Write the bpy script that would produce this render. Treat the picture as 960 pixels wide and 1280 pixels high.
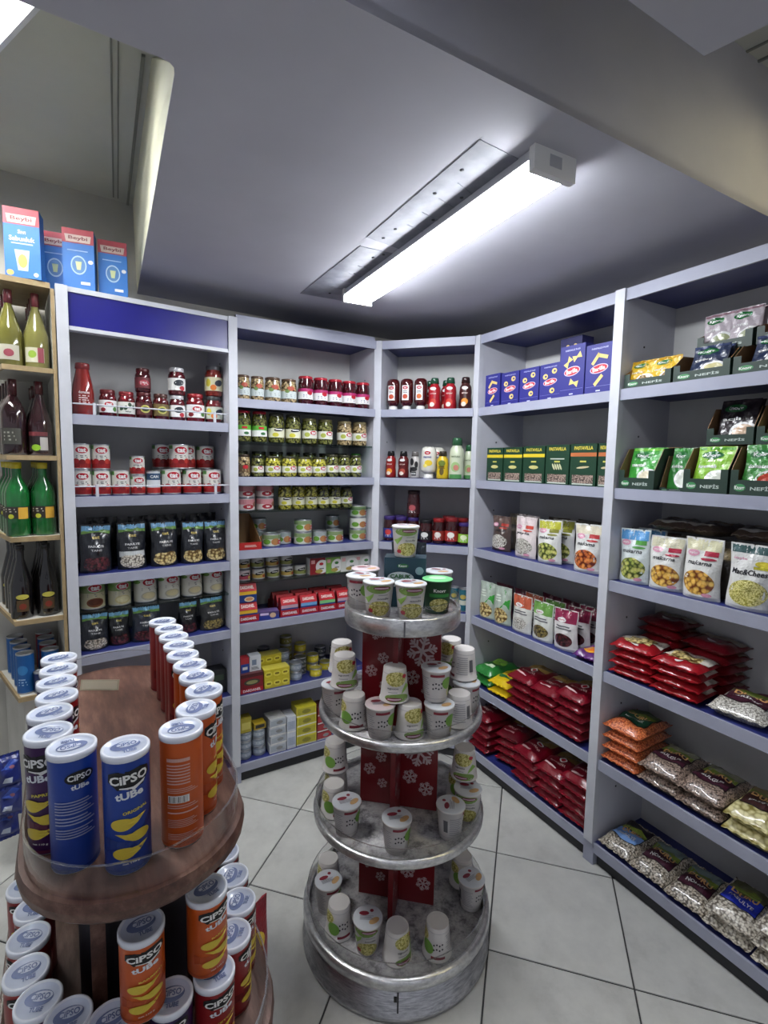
import bpy, math, random
from mathutils import Vector, Matrix

# ------------------------------------------------------------------ scene, camera, light, exposure
for o in list(bpy.data.objects):
    bpy.data.objects.remove(o)
scene = bpy.context.scene
COL = scene.collection
rnd = random.Random(11)

CAM_H = 1.6163
F_PX, PITCH, ROLL = 638.79, 0.09396, -0.01887
cam_data = bpy.data.cameras.new('camera')
cam_data.sensor_fit = 'VERTICAL'
cam_data.sensor_height = 36.0
cam_data.sensor_width = 27.0
cam_data.lens = F_PX * 36.0 / 1280.0
cam_data.clip_start = 0.02
cam = bpy.data.objects.new('camera', cam_data)
COL.objects.link(cam)
_fw, _rt, _dn = Vector((0, 1, 0)), Vector((1, 0, 0)), Vector((0, 0, -1))
_c, _s = math.cos(PITCH), math.sin(PITCH)
_fw2, _dn2 = _c * _fw + _s * _dn, _c * _dn - _s * _fw
_c, _s = math.cos(ROLL), math.sin(ROLL)
_rt3, _dn3 = _c * _rt + _s * _dn2, _c * _dn2 - _s * _rt
_m = Matrix((_rt3, -_dn3, -_fw2)).transposed().to_4x4()
_m.translation = Vector((0, 0, CAM_H))
cam.matrix_world = _m
scene.camera = cam

world = bpy.data.worlds.new('shop_ambient')
scene.world = world
world.use_nodes = True
world.node_tree.nodes['Background'].inputs[0].default_value = (0.86, 0.9, 1.0, 1)
world.node_tree.nodes['Background'].inputs[1].default_value = 0.36

scene.view_settings.view_transform = 'Standard'
scene.view_settings.look = 'None'
scene.view_settings.gamma = 1.0
scene.view_settings.use_curve_mapping = False
scene.view_settings.exposure = 0.0

LAMP_STRENGTH = 57.0       # linear LED fitting over the aisle
VOID_LAMP_STRENGTH = 150.0   # louvred fluorescent fitting in the ceiling recess
FILL_LAMP_STRENGTH = 14.0   # unseen fill fittings added behind the camera and in the ceiling slot
WARM_LAMP_STRENGTH = 20.0   # tube in the recess on the right

# ------------------------------------------------------------------ colours and materials
def hx(s):
    s = s.lstrip('#')
    r = [int(s[i:i + 2], 16) / 255 for i in (0, 2, 4)]
    return tuple(((c / 12.92) if c <= 0.04045 else ((c + 0.055) / 1.055) ** 2.4) for c in r)

M = {}

def newmat(name):
    m = bpy.data.materials.new(name)
    m.use_nodes = True
    nt = m.node_tree
    b = nt.nodes['Principled BSDF']
    M[name] = m
    return nt, b

def noise_node(nt, scale, detail=3, coord='Object', rough=0.55):
    tc = nt.nodes.new('ShaderNodeTexCoord')
    n = nt.nodes.new('ShaderNodeTexNoise')
    n.inputs['Scale'].default_value = scale
    n.inputs['Detail'].default_value = detail
    n.inputs['Roughness'].default_value = rough
    nt.links.new(tc.outputs[coord], n.inputs['Vector'])
    return n

def ramp(nt, fac, stops):
    r = nt.nodes.new('ShaderNodeValToRGB')
    e = r.color_ramp.elements
    while len(e) < len(stops):
        e.new(0.5)
    for k, (p, c) in enumerate(stops):
        e[k].position = p
        e[k].color = (*c, 1)
    nt.links.new(fac, r.inputs[0])
    return r

def bump(nt, b, height, strength, dist=0.002):
    n = nt.nodes.new('ShaderNodeBump')
    n.inputs['Strength'].default_value = strength
    n.inputs['Distance'].default_value = dist
    nt.links.new(height, n.inputs['Height'])
    nt.links.new(n.outputs[0], b.inputs['Normal'])

def printed(name, rough, coat=0.0, metal=0.0, wrinkle=None, mottle=0.0, mscale=60.0, spec=0.5):
    """printed / coloured surface: base colour comes from the mesh's own face colours"""
    nt, b = newmat(name)
    a = nt.nodes.new('ShaderNodeAttribute')
    a.attribute_name = 'Col'
    src = a.outputs['Color']
    if mottle:
        n = noise_node(nt, mscale, 4)
        r = ramp(nt, n.outputs['Fac'], [(0.3, (1 - mottle,) * 3), (0.7, (1 + mottle * 0.3,) * 3)])
        mx = nt.nodes.new('ShaderNodeMixRGB')
        mx.blend_type = 'MULTIPLY'
        mx.inputs[0].default_value = 1
        nt.links.new(src, mx.inputs[1])
        nt.links.new(r.outputs[0], mx.inputs[2])
        src = mx.outputs[0]
    nt.links.new(src, b.inputs['Base Color'])
    b.inputs['Roughness'].default_value = rough
    b.inputs['Metallic'].default_value = metal
    b.inputs['Coat Weight'].default_value = coat
    b.inputs['Coat Roughness'].default_value = 0.08
    b.inputs['Specular IOR Level'].default_value = spec
    if wrinkle:
        n = noise_node(nt, wrinkle[0], 3)
        bump(nt, b, n.outputs['Fac'], wrinkle[1], 0.006)

printed('paper', 0.5)
printed('plastic', 0.28, coat=0.2)
printed('film', 0.28, coat=0.4, wrinkle=(34, 0.8))
printed('tin', 0.33, metal=0.15)
printed('steel', 0.3, metal=0.85)
printed('jarglass', 0.12, coat=0.8, mottle=0.55, mscale=95)
printed('bottleglass', 0.1, coat=0.8, mottle=0.15, mscale=20)
printed('lidplastic', 0.22, coat=0.3)

def plain(name, col, rough=0.5, metal=0.0, n=None, coat=0.0):
    nt, b = newmat(name)
    b.inputs['Roughness'].default_value = rough
    b.inputs['Metallic'].default_value = metal
    b.inputs['Coat Weight'].default_value = coat
    if n:
        sc, c2, lo, hi = n
        t = noise_node(nt, sc, 5)
        r = ramp(nt, t.outputs['Fac'], [(lo, col), (hi, c2)])
        nt.links.new(r.outputs[0], b.inputs['Base Color'])
    else:
        b.inputs['Base Color'].default_value = (*col, 1)
    return nt, b

plain('ceiling_paint', hx('b3b3bd'), 0.7, n=(3.0, hx('bcbcc6'), 0.35, 0.7))
plain('upper_paint', hx('b6b7b0'), 0.7, n=(4.0, hx('bdbeb7'), 0.35, 0.7))
plain('cream_paint', hx('cfcdb4'), 0.6, n=(5.0, hx('d6d5bf'), 0.35, 0.7))
plain('patch_film', hx('73757f'), 0.5, n=(14.0, hx('8b8d98'), 0.35, 0.65))
plain('groove_grey', hx('7c7d78'), 0.7)
plain('wall_paint', hx('b9b7b0'), 0.75, n=(4.0, hx('aeaca6'), 0.35, 0.7))
plain('enamel', hx('a0a3b4'), 0.42, n=(9.0, hx('989bad'), 0.4, 0.7))
plain('enamel_white', hx('c8cad2'), 0.38, n=(12.0, hx('c0c2ca'), 0.35, 0.7))
plain('panel_grey', hx('cacbd4'), 0.5, n=(6.0, hx('c2c3cc'), 0.35, 0.7))
plain('back_grey', hx('d4d4d3'), 0.55, n=(5.0, hx('c9c9c7'), 0.35, 0.7))
plain('shelf_blue', hx('2a3272'), 0.4, n=(8.0, hx('252c66'), 0.35, 0.7))
plain('fascia_blue', hx('1b1b6e'), 0.3, n=(3.0, hx('181864'), 0.4, 0.7))
plain('gap_dark', hx('2b2c30'), 0.6)
plain('grout', hx('3b3b3c'), 0.85)
plain('wood_edge', hx('a5906c'), 0.5, n=(30.0, hx('937e5c'), 0.35, 0.7))
plain('board_white', hx('cfcdc6'), 0.5, n=(9.0, hx('c2c0b8'), 0.35, 0.7))
plain('column_black', hx('16121a'), 0.5)
plain('black_plastic', hx('121214'), 0.4)
plain('lamp_white', hx('d4d6da'), 0.4)
plain('panel_red', hx('741019'), 0.35, n=(20.0, hx('680d16'), 0.35, 0.7), coat=0.2)
plain('cardboard', hx('8b6a48'), 0.75, n=(40.0, hx('7b5c3d'), 0.35, 0.7))

# floor tile
nt, b = newmat('tile_glaze')
n1 = noise_node(nt, 7.0, 6, 'Object', 0.65)
info = nt.nodes.new('ShaderNodeObjectInfo')
add = nt.nodes.new('ShaderNodeMath'); add.operation = 'MULTIPLY_ADD'
add.inputs[1].default_value = 0.10
nt.links.new(info.outputs['Random'], add.inputs[0])
nt.links.new(n1.outputs['Fac'], add.inputs[2])
r = ramp(nt, add.outputs[0], [(0.32, hx('a9a9a5')), (0.52, hx('bbbbb7')), (0.75, hx('c6c6c1'))])
nt.links.new(r.outputs[0], b.inputs['Base Color'])
b.inputs['Roughness'].default_value = 0.33
n2 = noise_node(nt, 60, 3)
bump(nt, b, n2.outputs['Fac'], 0.08, 0.001)

# brushed metal of the round stand
def brushed(name, c1, c2, rough, scale):
    nt, b = newmat(name)
    tc = nt.nodes.new('ShaderNodeTexCoord')
    mp = nt.nodes.new('ShaderNodeMapping')
    mp.inputs['Scale'].default_value = scale
    nn = nt.nodes.new('ShaderNodeTexNoise')
    nn.inputs['Scale'].default_value = 5
    nn.inputs['Detail'].default_value = 8
    nn.inputs['Roughness'].default_value = 0.7
    nt.links.new(tc.outputs['Object'], mp.inputs[0])
    nt.links.new(mp.outputs[0], nn.inputs['Vector'])
    r = ramp(nt, nn.outputs['Fac'], [(0.35, c1), (0.62, c2)])
    nt.links.new(r.outputs[0], b.inputs['Base Color'])
    b.inputs['Metallic'].default_value = 0.8
    b.inputs['Roughness'].default_value = rough
brushed('stand_metal', hx('8f8f94'), hx('c9c9cc'), 0.34, (6, 6, 40))
brushed('stand_rim', hx('b5b5b8'), hx('e2e2e2'), 0.28, (8, 8, 20))
# worn grey tray boards
nt, b = newmat('worn_board')
nn = noise_node(nt, 26, 8, 'Object', 0.75)
r = ramp(nt, nn.outputs['Fac'], [(0.38, hx('6b686d')), (0.5, hx('a5a3a6')), (0.66, hx('c4c2c3'))])
nt.links.new(r.outputs[0], b.inputs['Base Color'])
b.inputs['Roughness'].default_value = 0.42
b.inputs['Metallic'].default_value = 0.25

# dark worn wood of the oval stand
nt, b = newmat('stand_wood')
tc = nt.nodes.new('ShaderNodeTexCoord')
mp = nt.nodes.new('ShaderNodeMapping')
mp.inputs['Scale'].default_value = (9, 1.6, 9)
nn = nt.nodes.new('ShaderNodeTexNoise')
nn.inputs['Scale'].default_value = 3.2
nn.inputs['Detail'].default_value = 9
nn.inputs['Roughness'].default_value = 0.7
nt.links.new(tc.outputs['Object'], mp.inputs[0])
nt.links.new(mp.outputs[0], nn.inputs['Vector'])
r = ramp(nt, nn.outputs['Fac'], [(0.3, hx('35201a')), (0.5, hx('573a30')), (0.7, hx('7c5d50'))])
nt.links.new(r.outputs[0], b.inputs['Base Color'])
b.inputs['Roughness'].default_value = 0.42

# clear acrylic / glass
def clear(name, tint, alpha, rough=0.05):
    nt, b = newmat(name)
    out = nt.nodes['Material Output']
    nt.nodes.remove(b)
    tr = nt.nodes.new('ShaderNodeBsdfTransparent'); tr.inputs[0].default_value = (*tint, 1)
    gl = nt.nodes.new('ShaderNodeBsdfGlossy'); gl.inputs['Roughness'].default_value = rough
    lw = nt.nodes.new('ShaderNodeLayerWeight'); lw.inputs[0].default_value = 0.5
    pw = nt.nodes.new('ShaderNodeMath'); pw.operation = 'POWER'; pw.inputs[1].default_value = 4.0
    nt.links.new(lw.outputs['Facing'], pw.inputs[0])
    ad = nt.nodes.new('ShaderNodeMath'); ad.operation = 'MULTIPLY_ADD'; ad.inputs[1].default_value = 0.6; ad.inputs[2].default_value = alpha
    nt.links.new(pw.outputs[0], ad.inputs[0])
    mx = nt.nodes.new('ShaderNodeMixShader')
    nt.links.new(ad.outputs[0], mx.inputs[0])
    nt.links.new(tr.outputs[0], mx.inputs[1]); nt.links.new(gl.outputs[0], mx.inputs[2])
    nt.links.new(mx.outputs[0], out.inputs[0])
clear('acrylic', (0.96, 0.96, 0.96), 0.03, 0.08)
clear('acrylic_edge', (0.9, 0.9, 0.9), 0.28, 0.2)
clear('shelf_glass', (0.72, 0.8, 0.77), 0.04)

def emit(name, col, strength):
    nt, b = newmat(name)
    b.inputs['Base Color'].default_value = (*col, 1)
    b.inputs['Emission Color'].default_value = (*col, 1)
    b.inputs['Emission Strength'].default_value = strength
emit('led_diffuser', (0.93, 0.96, 1.0), LAMP_STRENGTH)
emit('void_tube', (0.99, 1.0, 0.965), VOID_LAMP_STRENGTH)
emit('fill_tube', (0.95, 0.97, 1.0), FILL_LAMP_STRENGTH)
emit('warm_tube', (1.0, 0.88, 0.52), WARM_LAMP_STRENGTH)

# grains, beans, pasta seen in bags and in the pictures on packs
def grains(name, cols, dark, scale, rough=0.35, coat=0.5):
    nt, b = newmat(name)
    tc = nt.nodes.new('ShaderNodeTexCoord')
    v = nt.nodes.new('ShaderNodeTexVoronoi')
    v.inputs['Scale'].default_value = scale
    nt.links.new(tc.outputs['Object'], v.inputs['Vector'])
    r1 = ramp(nt, v.outputs['Color'], [(0.0, cols[0]), (0.55, cols[1]), (1.0, cols[2])])
    r2 = ramp(nt, v.outputs['Distance'], [(0.35, (1, 1, 1)), (0.75, dark)])
    mx = nt.nodes.new('ShaderNodeMixRGB'); mx.blend_type = 'MULTIPLY'; mx.inputs[0].default_value = 1
    nt.links.new(r1.outputs[0], mx.inputs[1]); nt.links.new(r2.outputs[0], mx.inputs[2])
    nt.links.new(mx.outputs[0], b.inputs['Base Color'])
    b.inputs['Roughness'].default_value = rough
    b.inputs['Coat Weight'].default_value = coat
    bump(nt, b, v.outputs['Distance'], 0.35, 0.003)
grains('bean_white', [hx('e9e4d8'), hx('d8d0c0'), hx('c8bfae')], hx('77706a'), 125)
grains('bean_dark', [hx('4a1a22'), hx('63242c'), hx('361018')], hx('55333a'), 100)
grains('chickpea', [hx('d9c07a'), hx('e6d498'), hx('c7a860')], hx('6e5a3a'), 85)
grains('seed_olive', [hx('9b8a4e'), hx('7d6f3e'), hx('b8a66a')], hx('4a4230'), 110)
grains('lentil_orange', [hx('d9713e'), hx('e58a56'), hx('c75f30')], hx('9a6a58'), 170)
grains('wheat_brown', [hx('9a8578'), hx('b09b8c'), hx('82695e')], hx('5a504a'), 170)
grains('rice_white', [hx('d6d2c8'), hx('e2dfd6'), hx('c4bfb4')], hx('8a8680'), 190)
grains('noodle_yellow', [hx('d8cf92'), hx('e4dca8'), hx('c6bc7c')], hx('a09868'), 60)
grains('bean_speckled', [hx('d8d2c2'), hx('b9ab98'), hx('e6e2d6')], hx('5a524a'), 140)
grains('pasta_gold', [hx('e0a83c'), hx('f0c868'), hx('c98a2c')], hx('7a4a20'), 70)
grains('pasta_green', [hx('a8b84a'), hx('d6cf7a'), hx('7f9a38')], hx('4a5a24'), 75)
grains('pasta_red', [hx('d86a34'), hx('e8964a'), hx('b84a28')], hx('6a2818'), 75)
grains('noodle_pic', [hx('d9cf7a'), hx('e8e09a'), hx('c2ba62')], hx('a8a860'), 210)
grains('pickle_yellow', [hx('d8cf52'), hx('b8b23a'), hx('e6df8a')], hx('55551c'), 95, 0.1, 0.9)
grains('pickle_green', [hx('6f7536'), hx('8c8c4a'), hx('4c5526')], hx('2a2e18'), 95, 0.1, 0.9)
grains('pickle_tan', [hx('b9a072'), hx('d0b98a'), hx('8f774c')], hx('4a3c26'), 90, 0.1, 0.9)

# ------------------------------------------------------------------ mesh builder
WHITE = hx('e8e8e6')

class MB:
    def __init__(s):
        s.v = []; s.f = []; s.c = []; s.m = []; s.sm = []
    def add(s, verts, faces, col=WHITE, mat=0, smooth=False):
        k = len(s.v)
        s.v += [tuple(p) for p in verts]
        for i, fc in enumerate(faces):
            s.f.append([k + j for j in fc])
            s.c.append(col); s.m.append(mat); s.sm.append(smooth)
    def box(s, x0, x1, y0, y1, z0, z1, col=WHITE, mat=0):
        v = [(x0, y0, z0), (x1, y0, z0), (x1, y1, z0), (x0, y1, z0), (x0, y0, z1), (x1, y0, z1), (x1, y1, z1), (x0, y1, z1)]
        s.add(v, [(0, 3, 2, 1), (4, 5, 6, 7), (0, 1, 5, 4), (1, 2, 6, 5), (2, 3, 7, 6), (3, 0, 4, 7)], col, mat)
    def lathe(s, prof, n=20, col=WHITE, mat=0, smooth=True):
        rows = []
        v = []
        for r, z in prof:
            if r < 1e-6:
                rows.append([len(v)]); v.append((0, 0, z))
            else:
                rows.append(list(range(len(v), len(v) + n)))
                v += [(r * math.sin(2 * math.pi * i / n), -r * math.cos(2 * math.pi * i / n), z) for i in range(n)]
        k = len(s.v); s.v += v
        for j in range(len(rows) - 1):
            a, b2 = rows[j], rows[j + 1]
            cc = col[j] if isinstance(col, list) else col
            for i in range(n):
                i2 = (i + 1) % n
                if len(a) == 1 and len(b2) == 1: continue
                if len(a) == 1: fc = (a[0], b2[i2], b2[i])
                elif len(b2) == 1: fc = (a[i], a[i2], b2[0])
                else: fc = (a[i], a[i2], b2[i2], b2[i])
                s.f.append([k + q for q in fc]); s.c.append(cc); s.m.append(mat); s.sm.append(smooth)
    def prism(s, pts, z0, z1, col=WHITE, mat=0, smooth=False):
        n = len(pts)
        v = [(x, y, z0) for x, y in pts] + [(x, y, z1) for x, y in pts]
        s.add(v, [tuple(range(n - 1, -1, -1)), tuple(range(n, 2 * n))], col, mat)
        s.add(v, [(i, (i + 1) % n, n + (i + 1) % n, n + i) for i in range(n)], col, mat, smooth)
    def ring(s, po, pi, z0, z1, col=WHITE, mat=0, closed=True, smooth=True):
        n = len(po)
        v = [(x, y, z0) for x, y in po] + [(x, y, z1) for x, y in po] + [(x, y, z0) for x, y in pi] + [(x, y, z1) for x, y in pi]
        f1, f2 = [], []
        for i in range(n if closed else n - 1):
            j = (i + 1) % n
            f1 += [(i, j, n + j, n + i), (2 * n + j, 2 * n + i, 3 * n + i, 3 * n + j)]
            f2 += [(n + i, n + j, 3 * n + j, 3 * n + i), (j, i, 2 * n + i, 2 * n + j)]
        s.add(v, f1, col, mat, smooth)
        s.add(v, f2, col, mat, False)
    def tube(s, a, b2, r, col=WHITE, mat=0, n=8):
        a, b2 = Vector(a), Vector(b2)
        d = (b2 - a).normalized()
        u = d.orthogonal().normalized(); w = d.cross(u)
        v = []
        for p in (a, b2):
            v += [p + r * (math.cos(2 * math.pi * i / n) * u + math.sin(2 * math.pi * i / n) * w) for i in range(n)]
        s.add(v, [(i, (i + 1) % n, n + (i + 1) % n, n + i) for i in range(n)], col, mat, True)
        s.add(v, [tuple(range(n - 1, -1, -1)), tuple(range(n, 2 * n))], col, mat)
    def mesh(s, name, mats=('paper',)):
        me = bpy.data.meshes.new(name)
        me.from_pydata(s.v, [], s.f)
        at = me.color_attributes.new('Col', 'FLOAT_COLOR', 'CORNER')
        buf = []
        for fc, c in zip(s.f, s.c):
            buf += [c[0], c[1], c[2], 1.0] * len(fc)
        at.data.foreach_set('color', buf)
        me.polygons.foreach_set('material_index', s.m)
        me.polygons.foreach_set('use_smooth', s.sm)
        for mm in ([mats] if isinstance(mats, str) else mats):
            me.materials.append(M[mm])
        me.update()
        return me

# flat print: lettering and shapes laid on a surface through a mapping (x, y, lift) -> 3D
_txt = {}
def text2d(t, bold=0.02, shear=0.0):
    k = (t, bold, shear)
    if k in _txt: return _txt[k]
    cu = bpy.data.curves.new('lettering', 'FONT')
    cu.body = t; cu.resolution_u = 2; cu.offset = bold; cu.shear = shear
    ob = bpy.data.objects.new('lettering', cu)
    COL.objects.link(ob)
    dg = bpy.context.evaluated_depsgraph_get()
    me = bpy.data.meshes.new_from_object(ob.evaluated_get(dg))
    vs = [(p.co.x, p.co.y) for p in me.vertices]
    fs = [tuple(p.vertices) for p in me.polygons]
    fs = [f if me.polygons[i].normal.z > 0 else f[::-1] for i, f in enumerate(fs)]
    bpy.data.objects.remove(ob); bpy.data.curves.remove(cu); bpy.data.meshes.remove(me)
    x0 = min(p[0] for p in vs); x1 = max(p[0] for p in vs); y0 = min(p[1] for p in vs); y1 = max(p[1] for p in vs)
    cx, cy, h = (x0 + x1) / 2, (y0 + y1) / 2, y1 - y0
    r = ([((x - cx) / h, (y - cy) / h) for x, y in vs], fs, (x1 - x0) / h)
    _txt[k] = r
    return r

class Dec:
    def __init__(s, mb, fn, cell=None, step=0.0005):
        s.mb, s.fn, s.cell, s.STEP = mb, fn, cell, step
    def _a(s, pts, faces, col, L, mat):
        s.mb.add([s.fn(x, y, L * s.STEP) for x, y in pts], faces, col, mat, False)
    def rect(s, x0, y0, x1, y1, col, L=1, nx=1, ny=1, mat=0):
        if s.cell:
            nx = max(nx, math.ceil(abs(x1 - x0) / s.cell)); ny = max(ny, math.ceil(abs(y1 - y0) / s.cell))
        pts = [(x0 + (x1 - x0) * i / nx, y0 + (y1 - y0) * j / ny) for j in range(ny + 1) for i in range(nx + 1)]
        w = nx + 1
        s._a(pts, [(j * w + i, j * w + i + 1, (j + 1) * w + i + 1, (j + 1) * w + i) for j in range(ny) for i in range(nx)], col, L, mat)
    def ell(s, cx, cy, rx, ry, col, L=1, n=18, mat=0, rings=2, rot=0):
        pts = [(cx, cy)]
        ca, sa = math.cos(rot), math.sin(rot)
        for k in range(1, rings + 1):
            for i in range(n):
                a = 2 * math.pi * i / n
                x, y = rx * k / rings * math.cos(a), ry * k / rings * math.sin(a)
                pts.append((cx + x * ca - y * sa, cy + x * sa + y * ca))
        fs = [(0, 1 + i, 1 + (i + 1) % n) for i in range(n)]
        for k in range(rings - 1):
            o1, o2 = 1 + k * n, 1 + (k + 1) * n
            fs += [(o1 + i, o2 + i, o2 + (i + 1) % n, o1 + (i + 1) % n) for i in range(n)]
        s._a(pts, fs, col, L, mat)
    def poly(s, pts, col, L=1, mat=0):
        cx = sum(p[0] for p in pts) / len(pts); cy = sum(p[1] for p in pts) / len(pts)
        n = len(pts); K = 4
        P = [(cx, cy)] + [(cx + (x - cx) * k / K, cy + (y - cy) * k / K) for k in range(1, K + 1) for x, y in pts]
        fs = [(0, 1 + i, 1 + (i + 1) % n) for i in range(n)]
        for k in range(K - 1):
            o1, o2 = 1 + k * n, 1 + (k + 1) * n
            fs += [(o1 + i, o2 + i, o2 + (i + 1) % n, o1 + (i + 1) % n) for i in range(n)]
        s._a(P, fs, col, L, mat)
    def text(s, t, cx, cy, h, col, L=2, w=None, bold=0.025, rot=0, mat=0, shear=0.0):
        vs, fs, asp = text2d(t, bold, shear)
        kx = h if w is None else w / asp
        ca, sa = math.cos(rot), math.sin(rot)
        s._a([(cx + x * kx * ca - y * h * sa, cy + x * kx * sa + y * h * ca) for x, y in vs], fs, col, L, mat)
    def lines(s, x0, x1, y0, y1, n, col, L=2, fill=0.45, nx=2):
        for i in range(n):
            y = y0 + (y1 - y0) * (i + 0.5) / n
            t = (y1 - y0) / n * fill / 2
            s.rect(x0, y - t, x1 - (x1 - x0) * (0.25 * ((i * 37) % 5) / 5), y + t, col, L, nx)

def cyl_map(rf):
    def fn(x, y, o):
        r = rf(y) if callable(rf) else rf
        R0 = rf(0.0) if callable(rf) else rf
        a = x / R0
        return ((r + o) * math.sin(a), -(r + o) * math.cos(a), y)
    return fn
def front_map(y0):
    return lambda x, y, o: (x, y0 - o, y)
def side_map(x0, sgn):
    return lambda x, y, o: (x0 + sgn * o, x * sgn, y)

# ------------------------------------------------------------------ object helpers
USED = set()
def link(name, me, parent=None, label=None):
    o = bpy.data.objects.new(name, me)
    COL.objects.link(o)
    if parent is not None: o.parent = parent
    if label: o['label'] = label
    return o
def thing(name, label, cat, group=None, loc=(0, 0, 0), rz=0.0, rx=0.0, ry=0.0):
    o = bpy.data.objects.new(name, None)
    o.empty_display_size = 0.02
    COL.objects.link(o)
    o.location = loc
    o.rotation_mode = 'XYZ'
    o.rotation_euler = (rx, ry, rz)
    o['label'] = label; o['category'] = cat
    if group: o['group'] = group
    return o
def struct(name, me, parent=None):
    o = link(name, me, parent)
    if parent is None: o['kind'] = 'structure'
    return o
def fill(root, tmpl):
    for part in tmpl:
        o = link(part[0], part[1], root)
        for sub in (part[2] if len(part) > 2 else []):
            link(sub[0], sub[1], o)
ORD = ['first', 'second', 'third', 'fourth', 'fifth', 'sixth', 'seventh', 'eighth', 'ninth', 'tenth', 'eleventh', 'twelfth', 'thirteenth', 'fourteenth', 'fifteenth']

# shelf unit frames: front-left corner on the floor, direction along the front, direction into the unit
PU = {1: (-1.2576, 2.0335), 2: (-0.7178, 2.4292), 3: (-0.0434, 2.8404), 4: (0.4717, 2.6797), 5: (0.8721, 1.9692), 6: (1.3140, 1.1851)}
DEPTH = 0.32
class Bay:
    def __init__(s, a, b2):
        s.o = Vector(PU[a]); d = Vector(PU[b2]) - s.o
        s.L = d.length; s.ex = d / s.L; s.ey = Vector((-s.ex.y, s.ex.x)); s.rz = math.atan2(s.ex.y, s.ex.x)
    def at(s, t, d, z=0.0):
        p = s.o + s.ex * t + s.ey * d
        return (p.x, p.y, z)
BAY = {i: Bay(i, i + 1) for i in range(1, 6)}

def row(bay, z, name, cat, group, where, items):
    """items: (template, s, d, description[, dict(dz, yaw, rx, ry)]); ordinals count from the left"""
    items = sorted(items, key=lambda q: q[1])
    B = BAY[bay]
    for k, it in enumerate(items):
        ex = it[4] if len(it) > 4 else {}
        lab = it[3] + (', ' + ORD[k] + ' from left ' if len(items) > 1 else ' ') + where
        nm = ex.get('name', name)
        if 'pouch' in name and 'ry' not in ex: ex = dict(ex, ry=rnd.uniform(-0.035, 0.035), yaw=ex.get('yaw', 0) + rnd.uniform(-0.09, 0.09))
        t = thing(nm, lab, ex.get('cat', cat), group, B.at(it[1], it[2], z + ex.get('dz', 0) + 0.0004), B.rz + ex.get('yaw', rnd.uniform(-0.05, 0.05)), ex.get('rx', 0), ex.get('ry', 0))
        fill(t, it[0])

# ------------------------------------------------------------------ the room
def line_x(p, d, q, e):
    den = d.x * e.y - d.y * e.x
    t = ((q.x - p.x) * e.y - (q.y - p.y) * e.x) / den
    return p + d * t
V = Vector
wl0 = BAY[1].o + BAY[1].ey * 0.37
wl1 = Vector(PU[3]) + BAY[2].ey * 0.37
wld = (wl1 - wl0).normalized()
wr0 = BAY[4].o + BAY[4].ey * 0.37
wrd = BAY[4].ex
CORNER = line_x(wl0, wld, wr0, wrd)
WL_END = wl0 - wld * 2.3
WR_END = CORNER + wrd * 3.6
ZC, ZU = 2.40, 2.80

def wall(name, a, b2, out):
    n = V((-(b2 - a).normalized().y, (b2 - a).normalized().x)) * out
    mb = MB()
    mb.prism([a, b2, b2 + n, a + n], 0, ZU + 0.02)
    return struct(name, mb.mesh(name, 'wall_paint'))
wall('wall_left', WL_END, CORNER + wld * 0.12, 0.12)
wall('wall_right', CORNER, WR_END, 0.12)

# floor with separate tiles
mb = MB()
mb.prism([V((-3.2, -2.2)), V((2.7, -2.2)), WR_END, CORNER, WL_END], -0.08, -0.004)
floor = struct('floor', mb.mesh('floor', 'grout'))
TS = 0.45
t0, tA, tB = V((-0.3660, 2.2515)), V((0.96198, -0.27313)), V((0.27313, 0.96198))
g = TS / 2 - 0.0028
mb = MB()
c0 = [(-g, -g), (g, -g), (g, g), (-g, g)]
gi = g - 0.002
c1 = [(-gi, -gi), (gi, -gi), (gi, gi), (-gi, gi)]
mb.add([(x, y, -0.01) for x, y in c0] + [(x, y, -0.0015) for x, y in c0] + [(x, y, 0) for x, y in c1],
       [(i, (i + 1) % 4, 4 + (i + 1) % 4, 4 + i) for i in range(4)] + [(4 + i, 4 + (i + 1) % 4, 8 + (i + 1) % 4, 8 + i) for i in range(4)] + [(8, 9, 10, 11)])
tile_me = mb.mesh('tile', 'tile_glaze')
nl = V((-wld.y, wld.x)); nr = V((-wrd.y, wrd.x))
for i in range(-8, 9):
    for j in range(-4, 9):
        c = t0 + tA * TS * (i + 0.5) - tB * TS * (j - 0.5)
        if (c - wl0).dot(nl) > -0.1 or (c - wr0).dot(nr) > -0.1: continue
        if c.x < -3 or c.x > 2.4 or c.y < -1.4: continue
        o = link('tile', tile_me, floor)
        o.location = (c.x, c.y, 0)
        o.rotation_euler = (0, 0, math.atan2(tA.y, tA.x))

# ceiling: dropped main panel, recess on the left with a sloping cream side, recess on the right, upper ceiling
v0, v1 = V((-0.43, 1.095)), V((-1.18, 2.49))
v1w = line_x(v0, v1 - v0, wl0, wld)
bm0, bmd = V((-0.084, 0.947)), V((1.232, 0.702)).normalized()
bmw = line_x(bm0, bmd, wr0, wrd)
bme = bm0 - bmd * 1.7
ned = V((-0.191, -0.119)).normalized()
nee = v0 + ned * 1.7
# rounded corner of the recess at v0
d1, d2 = (v1 - v0).normalized(), ned
vr = [v0 + d1 * 0.03, v0 + d1 * 0.012 + d2 * 0.003, v0 + d1 * 0.003 + d2 * 0.012, v0 + d2 * 0.03]
mb = MB()
mb.prism([v1w] + vr + [nee, bme, bmw, CORNER], ZC, ZC + 0.02)
ceiling = struct('ceiling', mb.mesh('ceiling', 'ceiling_paint'))
mb = MB()
mb.prism([V((-3.2, -2.2)), V((2.7, -2.2)), WR_END, CORNER, WL_END], ZU, ZU + 0.02)
link('upper_panel', mb.mesh('upper_panel', 'upper_paint'), ceiling)
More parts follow.
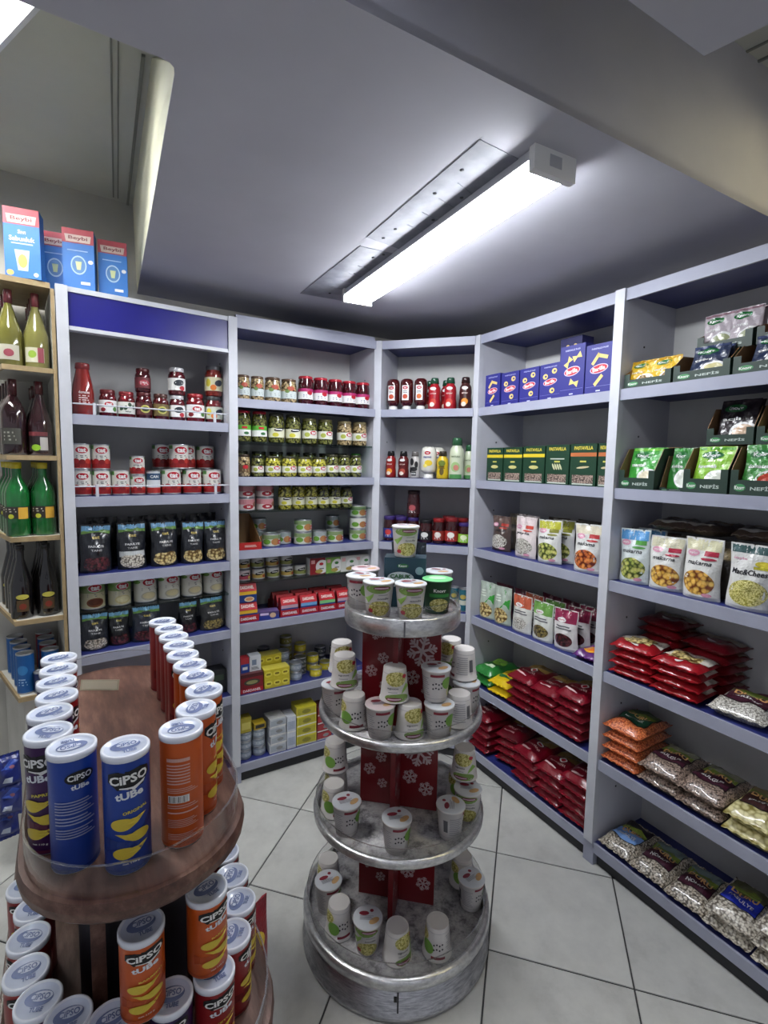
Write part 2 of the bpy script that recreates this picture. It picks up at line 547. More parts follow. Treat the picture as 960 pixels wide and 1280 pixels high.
# sloping side of the left recess
sa, sb = V((-0.712, 1.63)), V((-1.335, 2.753))
sb = line_x(sa, sb - sa, wl0, wld)
mb = MB()
q = [(v0.x, v0.y, ZC + 0.003), (v1w.x, v1w.y, ZC + 0.003), (sb.x, sb.y, ZU - 0.001), (sa.x, sa.y, ZU - 0.001)]
q2 = [(x + 0.02, y + 0.01, z + 0.012) for x, y, z in q]
mb.add(q + q2, [(0, 1, 2, 3), (7, 6, 5, 4), (0, 4, 5, 1), (1, 5, 6, 2), (2, 6, 7, 3), (3, 7, 4, 0)])
link('sloping_side', mb.mesh('sloping_side', 'cream_paint'), ceiling)
def riser(name, a, b2, mat, thick, z0=ZC, z1=ZU):
    n = V((-(b2 - a).normalized().y, (b2 - a).normalized().x)) * thick
    mb = MB(); mb.prism([a, b2, b2 + n, a + n], z0, z1)
    return link(name, mb.mesh(name, mat), ceiling)
riser('recess_side', v0, nee, 'upper_paint', 0.015, ZC + 0.02)
riser('recess_side', bmw, bme, 'ceiling_paint', -0.015, ZC + 0.001)
# nearer dropped panel on the right of the picture
c2 = V((0.592, 1.05))
mb = MB()
mb.prism([c2, c2 + V((-0.868, -0.496)) * 2.2, V((-1.3, -2.2)), V((2.6, -2.2)), c2 + V((0.69, -0.72)) * 1.6], ZC, ZU - 0.001)
link('dropped_panel', mb.mesh('dropped_panel', 'ceiling_paint'), ceiling)
# cover battens on the upper ceiling
def batten(a, b2, w, h):
    riser('batten', V(a), V(b2), 'groove_grey', w, ZU - h, ZU - 0.0005)
batten((-0.787, 1.55), (-1.251, 2.44), 0.006, 0.004)
batten((-0.767, 1.55), (-1.236, 2.45), 0.005, 0.004)
batten((-0.727, 1.62), (-1.27, 2.60), 0.010, 0.008)
batten((0.95, 1.62), (2.2, 0.20), 0.008, 0.004)
batten((1.00, 1.66), (2.25, 0.24), 0.008, 0.006)
# film patches on the ceiling beside the lamp
def patch(pts, holes):
    mb = MB(); mb.prism([V(p) for p in pts], ZC - 0.0016, ZC + 0.001)
    o = link('patch', mb.mesh('patch', 'patch_film'), ceiling)
    for x, y in holes:
        mb = MB()
        mb.lathe([(0, ZC - 0.0016), (0.006, ZC - 0.0016), (0.005, ZC - 0.004), (0, ZC - 0.0045)][::-1], 10, hx('3c3d44'))
        h = link('screw_plug', mb.mesh('screw_plug', 'paper'), o); h.location = (x, y, 0)
    # creases in the film
    for k in range(4):
        i0 = V(pts[0]) * (0.75 - 0.16 * k) + V(pts[3]) * (0.25 + 0.16 * k)
        i1 = V(pts[1]) * (0.68 - 0.14 * k) + V(pts[2]) * (0.32 + 0.14 * k)
        a = i0 * 0.6 + i1 * 0.4; b2 = i0 * 0.12 + i1 * 0.88
        mb = MB(); mb.tube((a.x, a.y, ZC - 0.0018), (b2.x, b2.y, ZC - 0.0022), 0.0018, n=5)
        link('crease', mb.mesh('crease', 'patch_film'), o)
patch([(0.215, 1.312), (0.347, 1.40), (0.071, 1.977), (-0.078, 1.857)], [(0.19, 1.44), (0.13, 1.56), (0.02, 1.79), (0.21, 1.58), (0.14, 1.72), (-0.02, 1.86)])
patch([(-0.105, 1.932), (0.044, 2.006), (-0.195, 2.575), (-0.41, 2.464)], [(-0.06, 2.03), (-0.02, 2.0), (-0.14, 2.2), (-0.27, 2.45)])

# ------------------------------------------------------------------ lamps
lc = V((0.1335, 1.89)); ldir = V((-0.5065, 0.977)).normalized()
lamp = thing('ceiling_light', 'long lit white linear lamp on the dropped ceiling beside grey patches', 'lamp', None, (lc.x, lc.y, ZC), math.atan2(-ldir.x, ldir.y))
mb = MB()
hl = 0.585
mb.box(-0.060, 0.060, -hl, hl, -0.024, 0); mb.box(-0.069, 0.069, -hl, hl, -0.030, -0.024)
link('housing', mb.mesh('housing', 'lamp_white'), lamp)
mb = MB()
q = [(-0.055, -0.0305), (-0.051, -0.047), (-0.043, -0.058), (0.043, -0.058), (0.051, -0.047), (0.055, -0.0305)]
n = len(q)
v = [(x, -hl, z) for x, z in q] + [(x, hl, z) for x, z in q]
mb.add(v, [(i, (i + 1) % n, n + (i + 1) % n, n + i) for i in range(n)]); mb.add(v, [tuple(range(n - 1, -1, -1)), tuple(range(n, 2 * n))])
link('diffuser', mb.mesh('diffuser', 'led_diffuser'), lamp)
for sgn in (-1, 1):
    mb = MB()
    y0, y1 = sorted((sgn * 0.586, sgn * 0.606))
    mb.box(-0.070, 0.070, y0, y1, -0.060, 0)
    mb.box(-0.02, 0.02, y0 - 0.001, y1 + 0.001, -0.04, -0.012, hx('b0b2b8'))
    link('end_cap', mb.mesh('end_cap', 'plastic'), lamp)

def louvre_lamp(loc, rz, label, tube, slats=14, w=0.30, l=1.2, drop=0.0):
    t = thing('louvre_light', label, 'lamp', None, loc, rz)
    mb = MB()
    mb.box(-w / 2, w / 2, -l / 2, l / 2, -0.012, 0)
    for x0, x1 in ((-w / 2, -w / 2 + 0.012), (w / 2 - 0.012, w / 2)): mb.box(x0, x1, -l / 2, l / 2, -0.075, -0.012)
    for y0, y1 in ((-l / 2, -l / 2 + 0.012), (l / 2 - 0.012, l / 2)): mb.box(-w / 2 + 0.012, w / 2 - 0.012, y0, y1, -0.075, -0.012)
    link('housing', mb.mesh('housing', 'lamp_white'), t)
    for x in (-0.075, 0.075):
        mb = MB(); mb.tube((x, -l / 2 + 0.02, -0.035), (x, l / 2 - 0.02, -0.035), 0.013, n=10)
        link('tube', mb.mesh('tube', tube), t)
    sl = MB(); sl.box(-w / 2 + 0.013, w / 2 - 0.013, -0.0015, 0.0015, -0.074, -0.052)
    sme = sl.mesh('louvre_slat', 'enamel_white')
    for k in range(slats):
        o = link('louvre_slat', sme, t); o.location = (0, -l / 2 + l * (k + 1) / (slats + 1), 0)
    mb = MB(); mb.box(-0.002, 0.002, -l / 2 + 0.013, l / 2 - 0.013, -0.0745, -0.0515)
    link('centre_bar', mb.mesh('centre_bar', 'enamel_white'), t)
    return t
ld = V((-0.202, 0.137)).normalized(); lp = V((-0.56, -0.83)).normalized() * 0.15
cc = V((-0.88, 1.382)) + ld * 0.5 + lp
louvre_lamp((cc.x, cc.y, ZU - 0.001), math.atan2(-ld.x, ld.y), 'lit louvred fluorescent lamp in the ceiling recess at upper left', 'void_tube', 22)
louvre_lamp((1.62, 1.05, ZU - 0.001), math.radians(60), 'warm fluorescent lamp in the ceiling recess on the right', 'warm_tube')
louvre_lamp((-0.72, 0.445, ZU - 0.001), math.radians(-60.3), 'added unseen fill lamp inside the narrow ceiling slot above the viewer', 'fill_tube', w=0.2)  # unseen lamp added to brighten the left part of the right recess face
for k, (x, y, rz) in enumerate([(-0.35, -0.75, 0.5), (0.95, -0.9, 0.5)]):  # unseen fill lamps added to brighten what faces the camera
    louvre_lamp((x, y, ZC - 0.001), rz, 'added unseen fill lamp over the shop floor behind the viewer, ' + ('left one', 'right one')[k], 'fill_tube')

# ------------------------------------------------------------------ shelf units
def meshbox(name, mat, *b6):
    mb = MB(); mb.box(*b6); return mb.mesh(name, mat)
SH = [1.91, 1.54, 1.183, 0.818, 0.45, 0.095]
SH1 = [1.79, 1.46, 1.135, 0.80, 0.465, 0.095]
GL = {1: [0.975], 2: [1.712, 1.372, 1.018]}
HT = 2.274
def shelf_unit(i, label, right_post=False):
    B = BAY[i]; L = B.L
    t = thing('shelf_unit', label, 'shelf unit', 'white shop shelf units along the walls', B.at(0, 0, 0), B.rz)
    def up(s0):
        mb = MB()
        mb.box(s0 - 0.020, s0 + 0.020, -0.014, 0.018, 0.094, HT + 0.002)
        link('upright', mb.mesh('upright', 'enamel_white'), t)
        mb = MB(); mb.box(s0 - 0.024, s0 + 0.024, -0.006, 0.02, 0.0005, 0.0935)
        link('foot', mb.mesh('foot', 'enamel'), t)
    up(0.0)
    if right_post: up(L)
    for s0, s1 in ((0.002, 0.018), (L - 0.018, L - 0.002)):
        mb = MB(); mb.box(s0, s1, 0.019, DEPTH, 0.03, HT)
        o = link('side_panel', mb.mesh('side_panel', 'panel_grey'), t)
        xx = s1 if s0 < 0.1 else s0
        sg = 1 if s0 < 0.1 else -1
        for z in (0.30, 0.66, 1.02, 1.38, 1.74, 2.08):
            mb = MB()
            mb.tube((xx, 0.12, z), (xx + sg * 0.0015, 0.12, z), 0.004, hx('2c2c30'), n=8)
            link('peg_hole', mb.mesh('peg_hole', 'paper'), o)
    link('back_panel', meshbox('back_panel', 'back_grey', 0.018, L - 0.018, DEPTH - 0.012, DEPTH, 0.03, HT), t)
    a, e = 0.0185, L - 0.0185
    ea, ee = 0.0205, L - 0.0205
    for z in (SH1 if i == 1 else SH):
        o = link('shelf', meshbox('shelf', 'shelf_blue', a, e, 0.004, DEPTH - 0.0125, z - 0.022, z), t)
        link('front_strip', meshbox('front_strip', 'enamel', ea, ee, -0.006, 0.0038, z - 0.040, z + 0.001), o)
    o = link('top_board', meshbox('top_board', 'shelf_blue', a, e, 0.004, DEPTH - 0.0125, HT - 0.022, HT), t)
    if i == 1:
        link('front_strip', meshbox('front_strip', 'enamel_white', ea, ee, -0.008, 0.0038, HT - 0.018, HT + 0.001), o)
        f = link('header_panel', meshbox('header_panel', 'fascia_blue', ea, ee, -0.004, 0.003, 2.128, HT - 0.0185), t)
        link('front_strip', meshbox('front_strip', 'enamel_white', ea, ee, -0.010, 0.03, 2.112, 2.1275), f)
        for z in (1.79, 1.46):
            mb = MB()
            mb.tube((ea, 0.004, z + 0.042), (ee, 0.004, z + 0.042), 0.0032, n=8)
            r = link('guard_rail', mb.mesh('guard_rail', 'enamel_white'), t)
            for s0 in (0.10, 0.585):
                mb = MB(); mb.tube((s0, 0.002, z + 0.001), (s0, 0.002, z + 0.049), 0.0062, n=10)
                link('rail_post', mb.mesh('rail_post', 'enamel_white'), r)
    else:
        link('front_strip', meshbox('front_strip', 'enamel', ea, ee, -0.006, 0.0038, HT - 0.042, HT + 0.001), o)
    if i == 2:
        link('cover_moulding', meshbox('cover_moulding', 'enamel', ea, ee, 0.012, 0.03, HT + 0.001, HT + 0.022), t)
    for z in GL.get(i, []):
        link('glass_shelf', meshbox('glass_shelf', 'shelf_glass', a, e, 0.025, DEPTH - 0.0125, z - 0.008, z), t)
    link('dark_base', meshbox('dark_base', 'gap_dark', a + 0.01, e - 0.01, 0.014, 0.03, 0.0005, 0.0725), t)  # dark panel filling the gap under the bottom shelf
    return t
shelf_unit(1, 'white shelf unit with blue header panel holding jams and tins')
shelf_unit(2, 'white shelf unit with glass shelves holding pickle jars and tuna')
shelf_unit(3, 'narrow white corner shelf unit holding sauce bottles')
shelf_unit(4, 'white shelf unit holding blue and green pasta boxes')
shelf_unit(5, 'white shelf unit at right holding soup packets and grain bags', True)

# open end shelves with wooden edges at the left
B1 = BAY[1]
EZ = [1.955, 1.623, 1.311, 0.986, 0.68]
es = thing('end_shelf', 'open end shelf unit with wooden edges holding bottles at far left', 'shelf unit', None, B1.at(-0.03, 0, 0), B1.rz)
def epoly(g=0.0):
    return [V((-0.165 + g, -0.01 + g)), V((-0.006, -0.01 + g)), V((-0.006, 0.35)), V((-0.23 + g, 0.35))]
for z in EZ:
    mb = MB(); mb.prism(epoly(0.008), z - 0.017, z)
    o = link('shelf', mb.mesh('shelf', 'board_white'), es)
    mb = MB(); mb.prism([V((-0.165, -0.012)), V((-0.006, -0.012)), V((-0.006, -0.0022)), V((-0.158, -0.0022))], z - 0.018, z + 0.0005)
    link('wood_edge', mb.mesh('wood_edge', 'wood_edge'), o)
    mb = MB(); mb.prism([V((-0.165, -0.012)), V((-0.1572, -0.0022)), V((-0.2225, 0.35)), V((-0.231, 0.35))], z - 0.018, z + 0.0005)
    link('wood_edge', mb.mesh('wood_edge', 'wood_edge'), o)
mb = MB(); mb.prism(epoly(), 2.254, 2.274)
link('top_board', mb.mesh('top_board', 'wood_edge'), es)
link('side_board', meshbox('side_board', 'board_white', -0.0055, 0.006, 0.0, 0.36, 0.03, 2.2535), es)
link('wood_post', meshbox('wood_post', 'wood_edge', -0.0055, 0.006, -0.014, -0.0005, 0.03, 2.2535), es)
mb = MB(); mb.prism([V((-0.15, 0.03)), V((-0.007, 0.03)), V((-0.007, 0.35)), V((-0.21, 0.35))], 0.0005, 0.655)
link('base_cabinet', mb.mesh('base_cabinet', 'board_white'), es)

# ------------------------------------------------------------------ round metal stand
SX, SY = 0.067, 1.656
TIER = [(0.313, 0.125), (0.286, 0.470), (0.270, 0.815), (0.189, 1.155)]   # radius, lip height
FLOORZ = [0.107, 0.452, 0.797, 1.150]
st = thing('round_stand', 'round four-tier grey metal display stand with red snowflake panels', 'display stand', None, (SX, SY, 0.0005))
def circ(r, n=56): return [V((r * math.cos(2 * math.pi * k / n), r * math.sin(2 * math.pi * k / n))) for k in range(n)]
mb = MB(); mb.lathe([(0, 0), (0.318, 0), (0.322, 0.006), (0.322, 0.018), (0.312, 0.024), (0.312, 0.096), (0, 0.096)], 56)
b0 = link('base_drum', mb.mesh('base_drum', 'stand_metal'), st)
mb = MB(); mb.box(-0.0022, 0.0022, -0.3145, -0.3105, 0.026, 0.095, hx('2a2a2e')); mb.box(-0.012, -0.003, -0.3150, -0.3105, 0.062, 0.078, hx('17171a'))
link('seam', mb.mesh('seam', 'paper'), b0)
for k, (r, z) in enumerate(TIER):
    fz = FLOORZ[k]
    mb = MB(); mb.lathe([(0, fz - 0.010), (r - 0.012, fz - 0.010), (r - 0.012, fz), (0, fz)], 56)
    o = link('tray', mb.mesh('tray', 'worn_board'), st)
    mb = MB()
    if k == 3:
        mb.lathe([(r - 0.0115, z - 0.05), (r, z - 0.05), (r + 0.002, z - 0.046), (r + 0.002, z), (r - 0.0015, z + 0.004), (r - 0.0115, z + 0.004)], 56)
    elif k == 0:
        mb.lathe([(r - 0.0115, z - 0.028), (r + 0.004, z - 0.028), (r + 0.008, z - 0.02), (r + 0.008, z - 0.002), (r + 0.002, z + 0.006), (r - 0.0115, z + 0.006)], 56)
    else:
        mb.lathe([(r - 0.0115, z - 0.022), (r - 0.002, z - 0.022), (r + 0.002, z - 0.016), (r, z - 0.011), (r + 0.003, z - 0.006), (r, z + 0.004), (r - 0.0115, z + 0.005)], 56)
    link('rim', mb.mesh('rim', 'stand_rim'), o)
    zt = z + (0.038 if k else 0.05)
    mb = MB(); mb.ring(circ(r - 0.006), circ(r - 0.009), z + 0.0065, zt)
    link('clear_guard', mb.mesh('clear_guard', 'acrylic'), o)
    mb = MB(); mb.ring(circ(r - 0.0058), circ(r - 0.0092), zt + 0.0002, zt + 0.0016)
    link('guard_edge', mb.mesh('guard_edge', 'acrylic_edge'), o)
mb = MB(); mb.box(-0.0025, 0.0025, -0.192, -0.1905, 1.108, 1.154, hx('6a6a70')); link('seam', mb.mesh('seam', 'paper'), st)
# crossed red panels with printed snowflakes
def snowflake(D, cx, cy, r, col, L=1, a0=0.0):
    for k in range(6):
        a = a0 + k * math.pi / 3
        dx, dy = math.cos(a), math.sin(a); px, py = -dy, dx
        w = r * 0.075
        D.poly([(cx + px * w, cy + py * w), (cx - px * w, cy - py * w), (cx + dx * r - px * w, cy + dy * r - py * w), (cx + dx * r + px * w, cy + dy * r + py * w)], col, L)
        for f, bl in ((0.45, 0.42), (0.7, 0.3)):
            for sg in (-1, 1):
                bx, by = cx + dx * r * f, cy + dy * r * f
                ax, ay = math.cos(a + sg * 0.9), math.sin(a + sg * 0.9)
                qx, qy = -ay * w * 0.85, ax * w * 0.85
                D.poly([(bx + qx, by + qy), (bx - qx, by - qy), (bx + ax * r * bl - qx, by + ay * r * bl - qy), (bx + ax * r * bl + qx, by + ay * r * bl + qy)], col, L)
FLAKE = hx('c4b0b2')
for lo, hi in ((0.1075, 0.4415), (0.4525, 0.7865), (0.7975, 1.1395)):
    for k, rz in enumerate((-0.19, -0.19 + math.pi / 2)):
        h = hi - lo
        hw = 0.132 if k == 0 else 0.122
        mb = MB(); mb.box(-hw, hw, -0.008, 0.008, lo, hi)
        p = link('cross_panel', mb.mesh('cross_panel', 'panel_red'), st)
        p.rotation_euler = (0, 0, rz)
        for sg in (1, -1):
            mb = MB()
            D = Dec(mb, (lambda sg: (lambda x, y, o: (sg * x, -sg * (0.008 + o), y)))(sg))
            D.rect(-hw, lo, hw, hi, hx('741019'), 0.3)
            for x, y, r in ((-0.082, 0.78, 0.036), (-0.1, 0.36, 0.022), (-0.055, 0.22, 0.018), (0.07, 0.60, 0.052), (0.095, 0.22, 0.026), (0.05, 0.9, 0.02), (0.04, 0.33, 0.026), (-0.06, 0.5, 0.02)):
                snowflake(D, x, lo + h * y, r, FLAKE, 1, 0.3)
            link('snowflake_print', mb.mesh('snowflake_print', 'plastic'), p)

# ------------------------------------------------------------------ oval wooden stand
OV = (-0.622, 1.180)
OV_RZ = math.atan2(0.53, 0.848)
ov = thing('oval_stand', 'dark wooden oval display stand with clear guards for chip tubes', 'display stand', None, (OV[0], OV[1], 0.0005), OV_RZ)
def stad(hw, y0, y1, n=18):
    p = [V((hw * math.cos(a), y1 - hw + hw * math.sin(a))) for a in [math.pi * k / n for k in range(n + 1)]]
    p += [V((hw * math.cos(a), y0 + hw + hw * math.sin(a))) for a in [math.pi + math.pi * k / n for k in range(n + 1)]]
    return p
UPZ, LOZ, BSZ = 0.935, 0.52, 0.14
def oval_tier(hw, y0, y1, z, th, guard):
    mb = MB()
    rings = []
    for dhw, zz in ((-0.012, z - th), (-0.002, z - th * 0.72), (0.0, z - th * 0.35), (-0.004, z)):
        rings.append([(p.x, p.y, zz) for p in stad(hw + dhw, y0 - dhw, y1 + dhw)])
    n = len(rings[0])
    for a, b2 in zip(rings, rings[1:]):
        mb.add(a + b2, [(i, (i + 1) % n, n + (i + 1) % n, n + i) for i in range(n)], WHITE, 0, True)
    mb.add(rings[0], [tuple(range(n - 1, -1, -1))]); mb.add(rings[-1], [tuple(range(n))])
    o = link('tier', mb.mesh('tier', 'stand_wood'), ov)
    if guard:
        mb = MB(); mb.ring(stad(hw - 0.012, y0 + 0.012, y1 - 0.012), stad(hw - 0.015, y0 + 0.015, y1 - 0.015), z + 0.0005, z + guard)
        link('clear_guard', mb.mesh('clear_guard', 'acrylic'), o)
        mb = MB(); mb.ring(stad(hw - 0.0118, y0 + 0.0118, y1 - 0.0118), stad(hw - 0.0152, y0 + 0.0152, y1 - 0.0152), z + guard + 0.0002, z + guard + 0.0015)
        link('guard_edge', mb.mesh('guard_edge', 'acrylic_edge'), o)
oval_tier(0.192, -0.512, 0.512, UPZ, 0.04, 0.055)
oval_tier(0.248, -0.572, 0.572, LOZ, 0.045, 0.05)
oval_tier(0.27, -0.60, 0.60, BSZ, 0.06, 0)
mb = MB(); mb.prism(stad(0.105, -0.33, 0.40), LOZ + 0.001, UPZ - 0.0405, WHITE, 0, True)
link('column', mb.mesh('column', 'column_black'), ov)
mb = MB(); mb.prism(stad(0.105, -0.33, 0.40), BSZ + 0.001, LOZ - 0.0455, WHITE, 0, True)
link('column', mb.mesh('column', 'column_black'), ov)
mb = MB(); mb.prism(stad(0.25, -0.57, 0.57), 0, BSZ - 0.0605, WHITE, 0, True)
link('dark_base', mb.mesh('dark_base', 'column_black'), ov)
for x in (-0.075, 0.09):
    mb = MB(); mb.box(x - 0.012, x + 0.012, -0.345, -0.331, LOZ + 0.001, UPZ - 0.0405)
    link('slat', mb.mesh('slat', 'stand_wood'), ov)

# ------------------------------------------------------------------ product templates (lists of parts)
BLACK, RED, DRED = hx('141416'), hx('c01a28'), hx('7c0f1c')
LOGO_R = hx('b3152a')
SILVER = hx('b8babf')
TEXTGREY = hx('5a5a60')

def T_can(R, h, bg, deco, top=SILVER, body=SILVER, rim=True):
    mb = MB()
    mb.lathe([(0, 0.002), (R * 0.93, 0.002), (R * 0.95, 0), (R, 0.0015), (R, 0.004), (R * 0.975, 0.006), (R * 0.975, h - 0.006), (R, h - 0.004), (R, h - 0.001), (R * 0.95, h), (R * 0.93, h - 0.003)], 22, body)
    body_me = mb.mesh('body', 'steel')
    mb = MB()
    mb.lathe([(R * 0.93, h - 0.003), (R * 0.75, h - 0.003), (R * 0.72, h - 0.004), (0, h - 0.004)][::1], 22, top)
    mb.f = [f[::-1] for f in mb.f]
    lid_me = mb.mesh('lid', 'steel')
    mb = MB()
    r = R * 0.985
    mb.lathe([(r, 0.006), (r, h - 0.006)], 28, bg)
    deco(Dec(mb, cyl_map(r)), h, R)
    return [('body', body_me), ('lid', lid_me), ('label', mb.mesh('label', 'tin'))]

def arc(D, R, y0, y1, col, L=1, half=math.pi, c=0.0):
    D.rect(c - R * half, y0, c + R * half, y1, col, L, max(6, int(24 * half / math.pi)), 1)

def T_jar(R, h, lid, content, deco, mat='jarglass', lidh=0.15, neck=0.86, lidmat='tin'):
    mb = MB()
    hl = h * (1 - lidh)
    mb.lathe([(0, 0), (R * 0.9, 0), (R, 0.006), (R, hl * 0.80), (R * 0.97, hl * 0.87), (R * neck * 0.97, hl * 0.96), (R * neck * 0.95, hl)], 24, content)
    bm_ = mb.mesh('glass_body', mat)
    mb = MB()
    rl = R * neck
    mb.lathe([(rl * 0.98, hl), (rl, hl + 0.002), (rl, h - 0.0025), (rl * 0.95, h), (rl * 0.8, h - 0.001), (0, h - 0.001)], 24, lid)
    lm_ = mb.mesh('lid', lidmat)
    mb = MB()
    deco(Dec(mb, cyl_map(R + 0.0004)), hl, R)
    return [('glass_body', bm_), ('lid', lm_), ('label', mb.mesh('label', 'paper'))]

def T_bottle(prof, body, capprof, cap, deco, rf, bmat='plastic', n=24, lmat='paper'):
    mb = MB(); mb.lathe(prof, n, body); b_ = mb.mesh('bottle_body', bmat)
    mb = MB(); mb.lathe(capprof, 18, cap); c_ = mb.mesh('cap', 'lidplastic')
    mb = MB(); deco(Dec(mb, cyl_map(rf)))
    return [('bottle_body', b_), ('cap', c_), ('label', mb.mesh('label', lmat))]

def T_box(w, d, h, bg, deco, sidecol=None, mat='paper', sidedeco=None):
    mb = MB(); mb.box(-w / 2, w / 2, -d / 2, d / 2, 0, h, bg)
    mb.c[1] = sidecol or bg
    b_ = mb.mesh('carton', mat)
    mb = MB()
    D0 = Dec(mb, front_map(-d / 2)); D0.rect(-w / 2, 0, w / 2, h, bg, 0.4)
    deco(D0, w, h)
    if sidedeco:
        sidedeco(Dec(mb, lambda x, y, o: (-w / 2 - o, -x, y)), d, h)
        sidedeco(Dec(mb, lambda x, y, o: (w / 2 + o, x, y)), d, h)
    return [('carton', b_), ('print', mb.mesh('print', mat))]

def pouch_fn(w, h, d, seed=0, topthin=0.05):
    ph = seed * 1.7
    def prof(v):
        if v < 0.05: return 0.8 + 4 * v
        if v < 0.40: return 1.0
        t = (v - 0.40) / 0.56
        return max(topthin, 1.0 - (1 - topthin) * min(1, t) ** 1.25)
    def fn(x, y, o, sg=-1):
        u = max(-1, min(1, x / (w / 2))); v = max(0, min(1, y / h))
        bl = (max(0.0, 1 - abs(u) ** 2.4)) ** 0.75
        e = prof(v) * bl * d / 2
        e += (0.0018 * math.sin(9 * u + 14 * v + ph) + 0.0014 * math.sin(17 * v - 6 * u + ph * 2)) * bl * (0.4 + v)
        xx = x * (1 - 0.035 * math.sin(math.pi * v)) + 0.002 * math.sin(7 * v + ph)
        return (xx, sg * (e + 0.0009 + o), y * (1 - 0.012 * abs(u) * (1 - v)) )
    return fn
def T_pouch(w, h, d, bg, deco, mats=('film',), seed=0, back=None, sidecol=None):
    fn = pouch_fn(w, h, d, seed)
    nx, ny = 12, 14
    mb = MB()
    def grid(sg, col):
        pts = [fn(-w / 2 + w * i / nx, h * j / ny, 0, sg) for j in range(ny + 1) for i in range(nx + 1)]
        fs = []
        for j in range(ny):
            for i in range(nx):
                a = j * (nx + 1) + i
                q = (a, a + 1, a + nx + 2, a + nx + 1)
                fs.append(q if sg < 0 else q[::-1])
        mb.add(pts, fs, col, 0, True)
        return pts
    pf = grid(-1, bg); pb = grid(1, back or bg)
    # gusset at the bottom, seams at sides and top
    k = nx + 1
    bot = [pf[i] for i in range(k)] + [pb[i] for i in range(k)]
    mb.add(bot, [(i + 1, i, k + i, k + i + 1) for i in range(nx)], bg)
    for i, rev in ((0, True), (nx, False)):
        col_ = [pf[j * k + i] for j in range(ny + 1)] + [pb[j * k + i] for j in range(ny + 1)]
        fs = [(j, ny + 1 + j, ny + 2 + j, j + 1) for j in range(ny)]
        mb.add(col_, [f[::-1] if rev else f for f in fs], sidecol or bg)
    tp = [pf[ny * k + i] for i in range(k)] + [pb[ny * k + i] for i in range(k)]
    mb.add(tp, [(i, i + 1, k + i + 1, k + i) for i in range(nx)], bg)
    b_ = mb.mesh('pouch', 'film')
    mb = MB()
    D0 = Dec(mb, fn, min(w, h) / 14, 0.0008); D0.rect(-w * 0.485, h * 0.01, w * 0.485, h * 0.99, bg, 0.4, 12, 14)
    deco(D0, w, h)
    return [('pouch', b_), ('print', mb.mesh('print', mats))]

def pillow_fn(w, l, t, seed=0, flat=2.6):
    ph = seed * 2.1
    def f(x, y):
        u = abs(x / (w / 2)); v = abs(y / (l / 2))
        return (max(0, 1 - min(1, u) ** 5) * max(0, 1 - min(1, v) ** 3.6)) ** 0.5
    def wr(x, y):
        return 0.0026 * math.sin(60 * x + 41 * y + ph) + 0.0022 * math.sin(95 * y - 70 * x + ph * 1.3) + 0.0012 * math.sin(150 * x + 60 * y + ph * 0.7)
    def top(x, y, o):
        e = f(x, y)
        return (x, y, t * 0.48 + t * 0.52 * e + wr(x, y) * (0.3 + e) + o)
    def botm(x, y):
        e = f(x, y)
        return (x, y, t * 0.47 - t * 0.47 * min(1, e * 1.35))
    return top, botm
def T_pillow(w, l, t, bg, deco, mats=('film',), seed=0, bmat='film', front=None, frontdeco=None):
    top, botm = pillow_fn(w, l, t, seed)
    nx, ny = 10, 12
    mb = MB()
    for fn, rev in ((lambda x, y: top(x, y, 0), False), (botm, True)):
        pts = [fn(-w / 2 + w * i / nx, -l / 2 + l * j / ny) for j in range(ny + 1) for i in range(nx + 1)]
        fs = []
        for j in range(ny):
            for i in range(nx):
                a = j * (nx + 1) + i; q = (a, a + 1, a + nx + 2, a + nx + 1)
                fs.append(q[::-1] if rev else q)
        mb.add(pts, fs, bg, 0, True)
    # edges closed between the two skins
    k = nx + 1
    def P(i, j, up):
        x, y = -w / 2 + w * i / nx, -l / 2 + l * j / ny
        return top(x, y, 0) if up else botm(x, y)
    for j in (0, ny):
        a = [P(i, j, True) for i in range(k)] + [P(i, j, False) for i in range(k)]
        mb.add(a, [((i, k + i, k + i + 1, i + 1) if j == 0 else (i + 1, k + i + 1, k + i, i)) for i in range(nx)], bg)
    for i in (0, nx):
        a = [P(i, j, True) for j in range(ny + 1)] + [P(i, j, False) for j in range(ny + 1)]
        mb.add(a, [((j + 1, ny + 2 + j, ny + 1 + j, j) if i == 0 else (j, ny + 1 + j, ny + 2 + j, j + 1)) for j in range(ny)], bg)
    # crimped end seams
    for sg in (-1, 1):
        y0, y1 = sg * l / 2, sg * (l / 2 + 0.011)
        z = t * 0.475
        n = 16
        pts = []
        for i in range(n + 1):
            x = -w / 2 + w * i / n
            pts += [(x, y0, z + 0.0006), (x, y1, z + 0.0012 + 0.003 * math.sin(i * 1.9 + seed)), (x, y1, z - 0.0004 + 0.003 * math.sin(i * 1.9 + seed)), (x, y0, z - 0.0008)]
        fs = []
        for i in range(n):
            a, b2 = 4 * i, 4 * i + 4
            q = [(a, a + 1, b2 + 1, b2), (a + 1, a + 2, b2 + 2, b2 + 1), (a + 2, a + 3, b2 + 3, b2 + 2)]
            fs += q if sg > 0 else [f[::-1] for f in q]
        mb.add(pts, fs, bg)
    b_ = mb.mesh('bag', bmat)
    out = [('bag', b_)]
    mb = MB(); deco(Dec(mb, lambda x, y, o: top(x, y, o + 0.0006), min(w, l) / 14, 0.0008), w, l)
    if mb.f: out.append(('print', mb.mesh('print', mats)))
    return out

def tat(D, cx, cy, s, L=2, col=LOGO_R, txt='tat'):
    D.ell(cx, cy, s, s * 0.62, WHITE, L, 16)
    D.ell(cx, cy, s * 0.92, s * 0.54, col, L + 1, 16)
    D.text(txt, cx, cy, s * 0.7, WHITE, L + 2, w=s * 1.2, bold=0.045)

